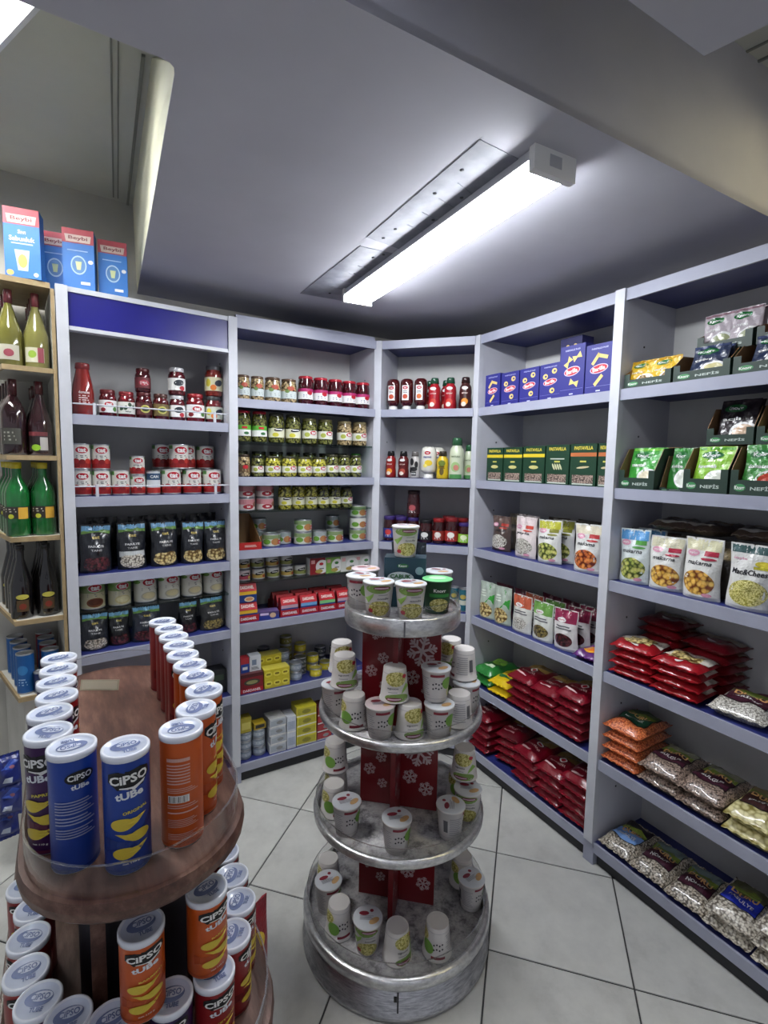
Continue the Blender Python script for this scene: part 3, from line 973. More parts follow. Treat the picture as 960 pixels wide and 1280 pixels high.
# --- jam jars and sauce bottle of the blue-header unit
def deco_jam(bg, kind):
    def f(D, h, R):
        arc(D, R, h * 0.2, h * 0.72, bg, 1, 2.4)
        if kind == 'tat':
            tat(D, 0, h * 0.55, R * 0.55)
            D.ell(-R * 0.7, h * 0.32, R * 0.3, h * 0.09, DRED, 2); D.ell(R * 0.7, h * 0.35, R * 0.28, h * 0.1, hx('4a7a34'), 2)
        elif kind == 'leaf':
            for x in (-0.8, -0.3, 0.2, 0.7): D.ell(R * x, h * (0.5 + 0.1 * math.sin(9 * x)), R * 0.22, h * 0.1, hx('2e4a34'), 2, rot=x)
            D.text('bahçe', 0, h * 0.3, h * 0.09, hx('3a3a3a'), 2)
        elif kind == 'olive':
            D.ell(0, h * 0.45, R * 0.6, h * 0.17, hx('b7b25a'), 2); D.ell(0, h * 0.45, R * 0.45, h * 0.1, hx('2c3a18'), 3)
        elif kind == 'oval':
            D.ell(0, h * 0.52, R * 0.62, h * 0.13, hx('1b2430'), 2, rot=0.2); D.rect(-R * 0.4, h * 0.5, R * 0.4, h * 0.54, WHITE, 3)
            D.ell(R * 0.4, h * 0.3, R * 0.35, h * 0.1, hx('b02030'), 2)
        elif kind == 'fruit':
            D.ell(R * 0.35, h * 0.5, R * 0.5, h * 0.12, hx('1e2a3a'), 2, rot=0.3)
            D.ell(-R * 0.3, h * 0.32, R * 0.35, h * 0.11, hx('d8762a'), 2); D.ell(-R * 0.9, h * 0.5, R * 0.3, h * 0.15, hx('d8c840'), 2)
        elif kind == 'dark':
            D.ell(0, h * 0.45, R * 0.7, h * 0.15, hx('a03040'), 2); D.lines(-R * 0.5, R * 0.5, h * 0.36, h * 0.52, 3, WHITE, 3)
    return f
JAMRED = hx('5a1018')
jamA = T_jar(0.0335, 0.116, hx('5c1a20'), JAMRED, deco_jam(WHITE, 'tat'))
jamB = T_jar(0.0335, 0.114, hx('7a2026'), hx('6a141c'), deco_jam(hx('dcdcd4'), 'leaf'))
jamC = T_jar(0.0335, 0.118, hx('4a1216'), hx('4c0c14'), deco_jam(hx('4a1a1c'), 'olive'))
jamD = T_jar(0.0335, 0.118, hx('4a2a24'), hx('55161a'), deco_jam(hx('6a5a34'), 'olive'))
jamE = T_jar(0.0335, 0.118, hx('c8c8cc'), hx('5c1620'), deco_jam(WHITE, 'oval'))
jamF = T_jar(0.041, 0.132, hx('8a1a22'), hx('7a1820'), deco_jam(WHITE, 'tat'))
jamG = T_jar(0.040, 0.128, hx('3c3c40'), hx('6a1c20'), deco_jam(hx('cfd6c4'), 'fruit'))
jamH = T_jar(0.0315, 0.102, hx('4a1418'), hx('471018'), deco_jam(hx('5e2026'), 'dark'))
jamI = T_jar(0.0365, 0.122, hx('c8c8cc'), hx('5c1c24'), deco_jam(WHITE, 'oval'))
jamJ = T_jar(0.040, 0.142, hx('5a5a5e'), hx('842a20'), deco_jam(hx('dcd8b4'), 'fruit'))
def dec_pass(D):
    D.lines(-0.02, 0.02, 0.05, 0.085, 4, hx('e6c8c4'), 1, 0.5); D.text('domates', 0, 0.095, 0.012, hx('ecd6d2'), 1, w=0.04)
passata = T_bottle([(0, 0), (0.038, 0), (0.041, 0.006), (0.041, 0.09), (0.038, 0.125), (0.028, 0.17), (0.024, 0.192)], hx('8c2a26'),
                   [(0.0245, 0.19), (0.027, 0.192), (0.027, 0.212), (0.025, 0.215), (0, 0.215)], hx('7c2a2c'), dec_pass, 0.0412, 'bottleglass')
row(1, 1.79, 'sauce_bottle', 'bottle', 'jars on the railed top shelf', 'at left end of railed top shelf under blue header',
    [(passata, 0.072, 0.10, 'tall red tomato sauce bottle')])
row(1, 1.79, 'jam_jar', 'jar', 'jars on the railed top shelf', 'in lower row under blue header', [
    (jamA, 0.162, 0.10, 'dark red jar with red oval label'), (jamB, 0.234, 0.10, 'dark red jar with leaf-pattern label'),
    (jamC, 0.304, 0.10, 'dark jam jar with small olive oval'), (jamD, 0.374, 0.10, 'dark jam jar with olive label'),
    (jamE, 0.4445, 0.10, 'silver-lidded jam jar with dark oval label'), (jamF, 0.525, 0.10, 'wide jam jar with red oval logo'),
    (jamG, 0.613, 0.10, 'dark-lidded jam jar with pale fruit label')])
row(1, 1.79, 'jam_jar', 'jar', 'jars on the railed top shelf', 'stacked in upper row under blue header', [
    (jamH, 0.302, 0.10, 'small dark red jam jar', dict(dz=0.1185)), (jamI, 0.4445, 0.10, 'silver-lidded jam jar', dict(dz=0.1185)),
    (jamJ, 0.613, 0.10, 'tall jam jar with yellow label', dict(dz=0.1285))])

# --- white and red tomato tins
def deco_tom(D, h, R):
    arc(D, R, 0.007, h * 0.32, hx('8e1e20'), 1)
    for k in range(9): D.ell((k - 4) * R * 0.62, h * (0.3 + 0.03 * (k % 2)), R * 0.34, h * 0.10, [hx('a8262a'), hx('7c161a'), hx('b83a30')][k % 3], 2)
    D.rect(-R * 1.9, h * 0.8, R * -0.9, h * 0.94, hx('5a8a4a'), 1, 4); D.rect(R * 0.95, h * 0.82, R * 1.9, h * 0.94, hx('5a8a4a'), 1, 4)
    tat(D, 0, h * 0.75, R * 0.72)
    D.lines(-R * 0.6, R * 0.6, h * 0.44, h * 0.56, 2, TEXTGREY, 2, 0.5)
tomA = T_can(0.0355, 0.108, hx('dedcd4'), deco_tom)
tomB = T_can(0.0425, 0.114, hx('dedcd4'), deco_tom)
tomS = T_can(0.0305, 0.085, hx('dedcd4'), deco_tom)
def deco_blu(D, h, R):
    arc(D, R, h * 0.62, h * 0.9, hx('2c4a6a'), 1); D.text('CAN', 0, h * 0.76, h * 0.12, WHITE, 2); arc(D, R, 0.007, h * 0.3, hx('a8302a'), 1)
tomBlu = T_can(0.0295, 0.105, hx('d6dade'), deco_blu)
row(1, 1.46, 'tomato_tin', 'tin', 'tomato tins on the railed shelf', 'in lower row of railed tin shelf', [
    (tomA, 0.055, 0.09, 'white and red tomato tin'), (tomA, 0.128, 0.09, 'white and red tomato tin'), (tomA, 0.201, 0.09, 'white and red tomato tin'),
    (tomS, 0.270, 0.09, 'small white and red tomato tin'), (tomBlu, 0.334, 0.09, 'narrow tin with dark blue band'),
    (tomB, 0.410, 0.09, 'wide white and red tomato tin'), (tomB, 0.502, 0.09, 'wide white and red tomato tin'), (tomB, 0.596, 0.09, 'wide white and red tomato tin')])
row(1, 1.46, 'tomato_tin', 'tin', 'tomato tins on the railed shelf', 'in upper row of railed tin shelf', [
    (tomA, 0.055, 0.09, 'white and red tomato tin', dict(dz=0.1085)), (tomA, 0.128, 0.09, 'white and red tomato tin', dict(dz=0.1085)),
    (tomS, 0.269, 0.09, 'small white and red tomato tin', dict(dz=0.0855)), (tomB, 0.446, 0.09, 'wide white and red tomato tin', dict(dz=0.1145))])
row(1, 1.46, 'tomato_tin', 'tin', 'tomato tins on the railed shelf', 'in rear row of railed tin shelf', [
    (tomB, 0.395, 0.19, 'wide tomato tin'), (tomB, 0.49, 0.19, 'wide tomato tin'), (tomB, 0.585, 0.19, 'wide tomato tin')])
row(1, 1.46, 'tomato_tin', 'tin', 'tomato tins on the railed shelf', 'stacked behind in railed tin shelf', [
    (tomB, 0.395, 0.19, 'wide tomato tin', dict(dz=0.1145)), (tomB, 0.505, 0.19, 'wide tomato tin', dict(dz=0.1145)), (tomB, 0.596, 0.19, 'wide tomato tin', dict(dz=0.1145))])

# --- bean pouches
def deco_bean(grain, clearband=False, dull=False):
    def f(D, w, h):
        n = 8
        D.rect(-w * 0.46, h * 0.86, w * 0.46, h * 0.97, hx('7db4dc'), 1, n, 2)
        D.poly([(-w * 0.46, h * 0.80), (w * 0.46, h * 0.80), (w * 0.46, h * 0.87), (w * 0.2, h * 0.89), (0, h * 0.865), (-w * 0.25, h * 0.885), (-w * 0.46, h * 0.86)], hx('6f9a4a'), 2)
        if clearband: D.rect(-w * 0.44, h * 0.28, w * 0.44, h * 0.4, hx('c8cccc'), 1, n, 2)
        D.text('tat', 0, h * 0.73, h * 0.06, hx('b8a45a'), 2, w=w * 0.26, bold=0.03)
        D.text('FASULYE', 0, h * 0.55, h * 0.045, hx('c8c8c8'), 2, w=w * 0.5)
        D.text('TANE', 0, h * 0.47, h * 0.04, hx('a8a8a8'), 2, w=w * 0.36)
        D.ell(0, h * 0.17, w * 0.43, h * 0.14, WHITE, 2, 20, 1, 3)
        D.ell(-w * 0.2, h * 0.25, w * 0.2, h * 0.07, WHITE, 3, 14, 1); D.ell(w * 0.18, h * 0.26, w * 0.2, h * 0.07, WHITE, 3, 14, 1)
    return f
DK = hx('1c1f26')
bp = {g: T_pouch(0.118, 0.203, 0.07, DK, deco_bean(g, g == 'bean_white'), ('film', g), k) for k, g in enumerate(['bean_dark', 'bean_white', 'chickpea', 'seed_olive'])}
bpn = T_pouch(0.104, 0.196, 0.065, DK, deco_bean('chickpea'), ('film', 'chickpea'), 5)
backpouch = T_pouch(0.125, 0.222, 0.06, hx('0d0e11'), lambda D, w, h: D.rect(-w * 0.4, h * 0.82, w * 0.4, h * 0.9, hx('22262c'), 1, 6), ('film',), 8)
row(1, 1.135, 'bean_pouch', 'pouch', 'bean pouches on the middle shelf', 'in front row of black pouch shelf', [
    (bp['bean_dark'], 0.093, 0.075, 'black pouch showing dark red beans'), (bp['bean_white'], 0.234, 0.075, 'black pouch showing white beans'),
    (bp['chickpea'], 0.371, 0.075, 'black pouch showing chickpeas'), (bpn, 0.493, 0.075, 'blue-topped black pouch of yellow seeds'), (bpn, 0.603, 0.075, 'blue-topped black pouch of yellow seeds')])
row(1, 1.135, 'bean_pouch', 'pouch', 'bean pouches on the middle shelf', 'in rear row of black pouch shelf', [
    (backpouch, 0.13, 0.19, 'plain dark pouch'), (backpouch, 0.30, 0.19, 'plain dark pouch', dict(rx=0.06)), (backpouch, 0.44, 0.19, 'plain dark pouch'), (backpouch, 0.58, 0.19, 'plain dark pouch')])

def deco_dish(a, bcol, dish):
    def f(D, h, R):
        if a: arc(D, R, h * 0.6, h * 0.93, a, 1)
        D.ell(R * 0.15, h * 0.25, R * 0.72, h * 0.17, bcol, 2); D.ell(R * 0.15, h * 0.27, R * 0.58, h * 0.12, dish, 3)
        D.lines(-R * 0.5, R * 0.9, h * 0.45, h * 0.58, 2, hx('8a8a88'), 2, 0.5)
        D.ell(-R * 1.1, h * 0.8, R * 0.5, h * 0.08, hx('6f9a4a'), 2); D.ell(R * 1.2, h * 0.85, R * 0.4, h * 0.07, hx('6f9a4a'), 2)
        tat(D, R * 0.15, h * 0.78, R * 0.6)
    return f
tinA = T_can(0.048, 0.118, hx('c8c2a0'), deco_dish(hx('8fa070'), hx('7a4a2c'), hx('5a3020')))
tinB = T_can(0.046, 0.112, hx('cfcbb0'), deco_dish(hx('7f9a5c'), hx('c8bc8a'), hx('d6cfa6')))
tinC = T_can(0.048, 0.118, hx('dcdad0'), deco_dish(None, hx('b8b2a2'), hx('cfc39a')))
row(1, 0.975, 'bean_tin', 'tin', 'bean tins on the glass shelf', 'on glass shelf below black pouches', [
    (tinA, 0.081, 0.10, 'green and brown bean tin'), (tinB, 0.185, 0.10, 'green and cream bean tin'), (tinC, 0.290, 0.10, 'white bean tin with red oval'),
    (tinC, 0.393, 0.10, 'white bean tin with red oval'), (tinC, 0.496, 0.10, 'white bean tin with red oval'), (tinC, 0.598, 0.10, 'white bean tin with red oval')])
lowA = T_pouch(0.104, 0.158, 0.06, DK, deco_bean('bean_white'), ('film', 'bean_speckled'), 11)
lowB = T_pouch(0.085, 0.15, 0.055, hx('15161a'), deco_bean('bean_dark'), ('film', 'bean_dark'), 12)
lowC = T_pouch(0.12, 0.16, 0.06, hx('1a2230'), deco_bean('bean_dark'), ('film', 'bean_dark'), 13)
lowD = T_pouch(0.115, 0.16, 0.06, hx('2b2c2c'), deco_bean('seed_olive'), ('film', 'seed_olive'), 14)
row(1, 0.80, 'bean_pouch', 'pouch', 'bean pouches on the lower shelf', 'on shelf below bean tins', [
    (lowA, 0.078, 0.07, 'black pouch showing mixed white beans'), (lowB, 0.176, 0.08, 'small dark pouch of dark beans'), (lowC, 0.283, 0.07, 'blue-topped dark pouch of dark beans'),
    (lowB, 0.47, 0.08, 'small dark pouch of dark beans'), (lowD, 0.583, 0.07, 'clear-topped dark pouch of green seeds')])
dkbox = T_box(0.11, 0.08, 0.12, hx('24262a'), lambda D, w, h: (D.rect(-w * 0.4, h * 0.55, w * 0.4, h * 0.8, hx('3a4a3a'), 1), D.lines(-w * 0.3, w * 0.3, h * 0.2, h * 0.45, 3, hx('7a7a78'), 1)))
row(1, 0.465, 'grocery_box', 'box', 'dark boxes on the shelf behind the chip tubes', 'on shelf behind orange chip tubes', [(dkbox, 0.47, 0.1, 'dark grocery box'), (dkbox, 0.59, 0.1, 'dark grocery box')])

# --- blue powder boxes on top of the unit
def deco_soap(D, w, h):
    D.rect(-w * 0.5, h * 0.76, w * 0.5, h, hx('a8404c'), 1)
    D.poly([(-w * 0.38, h * 0.78), (w * 0.38, h * 0.78), (w * 0.42, h * 0.9), (-w * 0.42, h * 0.9)], hx('d8c8c0'), 2)
    D.text('Beybi', 0, h * 0.84, h * 0.075, hx('7a2a34'), 3, w=w * 0.6)
def deco_soapA(D, w, h):
    deco_soap(D, w, h)
    D.text('Sıvı', 0, h * 0.66, h * 0.06, WHITE, 2); D.text('Sabunluk', 0, h * 0.56, h * 0.07, WHITE, 2, w=w * 0.72)
    D.lines(-w * 0.3, w * 0.3, h * 0.47, h * 0.51, 1, hx('b8d0ea'), 2)
    D.poly([(-w * 0.22, h * 0.4), (w * 0.2, h * 0.4), (w * 0.14, h * 0.1), (-w * 0.14, h * 0.1)], hx('b9d4e6'), 2)
    D.ell(0.0, h * 0.24, w * 0.13, h * 0.1, hx('a7b85a'), 3); D.ell(-w * 0.36, h * 0.06, w * 0.1, h * 0.04, hx('e0b060'), 2); D.ell(w * 0.36, h * 0.06, w * 0.07, h * 0.03, WHITE, 2)
def deco_soapB(D, w, h):
    deco_soap(D, w, h)
    D.ell(0, h * 0.4, w * 0.25, h * 0.16, hx('b8d0e2'), 2, 22); D.ell(0, h * 0.4, w * 0.21, h * 0.135, hx('4a7ab0'), 3, 22)
    D.poly([(-w * 0.1, h * 0.46), (w * 0.1, h * 0.46), (w * 0.06, h * 0.32), (-w * 0.06, h * 0.32)], hx('c8d09a'), 4)
    D.ell(w * 0.38, h * 0.47, w * 0.08, h * 0.035, WHITE, 2); D.rect(w * 0.05, h * 0.08, w * 0.35, h * 0.13, WHITE, 2); D.lines(-w * 0.35, w * 0.3, h * 0.62, h * 0.66, 1, hx('a8c4e4'), 2)
soapA = T_box(0.112, 0.07, 0.245, hx('2a6cb8'), deco_soapA)
soapB = T_box(0.108, 0.07, 0.225, hx('2a6cb8'), deco_soapB)
soapC = T_box(0.104, 0.07, 0.212, hx('2a6cb8'), deco_soapB)
for t_, s_, d_, lab, yw in ((soapA, -0.108, 0.03, 'tall blue and red powder box on end shelf top, leftmost and lettered', -0.25), (soapB, 0.0, 0.13, 'blue and red powder box half hidden behind the others on top', -0.25),
                        (soapB, 0.072, 0.042, 'blue and red powder box with round picture, above the blue header', -0.25), (soapC, 0.19, 0.045, 'rightmost blue and red powder box above the blue header', -0.2)):
    t = thing('powder_box', lab, 'box', 'blue powder boxes on top of the shelves', B1.at(s_, d_, 2.2765), B1.rz + yw)
    fill(t, t_)

# ------------------------------------------------------------------ pickle unit
def deco_pick(kind, bg=WHITE):
    def f(D, h, R):
        if kind == 'bean':
            arc(D, R, h * 0.22, h * 0.55, hx('c9d2cf'), 1, 2.6); D.ell(0, h * 0.68, R * 0.5, h * 0.1, hx('b0503a'), 1); D.ell(-R * 0.5, h * 0.55, R * 0.3, h * 0.08, hx('6f8a4a'), 2)
            D.lines(-R * 0.6, R * 0.6, h * 0.28, h * 0.42, 2, hx('7a8a8a'), 2)
        elif kind == 'beet':
            arc(D, R, h * 0.22, h * 0.50, WHITE, 1, 2.6); arc(D, R, h * 0.50, h * 0.62, hx('b02a6a'), 1, 2.6); D.ell(R * 0.2, h * 0.46, R * 0.4, h * 0.08, LOGO_R, 2)
            D.lines(-R * 0.7, R * 0.3, h * 0.27, h * 0.40, 2, hx('6a6a8a'), 2)
        elif kind == 'greenlab':
            arc(D, R, h * 0.2, h * 0.42, WHITE, 1, 2.6); arc(D, R, h * 0.42, h * 0.58, hx('5fae3a'), 1, 2.6); D.rect(-R * 0.4, h * 0.46, R * 0.3, h * 0.54, RED, 2, 3)
            D.ell(R * 0.2, h * 0.3, R * 0.35, h * 0.05, hx('2e6a3a'), 2)
        elif kind == 'swoosh':
            arc(D, R, h * 0.2, h * 0.55, hx('dcdcc0'), 1, 2.6); D.ell(R * 0.1, h * 0.5, R * 0.7, h * 0.07, BLACK, 2, rot=0.15); D.rect(-R * 0.35, h * 0.48, R * 0.5, h * 0.52, WHITE, 3, 3)
            D.ell(-R * 0.4, h * 0.3, R * 0.4, h * 0.08, hx('c8c03a'), 2)
        elif kind == 'tat':
            arc(D, R, h * 0.24, h * 0.58, hx('dcdcd0'), 1, 2.6); tat(D, R * 0.25, h * 0.48, R * 0.5); D.ell(-R * 0.6, h * 0.4, R * 0.35, h * 0.1, hx('a8b04a'), 2)
        elif kind == 'lime':
            arc(D, R, h * 0.2, h * 0.6, hx('8fd03a'), 1, 2.6); D.ell(0, h * 0.45, R * 0.5, h * 0.1, hx('dfe8b0'), 2)
        elif kind == 'brown':
            arc(D, R, h * 0.25, h * 0.6, hx('6a5236'), 1, 2.6); D.ell(0, h * 0.5, R * 0.45, h * 0.1, RED, 2); D.lines(-R * 0.5, R * 0.6, h * 0.28, h * 0.4, 2, hx('d0c090'), 2)
    return f
GRN, DGL = hx('6c6c38'), hx('2c2a20')
pA = T_jar(0.0325, 0.120, hx('5a4434'), GRN, deco_pick('bean'), 'pickle_tan', 0.10, 0.93)
pA2 = T_jar(0.040, 0.123, hx('5a4434'), GRN, deco_pick('bean'), 'pickle_tan', 0.10, 0.93)
pB = T_jar(0.039, 0.146, hx('b02434'), hx('4a0f1a'), deco_pick('beet'), 'jarglass', 0.09, 0.93)
pC = T_jar(0.037, 0.150, hx('b02434'), GRN, deco_pick('greenlab'), 'pickle_green', 0.09, 0.9)
pD = T_jar(0.040, 0.146, hx('4c4c3e'), GRN, deco_pick('swoosh'), 'pickle_green', 0.10, 0.9)
pE = T_jar(0.041, 0.132, hx('7a7648'), GRN, deco_pick('tat'), 'pickle_green', 0.10, 0.9)
pE2 = T_jar(0.042, 0.130, hx('a89a70'), GRN, deco_pick('tat'), 'pickle_tan', 0.10, 0.9)
pF = T_jar(0.0305, 0.110, hx('3c3024'), GRN, deco_pick('brown'), 'pickle_tan', 0.12, 0.9)
pG = T_jar(0.0305, 0.104, hx('222222'), GRN, deco_pick('tat'), 'pickle_green', 0.12, 0.9)
pH = T_jar(0.039, 0.104, hx('3a3826'), GRN, deco_pick('tat'), 'pickle_yellow', 0.10, 0.9)
pI = T_jar(0.034, 0.120, hx('3a3826'), GRN, deco_pick('tat'), 'pickle_green', 0.11, 0.9)
pJ = T_jar(0.0295, 0.130, hx('4a9a3a'), GRN, deco_pick('lime'), 'pickle_green', 0.10, 0.9)
pK = T_jar(0.0345, 0.129, hx('3a3826'), GRN, deco_pick('swoosh'), 'pickle_yellow', 0.11, 0.9)
pL = T_jar(0.034, 0.124, hx('33331f'), GRN, deco_pick('swoosh'), 'pickle_green', 0.11, 0.9)
pM = T_jar(0.0345, 0.112, hx('33331f'), GRN, deco_pick('tat'), 'pickle_green', 0.12, 0.9)
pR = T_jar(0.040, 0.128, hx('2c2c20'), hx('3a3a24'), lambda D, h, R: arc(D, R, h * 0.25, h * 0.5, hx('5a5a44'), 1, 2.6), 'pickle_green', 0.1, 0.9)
G2 = 'preserve jars in the pickle unit'
row(2, 1.91, 'bean_jar', 'jar', G2, 'on top pickle-unit shelf', [
    (pA, 0.070, 0.075, 'tan bean jar with brown lid'), (pA, 0.140, 0.075, 'tan bean jar with brown lid'), (pA2, 0.220, 0.08, 'wider tan bean jar with brown lid'), (pA2, 0.305, 0.08, 'wider tan bean jar with brown lid'),
    (pB, 0.395, 0.075, 'red-lidded beet jar, pink label', dict(name='beet_jar')), (pB, 0.480, 0.075, 'red-lidded beet jar, pink label', dict(name='beet_jar')), (pB, 0.565, 0.075, 'red-lidded beet jar, pink label', dict(name='beet_jar')),
    (pB, 0.649, 0.075, 'red-lidded beet jar, pink label', dict(name='beet_jar')), (pB, 0.733, 0.075, 'red-lidded beet jar, pink label', dict(name='beet_jar'))])
row(2, 1.91, 'beet_jar', 'jar', G2, 'behind beet jars on pickle unit top shelf', [(pB, 0.44, 0.165, 'red-lidded beet jar'), (pB, 0.53, 0.165, 'red-lidded beet jar'), (pB, 0.62, 0.165, 'red-lidded beet jar')])
row(2, 1.712, 'pickle_jar', 'jar', G2, 'on upper glass shelf', [
    (pC, 0.072, 0.085, 'red-lidded pickle jar with green label'), (pC, 0.153, 0.085, 'red-lidded pickle jar with green label'), (pD, 0.241, 0.085, 'pickle jar with black logo on white label'), (pD, 0.330, 0.085, 'pickle jar with black logo on white label'),
    (pE, 0.421, 0.085, 'pickle jar with red oval logo'), (pE, 0.512, 0.085, 'pickle jar with red oval logo'), (pE2, 0.628, 0.085, 'tan pickle jar with red oval logo'), (pE2, 0.722, 0.085, 'tan pickle jar with red oval logo')])
row(2, 1.54, 'pickle_jar', 'jar', G2, 'on second pickle-unit shelf', [
    (pF, 0.071, 0.075, 'brown pickle jar with red mark'), (pG, 0.140, 0.075, 'small dark-lidded pickle jar'), (pH, 0.221, 0.08, 'yellow pepper jar with dark lid'), (pH, 0.307, 0.08, 'yellow pepper jar with dark lid'), (pH, 0.394, 0.08, 'yellow pepper jar with dark lid'),
    (pH, 0.476, 0.08, 'yellow pepper jar with dark lid'), (pI, 0.552, 0.075, 'dark green gherkin jar'), (pI, 0.624, 0.075, 'dark green gherkin jar'), (pI, 0.696, 0.075, 'dark green gherkin jar'), (pJ, 0.7615 - 0.001, 0.065, 'green-lidded jar with lime label')][:9] + [(pJ, 0.736, 0.15, 'green-lidded jar with lime label')])
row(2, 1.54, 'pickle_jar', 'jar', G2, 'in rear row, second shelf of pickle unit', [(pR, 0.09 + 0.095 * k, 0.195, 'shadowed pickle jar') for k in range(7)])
def deco_pink(D, h, R):
    arc(D, R, h * 0.5, h * 0.88, hx('c98a90'), 1); D.ell(0, h * 0.32, R * 0.6, h * 0.18, hx('a02a38'), 2); D.text('tat', 0, h * 0.33, h * 0.16, WHITE, 3); D.ell(R * 0.9, h * 0.5, R * 0.4, h * 0.2, hx('8a5a4a'), 2)
pinkt = T_can(0.045, 0.064, hx('d8ccc8'), deco_pink)
for lv in (0, 1):
    row(2, 1.372, 'pink_tin', 'tin', 'pink tins on the middle glass shelf', ('in lower layer', 'in upper layer')[lv] + ' of middle glass shelf', [(pinkt, s_, 0.085, 'pink tin with red oval', dict(dz=0.0645 * lv)) for s_ in (0.083, 0.180)])
row(2, 1.372, 'pickle_jar', 'jar', G2, 'on middle glass shelf beside pink tins', [
    (pK, 0.287, 0.085, 'yellow pepper jar with black logo'), (pK, 0.360, 0.085, 'yellow pepper jar with black logo'), (pK, 0.432, 0.085, 'yellow pepper jar with black logo'), (pL, 0.503, 0.085, 'green pickle jar with black logo'), (pL, 0.573, 0.085, 'green pickle jar with black logo'), (pM, 0.645, 0.085, 'short green red-oval pickle jar')])

# open red carton and dip tins
mb = MB()
w_, d_, h_ = 0.11, 0.20, 0.16
mb.box(-w_ / 2, w_ / 2, -d_ / 2, d_ / 2, 0, 0.002, hx('8a6a48'))
mb.box(-w_ / 2, w_ / 2, d_ / 2 - 0.002, d_ / 2, 0.002, h_, hx('8a6a48'))
ctn = mb.mesh('tray_body', 'paper')
mb = MB(); mb.box(-w_ / 2, w_ / 2, -d_ / 2 - 0.002, -d_ / 2, 0, 0.036, hx('a8201c')); D = Dec(mb, front_map(-d_ / 2 - 0.002)); D.lines(-0.03, 0.03, 0.012, 0.024, 2, hx('d8c0b8'), 1)
cfr = mb.mesh('front_panel', 'paper')
sides = []
for sg in (-1, 1):
    mb = MB(); x = sg * w_ / 2
    q = [(x, -d_ / 2, 0.0), (x, d_ / 2, 0.0), (x, d_ / 2, h_), (x, -d_ / 2, 0.036)]
    q2 = [(x - sg * 0.002, y, z) for _, y, z in q]
    mb.add(q + q2, [(0, 1, 2, 3), (7, 6, 5, 4), (0, 4, 5, 1), (1, 5, 6, 2), (2, 6, 7, 3), (3, 7, 4, 0)], hx('8a6a48'))
    sides.append(('side_panel', mb.mesh('side_panel', 'paper')))
row(2, 1.183, 'open_carton', 'carton', None, 'at left of pickle unit third shelf', [([('tray_body', ctn), ('front_panel', cfr)] + sides, 0.085, 0.115, 'nearly empty brown cardboard tray with red front', dict(yaw=0))])
def deco_dip(c1):
    def f(D, h, R):
        arc(D, R, h * 0.6, h * 0.9, c1, 1); D.ell(R * 0.2, h * 0.4, R * 0.5, h * 0.26, hx('b07a4a'), 2); D.ell(-R * 0.8, h * 0.4, R * 0.45, h * 0.2, hx('6a9a3a'), 2); D.rect(R * 0.5, h * 0.2, R * 1.1, h * 0.5, LOGO_R, 3, 4); D.text('tat', R * 0.8, h * 0.35, h * 0.16, WHITE, 4)
    return f
dipA = T_can(0.047, 0.066, hx('cfd2c6'), deco_dip(hx('7f9468')))
dipB = T_can(0.047, 0.066, hx('d8d8d0'), deco_dip(hx('d8d8d0')))
dipC = T_can(0.040, 0.066, hx('c2c6c4'), deco_dip(hx('9aa4a4')))
W3 = 'on third pickle-unit shelf'
row(2, 1.183, 'dip_tin', 'tin', 'dip tins in the pickle unit', 'in bottom layer ' + W3, [(dipA, 0.215, 0.09, 'green-banded dip tin'), (dipC, 0.300, 0.14, 'small grey dip tin'), (dipA, 0.390, 0.09, 'green-banded dip tin'), (dipC, 0.484, 0.085, 'small grey dip tin'), (dipA, 0.578, 0.09, 'green-banded dip tin'), (dipA, 0.722, 0.09, 'green-banded dip tin')])
row(2, 1.183, 'dip_tin', 'tin', 'dip tins in the pickle unit', 'in upper layer ' + W3, [(dipA, 0.390, 0.09, 'round dip tin', dict(dz=0.0665)), (dipB, 0.722, 0.09, 'white round dip tin', dict(dz=0.0665))])
row(2, 1.183, 'dip_tin', 'tin', 'dip tins in the pickle unit', 'topmost of the right stack ' + W3, [(dipA, 0.722, 0.09, 'green-banded dip tin', dict(dz=0.133))])
for lv in (0, 1):
    row(2, 1.183, 'dip_tin', 'tin', 'dip tins in the pickle unit', ('at bottom of rear stack ', 'atop rear stack ')[lv] + W3, [(dipC, 0.19, 0.22, 'green-grey dip tin', dict(dz=0.0665 * lv)), (dipC, 0.62, 0.21, 'dark grey dip tin', dict(dz=0.0665 * lv))])

# small tins and cartons on the lowest glass shelf
def deco_sm(c1, c2):
    def f(D, h, R):
        arc(D, R, h * 0.15, h * 0.5, c1, 1); D.ell(0, h * 0.58, R * 0.7, h * 0.14, BLACK, 2, rot=0.2); D.rect(-R * 0.4, h * 0.55, R * 0.4, h * 0.62, WHITE, 3, 3); D.ell(R * 0.7, h * 0.3, R * 0.3, h * 0.12, c2, 2)
    return f
smA = T_can(0.0335, 0.056, hx('cfd0cc'), deco_sm(hx('c8a85a'), hx('b04a2a')))
smB = T_can(0.0335, 0.056, hx('cfd0cc'), deco_sm(hx('9aa05a'), hx('6a7a3a')))
smC = T_can(0.0335, 0.056, hx('c8b8b8'), deco_sm(hx('b04a5a'), hx('d8c050')))
for lv in (0, 1):
    row(2, 1.018, 'snack_tin', 'tin', 'small tins on the lowest glass shelf', ('in lower layer', 'in upper layer')[lv] + ' of lowest glass shelf', [
        ([smC, smA, smB, smA, smB][(k + lv) % 5], s_, 0.09 + 0.01 * lv, 'small round tin with black logo', dict(dz=0.0565 * lv)) for k, s_ in enumerate((0.070, 0.146, 0.224, 0.300, 0.372) if lv == 0 else (0.072, 0.144, 0.222, 0.300))])
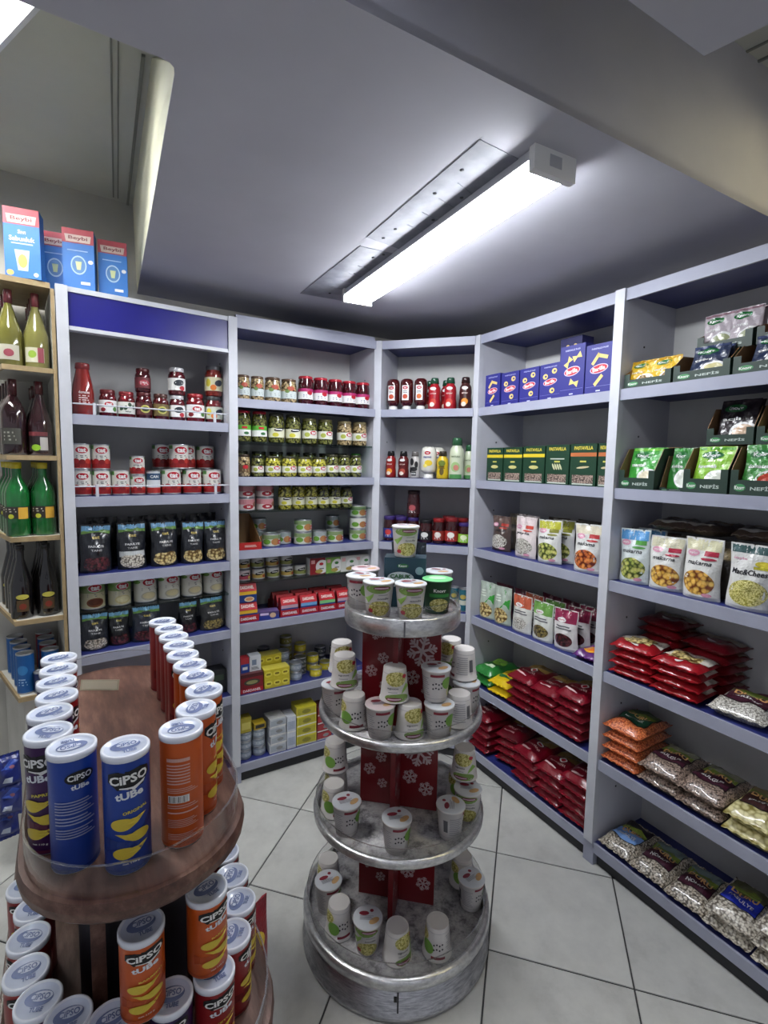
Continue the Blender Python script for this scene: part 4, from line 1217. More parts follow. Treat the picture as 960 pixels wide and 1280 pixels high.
def deco_cart(c1, c2):
    def f(D, w, h):
        D.rect(-w / 2, h * 0.0, w / 2, h, c1, 1); D.ell(w * 0.3, h * 0.45, w * 0.42, h * 0.42, WHITE, 2, 20); D.rect(w * 0.12, h * 0.3, w * 0.42, h * 0.36, TEXTGREY, 3)
        D.ell(w * 0.25, h * 0.62, w * 0.14, h * 0.09, c2, 3); D.ell(w * 0.1, h * 0.18, w * 0.25, h * 0.12, hx('b09a4a'), 3); D.rect(-w * 0.42, h * 0.66, -w * 0.18, h * 0.88, hx('d8a0a0'), 2)
    return f
cA = T_box(0.088, 0.05, 0.088, WHITE, deco_cart(hx('8a1c24'), LOGO_R)); cB = T_box(0.086, 0.05, 0.086, WHITE, deco_cart(hx('7aa84a'), hx('3a7a3a'))); cC = T_box(0.090, 0.05, 0.086, hx('d8d8d2'), deco_cart(hx('d4d6d0'), hx('4a8a4a')))
row(2, 1.018, 'meal_carton', 'box', 'small cartons on the lowest glass shelf', 'on lowest glass shelf', [(cA, 0.456, 0.07, 'dark red carton with white circle'), (cB, 0.548, 0.07, 'green carton with white circle'), (cC, 0.640, 0.07, 'white carton with pale circle'), (cC, 0.733, 0.07, 'white carton with pale circle')])

# tuna sleeves standing in red trays
def T_sleeve(stripe, seed=0):
    w, d, h = 0.092, 0.052, 0.092
    mb = MB()
    prof = [(-d / 2, 0), (-d / 2, h * 0.62), (-d * 0.2, h), (d * 0.2, h), (d / 2, h * 0.62), (d / 2, 0)]
    n = len(prof)
    v = [(-w / 2, y, z) for y, z in prof] + [(w / 2, y, z) for y, z in prof]
    mb.add(v, [(i, i + n, (i + 1) % n + n, (i + 1) % n) for i in range(n)], hx('a81c26')); mb.add(v, [tuple(range(n)), tuple(range(2 * n - 1, n - 1, -1))], hx('8c1620'))
    b_ = mb.mesh('carton', 'paper')
    mb = MB(); D = Dec(mb, front_map(-d / 2))
    D.rect(-w * 0.5, 0, w * 0.5, h * 0.42, hx('1d3a7c'), 1); D.rect(-w * 0.5, h * 0.42, w * 0.5, h * 0.60, stripe, 1); D.ell(w * 0.1, h * 0.17, w * 0.27, h * 0.14, hx('d8c8a8'), 2); D.ell(w * 0.1, h * 0.18, w * 0.2, h * 0.09, hx('c88a5a'), 3)
    dz, dy = h * 0.38, d * 0.3
    D2 = Dec(mb, lambda x, y, o: (x, -d / 2 + dy * (y / h) - o * 0.8, h * 0.62 + dz * (y / h) + o * 0.6))
    D2.rect(-w * 0.5, 0, w * 0.5, h, hx('b01c28'), 0.4); D2.text('DARDANEL', 0, h * 0.5, h * 0.42, hx('e8dcd8'), 1, w=w * 0.72)
    return [('carton', b_), ('print', mb.mesh('print', 'paper'))]
slY, slB, slG, slW = T_sleeve(hx('e0b030')), T_sleeve(hx('6aa0d0')), T_sleeve(hx('7ac07a')), T_sleeve(hx('b89aa8'))
mb = MB(); w_ = 0.104; mb.box(-w_ / 2, w_ / 2, -0.1, 0.1, 0, 0.002, hx('8c1620')); mb.box(-w_ / 2, -w_ / 2 + 0.0015, -0.1, 0.1, 0.002, 0.03, hx('8c1620')); mb.box(w_ / 2 - 0.0015, w_ / 2, -0.1, 0.1, 0.002, 0.03, hx('8c1620')); mb.box(-w_ / 2 + 0.0015, w_ / 2 - 0.0015, 0.0985, 0.1, 0.002, 0.05, hx('8c1620'))
tr1 = mb.mesh('tray_body', 'paper')
mb = MB(); mb.box(-w_ / 2, w_ / 2, -0.1025, -0.1005, 0, 0.034, hx('a81a26')); D = Dec(mb, front_map(-0.1025)); D.text('DARDANEL', 0, 0.017, 0.014, WHITE, 1, w=0.08, bold=0.03)
tr2 = mb.mesh('front_panel', 'paper')
TRAY = [('tray_body', tr1), ('front_panel', tr2)]
WD = 'on tuna shelf'
row(2, 0.818, 'tuna_tray', 'tray', 'red trays on the tuna shelf', WD, [(TRAY, s_, 0.122, 'red lettered cardboard tray of tuna sleeves', dict(yaw=0)) for s_ in (0.075, 0.292, 0.400, 0.508, 0.615)])
nm = ['front', 'middle', 'rear']
for k, (s_, tm, c_) in enumerate([(0.075, slY, 'yellow-striped'), (0.292, slW, 'pink-striped'), (0.400, slB, 'blue-striped'), (0.508, slG, 'green-striped'), (0.615, slW, 'dark-striped')]):
    for j in range(3):
        t = thing('tuna_sleeve', c_ + ' red and blue tuna sleeve, ' + nm[j] + ' in its red tray', 'box', 'tuna sleeves in red trays', BAY[2].at(s_, 0.052 + 0.062 * j, 0.821), BAY[2].rz + (0.0 if s_ < 0.6 else -0.06 * j))
        fill(t, tm)
row(2, 0.818, 'tuna_sleeve', 'box', 'tuna sleeves in red trays', 'at left of tuna shelf', [(slY, 0.075, 0.062, 'orange-striped tuna sleeve lying on the others', dict(dz=0.096, rx=0.0))])
flatb = T_box(0.105, 0.07, 0.038, hx('4a3a6a'), lambda D, w, h: (D.rect(-w / 2, 0, w / 2, h * 0.5, hx('2a3a8a'), 1), D.ell(w * 0.2, h * 0.5, w * 0.15, h * 0.35, hx('c8a88a'), 2), D.rect(-w * 0.4, h * 0.55, w * 0.0, h * 0.85, hx('c8b8d8'), 2)), hx('5a4a7a'))
row(2, 0.818, 'fish_carton', 'box', None, 'lying between red trays on tuna shelf', [(flatb, 0.183, 0.055, 'flat purple and blue carton', dict(yaw=-0.15))])

# lower tins of the pickle unit
def deco_tin2(c):
    return lambda D, h, R: (D.rect(-R * 1.4, h * 0.3, R * 1.4, h * 0.7, c, 1, 10), D.lines(-R * 0.6, R * 0.6, h * 0.38, h * 0.62, 2, WHITE, 2))
tY = T_can(0.034, 0.047, hx('c8b82c'), deco_tin2(hx('e0d040')), top=hx('d8cf6a')); tS = T_can(0.034, 0.047, hx('8a94a0'), deco_tin2(hx('aab4c0')), top=hx('c4ccd6')); tD = T_can(0.034, 0.047, hx('3a3e44'), deco_tin2(hx('5a6066')), top=hx('6a7078')); tO = T_can(0.034, 0.047, hx('7a7436'), deco_tin2(hx('8a8440')), top=hx('9a9450'))
W5 = 'on shelf of small tins'
def stack(bay, z, tm, s_, d_, n, step, name, cat, group, desc, where, yaw=None):
    lv = {1: [''], 2: ['lower', 'upper'], 3: ['bottom', 'middle', 'top'], 4: ['bottom', 'second', 'third', 'top'], 5: ['bottom', 'second', 'third', 'fourth', 'top'], 6: ['bottom', 'second', 'third', 'fourth', 'fifth', 'top']}[n]
    for k in range(n):
        lab = desc + ((', ' + lv[k] + ' in stack ') if n > 1 else ' ') + where
        tt = tm[k % len(tm)] if isinstance(tm[0], list) else tm
        t = thing(name, lab, cat, group, BAY[bay].at(s_ + rnd.uniform(-0.002, 0.002), d_, z + 0.0005 + step * k), BAY[bay].rz + (rnd.uniform(-0.06, 0.06) if yaw is None else yaw + rnd.uniform(-0.03, 0.03)))
        fill(t, tt)
GT = 'small fish tins'
stack(2, 0.45, tS, 0.345, 0.075, 2, 0.0475, 'fish_tin', 'tin', GT, 'silver blue tin', 'beside yellow packs ' + W5)
stack(2, 0.45, tS, 0.300, 0.15, 3, 0.0475, 'fish_tin', 'tin', GT, 'silver tin', 'behind silver blue tins ' + W5)
stack(2, 0.45, tD, 0.395, 0.135, 2, 0.0475, 'fish_tin', 'tin', GT, 'dark silver tin', 'in the middle ' + W5)
stack(2, 0.45, tY, 0.455, 0.06, 1, 0.0475, 'fish_tin', 'tin', GT, 'yellow tin nearest the front edge', W5)
stack(2, 0.45, tY, 0.470, 0.14, 2, 0.0475, 'fish_tin', 'tin', GT, 'yellow tin', 'behind the front yellow tin ' + W5)
stack(2, 0.45, tY, 0.540, 0.12, 1, 0.0475, 'fish_tin', 'tin', GT, 'rightmost yellow tin', W5)
stack(2, 0.45, tY, 0.425, 0.215, 3, 0.0475, 'fish_tin', 'tin', GT, 'olive yellow tin', 'in the middle rear ' + W5)
stack(2, 0.45, tO, 0.350, 0.235, 4, 0.0475, 'fish_tin', 'tin', GT, 'dull olive tin', 'in the tallest stack ' + W5)
stack(2, 0.45, tD, 0.560, 0.235, 2, 0.0475, 'fish_tin', 'tin', GT, 'dark tin', 'at rear right ' + W5)
stack(2, 0.45, tD, 0.640, 0.20, 2, 0.0475, 'fish_tin', 'tin', GT, 'dark tin', 'at far right ' + W5)
stack(2, 0.45, tD, 0.225, 0.25, 3, 0.0475, 'fish_tin', 'tin', GT, 'dark tin', 'behind yellow packs ' + W5)
rbx = T_box(0.115, 0.10, 0.098, hx('7c1620'), lambda D, w, h: (D.rect(-w / 2, h * 0.02, w / 2, h * 0.24, hx('b01c28'), 1), D.text('DARDANEL', 0, h * 0.13, h * 0.13, WHITE, 2, w=w * 0.8), D.ell(0, h * 0.55, w * 0.36, h * 0.17, hx('3a3a30'), 1), D.ell(0, h * 0.55, w * 0.26, h * 0.1, hx('8a8a5a'), 2), D.rect(-w * 0.5, h * 0.82, w * 0.5, h, hx('4a1a1e'), 1)), hx('5a2a2e'))
row(2, 0.45, 'tuna_box', 'box', None, W5, [(rbx, 0.090, 0.07, 'dark red lettered tuna box', dict(yaw=0))])
sb1 = T_box(0.042, 0.05, 0.075, hx('b83038'), lambda D, w, h: (D.rect(-w / 2, 0, w / 2, h * 0.6, hx('2a4a9a'), 1), D.rect(-w * 0.3, h * 0.2, w * 0.3, h * 0.4, WHITE, 2))); sb2 = T_box(0.058, 0.05, 0.08, hx('d4d8dc'), lambda D, w, h: (D.rect(-w * 0.3, h * 0.4, w * 0.1, h * 0.75, hx('7a8aa0'), 1), D.lines(-w * 0.35, w * 0.35, h * 0.1, h * 0.3, 3, TEXTGREY, 1)))
row(2, 0.45, 'small_carton', 'box', 'cartons on the tuna box', 'standing on dark red tuna box', [(sb1, 0.062, 0.07, 'red and blue small carton', dict(dz=0.0985, yaw=0)), (sb2, 0.115, 0.07, 'white small carton', dict(dz=0.0985, yaw=0))])
yp = T_box(0.135, 0.068, 0.049, hx('c8b82c'), lambda D, w, h: [(D.ell(w * x, h * 0.5, w * 0.14, h * 0.3, hx('e0d450'), 1), D.rect(w * x - w * 0.08, h * 0.42, w * x + w * 0.08, h * 0.6, hx('7a6a1a'), 2)) for x in (-0.33, 0.0, 0.33)], hx('d4c850'), 'film')
stack(2, 0.45, yp, 0.222, 0.055, 2, 0.0495, 'tin_multipack', 'pack', 'yellow multipacks', 'yellow wrapped tin pack', 'in front, beside dark red box')
stack(2, 0.45, yp, 0.205, 0.13, 3, 0.0495, 'tin_multipack', 'pack', 'yellow multipacks', 'yellow wrapped tin pack', 'behind the front yellow packs')
W6 = 'on bottom pickle-unit shelf'
stack(2, 0.095, tS, 0.062, 0.06, 3, 0.0475, 'fish_tin', 'tin', GT, 'silver tin', 'leftmost ' + W6)
stack(2, 0.095, tS, 0.134, 0.06, 3, 0.0475, 'fish_tin', 'tin', GT, 'silver tin', 'second stack ' + W6)
yw_ = T_box(0.06, 0.055, 0.03, hx('b89a2a'), lambda D, w, h: D.rect(-w * 0.4, h * 0.2, w * 0.4, h * 0.8, hx('2a2a2a'), 1), hx('d8b830')); yt_ = T_box(0.055, 0.055, 0.075, hx('b8a83a'), lambda D, w, h: D.rect(-w * 0.4, h * 0.2, w * 0.4, h * 0.7, hx('d8cc6a'), 1))
row(2, 0.095, 'small_carton', 'box', 'cartons on the silver tins', 'on silver tins of bottom shelf', [(yt_, 0.062, 0.06, 'tall yellow carton', dict(dz=0.143)), (yw_, 0.134, 0.06, 'flat yellow and black carton', dict(dz=0.143))])
def pk(bg, c, top): return T_box(0.088, 0.09, 0.046, bg, lambda D, w, h: (D.rect(-w * 0.45, h * 0.18, w * 0.45, h * 0.82, c, 1), D.ell(w * 0.1, h * 0.5, w * 0.2, h * 0.2, hx('8a8a8a'), 2), D.rect(-w * 0.5, 0, w * 0.5, h * 0.14, hx('e0e0dc'), 2)), top, 'film')
pkW, pkR = pk(hx('c8ccd2'), hx('aab2bc'), hx('d8d8d4')), pk(hx('8a1c26'), hx('a82c34'), hx('6a1a22'))
pkY = T_box(0.112, 0.09, 0.053, hx('d8cc30'), lambda D, w, h: (D.rect(-w * 0.45, h * 0.2, w * 0.45, h * 0.85, hx('b8b02a'), 1), D.ell(0, h * 0.5, w * 0.22, h * 0.22, hx('8a8420'), 2), D.rect(-w * 0.5, 0, w * 0.5, h * 0.14, hx('e6e4c8'), 2)), hx('e6dc3a'), 'film')
pkN = T_box(0.05, 0.09, 0.088, hx('ccd2dc'), lambda D, w, h: (D.rect(-w * 0.4, h * 0.2, w * 0.4, h * 0.7, hx('a8b2c4'), 1), D.rect(-w * 0.5, 0, w * 0.5, h * 0.08, WHITE, 2)), hx('dadee4'), 'film')
stack(2, 0.095, pkW, 0.225, 0.06, 4, 0.0465, 'tin_multipack', 'pack', 'multipacks on the bottom shelf', 'white wrapped pack', W6)
stack(2, 0.095, pkN, 0.300, 0.06, 2, 0.0885, 'tin_multipack', 'pack', 'multipacks on the bottom shelf', 'narrow white pack', W6)
stack(2, 0.095, pkY, 0.387, 0.06, 4, 0.0535, 'tin_multipack', 'pack', 'multipacks on the bottom shelf', 'bright yellow wrapped pack', W6)
stack(2, 0.095, pkR, 0.492, 0.06, 4, 0.0465, 'tin_multipack', 'pack', 'multipacks on the bottom shelf', 'dark red wrapped pack', W6)

# ------------------------------------------------------------------ corner unit: sauces
def sq(prof, n=20): return prof
def inv_deco(c):
    return lambda D: (D.rect(-0.02, 0.055, 0.02, 0.135, WHITE, 1, 5), D.ell(0, 0.122, 0.014, 0.009, LOGO_R, 2), D.text('tat', 0, 0.122, 0.008, WHITE, 3), D.ell(0, 0.075, 0.014, 0.013, c, 2), D.lines(-0.012, 0.012, 0.093, 0.108, 2, TEXTGREY, 2))
def inverted(c): return T_bottle([(0.016, 0.024), (0.03, 0.034), (0.036, 0.05), (0.0365, 0.145), (0.034, 0.162), (0.024, 0.172), (0, 0.172)], hx('4a1414'), [(0, 0), (0.025, 0), (0.026, 0.003), (0.024, 0.022), (0.017, 0.026)], hx('dcdcda'), inv_deco(c), 0.0368, 'bottleglass')
invA, invB = inverted(hx('c04a2a')), inverted(hx('d06a2a'))
def squeeze(body, cap, deco, h=0.172, R=0.034, capw=0.45):
    hb = h * 0.82
    return T_bottle([(0, 0), (R * 0.92, 0), (R, 0.006), (R, hb * 0.28), (R * 0.90, hb * 0.45), (R * 0.97, hb * 0.68), (R * 0.9, hb * 0.86), (R * 0.62, hb * 0.97), (R * 0.6, hb)], body,
                    [(R * 0.64, hb), (R * 0.7, hb + 0.001), (R * 0.62, h * 0.97), (R * 0.55, h), (0, h)], cap, deco, R + 0.0005)
def kdeco(R, h, c):
    return lambda D: (D.ell(0, h * 0.66, R * 0.5, h * 0.05, WHITE, 1), D.text('KETÇAP', 0, h * 0.5, h * 0.045, hx('f0d8d0'), 1, w=R * 1.0), D.ell(0, h * 0.25, R * 0.55, h * 0.1, c, 1), D.ell(-R * 0.15, h * 0.17, R * 0.4, h * 0.07, hx('e8d8c8'), 2))
ketA = squeeze(hx('a01420'), hx('1e4a34'), kdeco(0.034, 0.172, hx('c03a2a')))
ketB = squeeze(hx('3c1412'), hx('2a1212'), kdeco(0.034, 0.172, hx('e0902a')))
row(3, 1.91, 'sauce_bottle', 'bottle', 'sauce bottles in the corner unit', 'on top corner-unit shelf', [
    (invA, 0.062, 0.08, 'inverted dark ketchup bottle with white label'), (invA, 0.140, 0.08, 'inverted dark ketchup bottle with white label'), (invB, 0.219, 0.08, 'inverted dark ketchup bottle with picture label'),
    (ketA, 0.296, 0.08, 'bright red ketchup bottle, green cap'), (ketA, 0.383, 0.08, 'bright red ketchup bottle, green cap'), (ketB, 0.464, 0.08, 'dark brown sauce bottle with orange picture')])
row(3, 1.91, 'sauce_bottle', 'bottle', 'sauce bottles in the corner unit', 'behind others on corner unit top shelf', [(ketA, 0.345, 0.165, 'red ketchup bottle'), (ketA, 0.25, 0.17, 'red ketchup bottle')])
sA = squeeze(hx('8c1a18'), BLACK, kdeco(0.030, 0.148, hx('e0902a')), 0.148, 0.030); sB = squeeze(hx('5a1416'), BLACK, kdeco(0.031, 0.148, hx('a84a3a')), 0.148, 0.031)
def cow(D):
    for x, y, a, b2 in ((-0.012, 0.09, 0.012, 0.02), (0.014, 0.075, 0.01, 0.018), (0.0, 0.05, 0.02, 0.012), (-0.02, 0.045, 0.008, 0.016)): D.ell(x, y, a, b2, hx('1c1c1e'), 1)
    D.rect(-0.014, 0.014, 0.014, 0.036, hx('1c1c1e'), 1, 4); D.text('SOS', 0, 0.025, 0.01, WHITE, 2)
sC = squeeze(hx('b8b4b0'), hx('6a6664'), cow, 0.147, 0.029)
sD = T_bottle([(0.02, 0.026), (0.036, 0.034), (0.042, 0.05), (0.042, 0.145), (0.037, 0.165), (0.024, 0.174), (0, 0.174)], hx('dedcd0'), [(0, 0), (0.028, 0), (0.029, 0.003), (0.026, 0.024), (0.02, 0.027)], hx('e6e6e2'), lambda D: (D.ell(0, 0.14, 0.017, 0.01, LOGO_R, 1), D.text('tat', 0, 0.14, 0.009, WHITE, 2), D.text('mayonez', 0, 0.115, 0.012, hx('2a3a8a'), 1, w=0.045), D.ell(0.006, 0.085, 0.022, 0.016, hx('e0c030'), 1), D.ell(-0.012, 0.07, 0.012, 0.01, hx('e8d870'), 2)), 0.0425)
sE = squeeze(hx('d0b01c'), hx('2c2414'), lambda D: (D.ell(0, 0.085, 0.02, 0.016, hx('6a7a2a'), 1), D.ell(0, 0.04, 0.012, 0.02, hx('5a4a1a'), 1), D.lines(-0.018, 0.018, 0.055, 0.07, 2, hx('4a3a1a'), 1)), 0.150, 0.033)
def nat(R, h): return squeeze(hx('c8d0b4'), hx('2c5a3a'), lambda D: (D.ell(0, h * 0.30, R * 0.6, h * 0.12, hx('9ab87a'), 1), D.ell(R * 0.1, h * 0.28, R * 0.35, h * 0.07, hx('c07a6a'), 2), D.text('NATURA', 0, h * 0.55, h * 0.04, hx('6a7a5a'), 1, w=R * 1.2), D.rect(-R * 0.9, 0.004, R * 0.9, h * 0.12, hx('4a8a4a'), 1, 5)), h, R)
row(3, 1.54, 'sauce_bottle', 'bottle', 'sauce bottles in the corner unit', 'on second corner shelf', [
    (sA, 0.056, 0.08, 'red and orange sauce bottle, black cap'), (sB, 0.130, 0.08, 'dark red sauce bottle, black cap'), (sC, 0.196, 0.08, 'grey sauce bottle with black cow patches'), (sD, 0.273, 0.085, 'white inverted mayonnaise bottle'),
    (sE, 0.352, 0.08, 'yellow mustard bottle, dark cap'), (nat(0.041, 0.222), 0.428, 0.08, 'tall pale green bottle, green cap'), (nat(0.032, 0.188), 0.487, 0.14, 'shorter pale green bottle, green cap')])
row(3, 1.54, 'sauce_bottle', 'bottle', 'sauce bottles in the corner unit', 'behind others on second corner shelf', [(nat(0.036, 0.2), 0.41, 0.2, 'pale green bottle'), (sD, 0.30, 0.19, 'white mayonnaise bottle')])
def jl(c, c2, lid, h, R=0.034): return T_jar(R, h, lid, hx('3a1216'), lambda D, hh, RR: (arc(D, RR, hh * 0.15, hh * 0.6, c, 1, 2.4), D.ell(0, hh * 0.42, RR * 0.55, hh * 0.13, c2, 2), D.lines(-RR * 0.5, RR * 0.5, hh * 0.2, hh * 0.3, 2, WHITE, 2)), 'jarglass', 0.14, 0.95)
jB = jl(hx('2a3a8a'), hx('c03a3a'), hx('3a2a6a'), 0.138); jK = jl(hx('17171a'), hx('d8d8d4'), hx('17171a'), 0.128, 0.038); jR = jl(hx('8a2a20'), hx('e0d8d0'), hx('8a1e20'), 0.138); jR2 = jl(hx('a02a24'), hx('e8e4dc'), hx('7a1a1e'), 0.146, 0.037); jG = jl(hx('8ac03a'), hx('e0e8c0'), hx('3a2a6a'), 0.120); jT = jl(hx('3a161c'), hx('a04a50'), hx('2a1418'), 0.150, 0.036)
row(3, 1.183, 'spread_jar', 'jar', 'spread jars in the corner unit', 'on third corner shelf', [(jB, 0.055, 0.08, 'blue-labelled jar with purple lid'), (jB, 0.125, 0.08, 'blue-labelled jar with purple lid'), (jB, 0.194, 0.08, 'blue-labelled jar with purple lid'), (jK, 0.268, 0.08, 'black spread jar with white oval'), (jR, 0.341, 0.08, 'red spread jar'), (jR2, 0.413, 0.08, 'wide red spread jar with white patch'), (jG, 0.484, 0.08, 'purple-lidded jar with lime label')])
row(3, 1.183, 'spread_jar', 'jar', 'spread jars in the corner unit', 'standing on the blue-labelled jars', [(jT, 0.194, 0.08, 'tall dark red jar', dict(dz=0.1385))])
row(3, 1.183, 'spread_jar', 'jar', 'spread jars in the corner unit', 'behind others on third corner shelf', [(jB, 0.09, 0.16, 'purple-lidded jar'), (jR2, 0.38, 0.165, 'red jar'), (jR, 0.46, 0.165, 'red jar')])
tl = T_can(0.024, 0.128, hx('2c6a7a'), lambda D, h, R: (arc(D, R, h * 0.3, h * 0.5, hx('d8d8c8'), 1), D.ell(0, h * 0.65, R * 0.7, h * 0.1, hx('c8b05a'), 2)))
row(3, 0.818, 'drink_can', 'can', 'teal cans in the corner unit', 'on fourth corner shelf', [(tl, 0.440, 0.08, 'slim teal can'), (tl, 0.493, 0.06, 'slim teal can')])

# ------------------------------------------------------------------ pasta unit
NAVY = hx('27287e')
def deco_bar(shape):
    def f(D, w, h):
        D.text('FARFALLE N.65', 0, h * 0.91, h * 0.035, hx('b8bce0'), 1, w=w * 0.6)
        D.ell(0, h * 0.5, w * 0.33, h * 0.09, hx('d8c8d8'), 1, 22, rot=0.12); D.ell(0, h * 0.5, w * 0.30, h * 0.075, hx('c02038'), 2, 22, rot=0.12)
        D.text('Barilla', 0, h * 0.5, h * 0.085, WHITE, 3, w=w * 0.46, rot=0.12, bold=0.03)
        P = hx('e2c878')
        if shape == 'tube':
            for x, y, r in ((0.12, 0.74, -0.3), (-0.12, 0.70, 0.9), (0.0, 0.27, 0.8)):
                c, s_ = math.cos(r), math.sin(r); a, b2 = w * 0.2, w * 0.055
                D.poly([(w * x + c * a - s_ * b2, h * y + s_ * a + c * b2), (w * x - c * a - s_ * b2, h * y - s_ * a + c * b2), (w * x - c * a + s_ * b2, h * y - s_ * a - c * b2), (w * x + c * a + s_ * b2, h * y + s_ * a - c * b2)][::1], P, 4)
        elif shape == 'bow':
            for x, y, r in ((-0.16, 0.68, 0.9), (0.2, 0.76, 0.4), (0.1, 0.27, -0.3)):
                c, s_ = math.cos(r), math.sin(r); a, b2 = w * 0.17, w * 0.11
                for sg in (-1, 1):
                    pts = [(0, b2 * 0.25), (sg * a, b2), (sg * a, -b2), (0, -b2 * 0.25)]
                    D.poly([(w * x + c * px - s_ * py, h * y + s_ * px + c * py) for px, py in (pts[::-1] if sg > 0 else pts)], P, 4)
        else:
            for x, y in ((-0.22, 0.66), (0.2, 0.78), (0.12, 0.26)): D.ell(w * x, h * y, w * 0.12, w * 0.10, P, 4, 14); D.ell(w * x + w * 0.02, h * y, w * 0.05, w * 0.04, NAVY, 5, 10)
        D.rect(-w * 0.46, h * 0.15, w * 0.46, h * 0.155, hx('8a8ec8'), 1); D.rect(-w * 0.08, h * 0.05, w * 0.08, h * 0.075, hx('c8cce8'), 1)
    return f
b1_ = T_box(0.108, 0.07, 0.165, NAVY, deco_bar('tube')); b2_ = T_box(0.120, 0.07, 0.160, NAVY, deco_bar('ring')); b3_ = T_box(0.126, 0.08, 0.214, NAVY, deco_bar('bow')); b4_ = T_box(0.128, 0.08, 0.196, NAVY, deco_bar('tube')); b5_ = T_box(0.12, 0.07, 0.165, hx('1c1c54'), deco_bar('ring'))
WA = 'on top pasta-unit shelf'
row(4, 1.91, 'pasta_box', 'box', 'blue pasta boxes', WA, [(b1_, 0.078, 0.065, 'navy pasta box with tube picture', dict(yaw=0)), (b2_, 0.197, 0.07, 'navy pasta box with ring pasta', dict(yaw=0)), (b2_, 0.324, 0.07, 'navy pasta box with ring pasta', dict(yaw=0)), (b2_, 0.450, 0.07, 'navy pasta box with ring pasta', dict(yaw=0)),
    (b3_, 0.577, 0.065, 'tallest navy pasta box with bow pasta', dict(yaw=0)), (b4_, 0.710, 0.065, 'large navy pasta box with tube pasta', dict(yaw=0))])
row(4, 1.91, 'pasta_box', 'box', 'blue pasta boxes', 'in rear row ' + WA, [(b5_, 0.42, 0.2, 'dark navy pasta box', dict(yaw=0)), (b5_, 0.55, 0.2, 'dark navy pasta box', dict(yaw=0)), (b5_, 0.69, 0.2, 'dark navy pasta box', dict(yaw=0))])
b6_ = T_box(0.12, 0.075, 0.125, hx('1c1c54'), lambda D, w, h: (D.ell(0, h * 0.3, w * 0.3, h * 0.14, hx('c02038'), 1), D.text('Barilla', 0, h * 0.3, h * 0.14, WHITE, 2, w=w * 0.46), D.ell(w * 0.2, h * 0.62, w * 0.1, h * 0.13, hx('e2c878'), 2), D.ell(-w * 0.15, h * 0.65, w * 0.1, h * 0.1, hx('e2c878'), 2)))
row(4, 1.91, 'pasta_box', 'box', 'blue pasta boxes', 'atop the rear row ' + WA, [(b6_, 0.445, 0.2, 'small dark navy pasta box', dict(dz=0.1655, yaw=0))])
PG = hx('143a26')
def deco_pv(band, kind=0):
    def f(D, w, h):
        D.text('PASTAVILLA', 0, h * 0.9, h * 0.085, hx('d8c84a'), 2, w=w * 0.72, bold=0.03)
        if band: D.rect(-w * 0.5, h * 0.70, w * 0.5, h * 0.79, band, 1)
        else: D.lines(-w * 0.3, w * 0.3, h * 0.62, h * 0.68, 1, hx('c8d0c0'), 1)
        D.rect(-w * 0.12, h * 0.56, w * 0.12, h * 0.6, hx('c8c05a'), 1)
        if kind == 0: D.ell(0, h * 0.43, w * 0.22, h * 0.05, hx('c8c07a'), 1)
        elif kind == 1:
            for k in range(4): D.ell(w * (-0.15 + 0.1 * k), h * 0.45, w * 0.035, h * 0.09, hx('c8c8a0'), 1, rot=0.5)
        else: D.ell(0, h * 0.44, w * 0.25, h * 0.025, hx('c8b890'), 1, rot=0.1)
        D.rect(-w * 0.4, h * 0.06, w * 0.4, h * 0.26, WHITE, 1, 1, 1, 1); D.rect(-w * 0.4, h * 0.025, w * 0.4, h * 0.055, hx('c8d0c0'), 1)
    return f
def pv(w, h, band, kind):
    tb = T_box(w, 0.075, h, PG, lambda D, w, h: None)
    mb = MB(); D = Dec(mb, front_map(-0.0375)); D.rect(-w / 2, 0, w / 2, h, PG, 0.4); deco_pv(band, kind)(D, w, h)
    return [tb[0], ('print', mb.mesh('print', ('paper', 'wheat_brown')))]
YB, OB = hx('d8c02a'), hx('b8683a')
WB = 'on second pasta-unit shelf'
row(4, 1.54, 'pasta_box', 'box', 'green pasta boxes', WB, [(pv(0.118, 0.167, YB, 0), 0.112, 0.07, 'dark green pasta box, yellow band', dict(yaw=0)), (pv(0.124, 0.167, YB, 0), 0.240, 0.07, 'dark green pasta box, yellow band', dict(yaw=0)), (pv(0.132, 0.17, YB, 0), 0.377, 0.07, 'dark green pasta box, yellow band', dict(yaw=0)),
    (pv(0.130, 0.172, None, 1), 0.515, 0.07, 'dark green pasta box without a band', dict(yaw=0)), (pv(0.130, 0.174, OB, 2), 0.652, 0.07, 'dark green pasta box, orange band', dict(yaw=0)), (pv(0.06, 0.174, OB, 2), 0.755, 0.07, 'narrow dark green box, orange band', dict(yaw=0))])

# dry soup / pasta pouches
def deco_pas(top, accent, word, wcol=hx('26262c')):
    def f(D, w, h):
        D.rect(-w * 0.46, h * 0.80, w * 0.46, h * 0.975, top, 1, 8, 2)
        D.ell(-w * 0.24, h * 0.75, w * 0.17, h * 0.055, hx('d89ab0'), 2); D.text('mylo', -w * 0.24, h * 0.75, h * 0.045, WHITE, 3, w=w * 0.22)
        D.rect(w * 0.08, h * 0.72, w * 0.42, h * 0.80, accent, 2, 3)
        D.text(word, -w * 0.02, h * 0.60, h * 0.075, wcol, 2, w=w * 0.66, bold=0.015, shear=0.2)
        D.ell(w * 0.2, h * 0.67, w * 0.2, h * 0.022, accent, 3)
        D.ell(0, h * 0.28, w * 0.42, h * 0.2, WHITE, 2, 24, 1, 3)
        D.ell(w * 0.25, h * 0.09, w * 0.12, h * 0.03, hx('c88aa0'), 3)
    return f
def pas(w, h, bg, top, accent, word, food, seed, back=None): return T_pouch(w, h, 0.062, bg, deco_pas(top, accent, word), ('film', food), seed, back or hx('6a6258'))
PW = hx('dcdcd8')
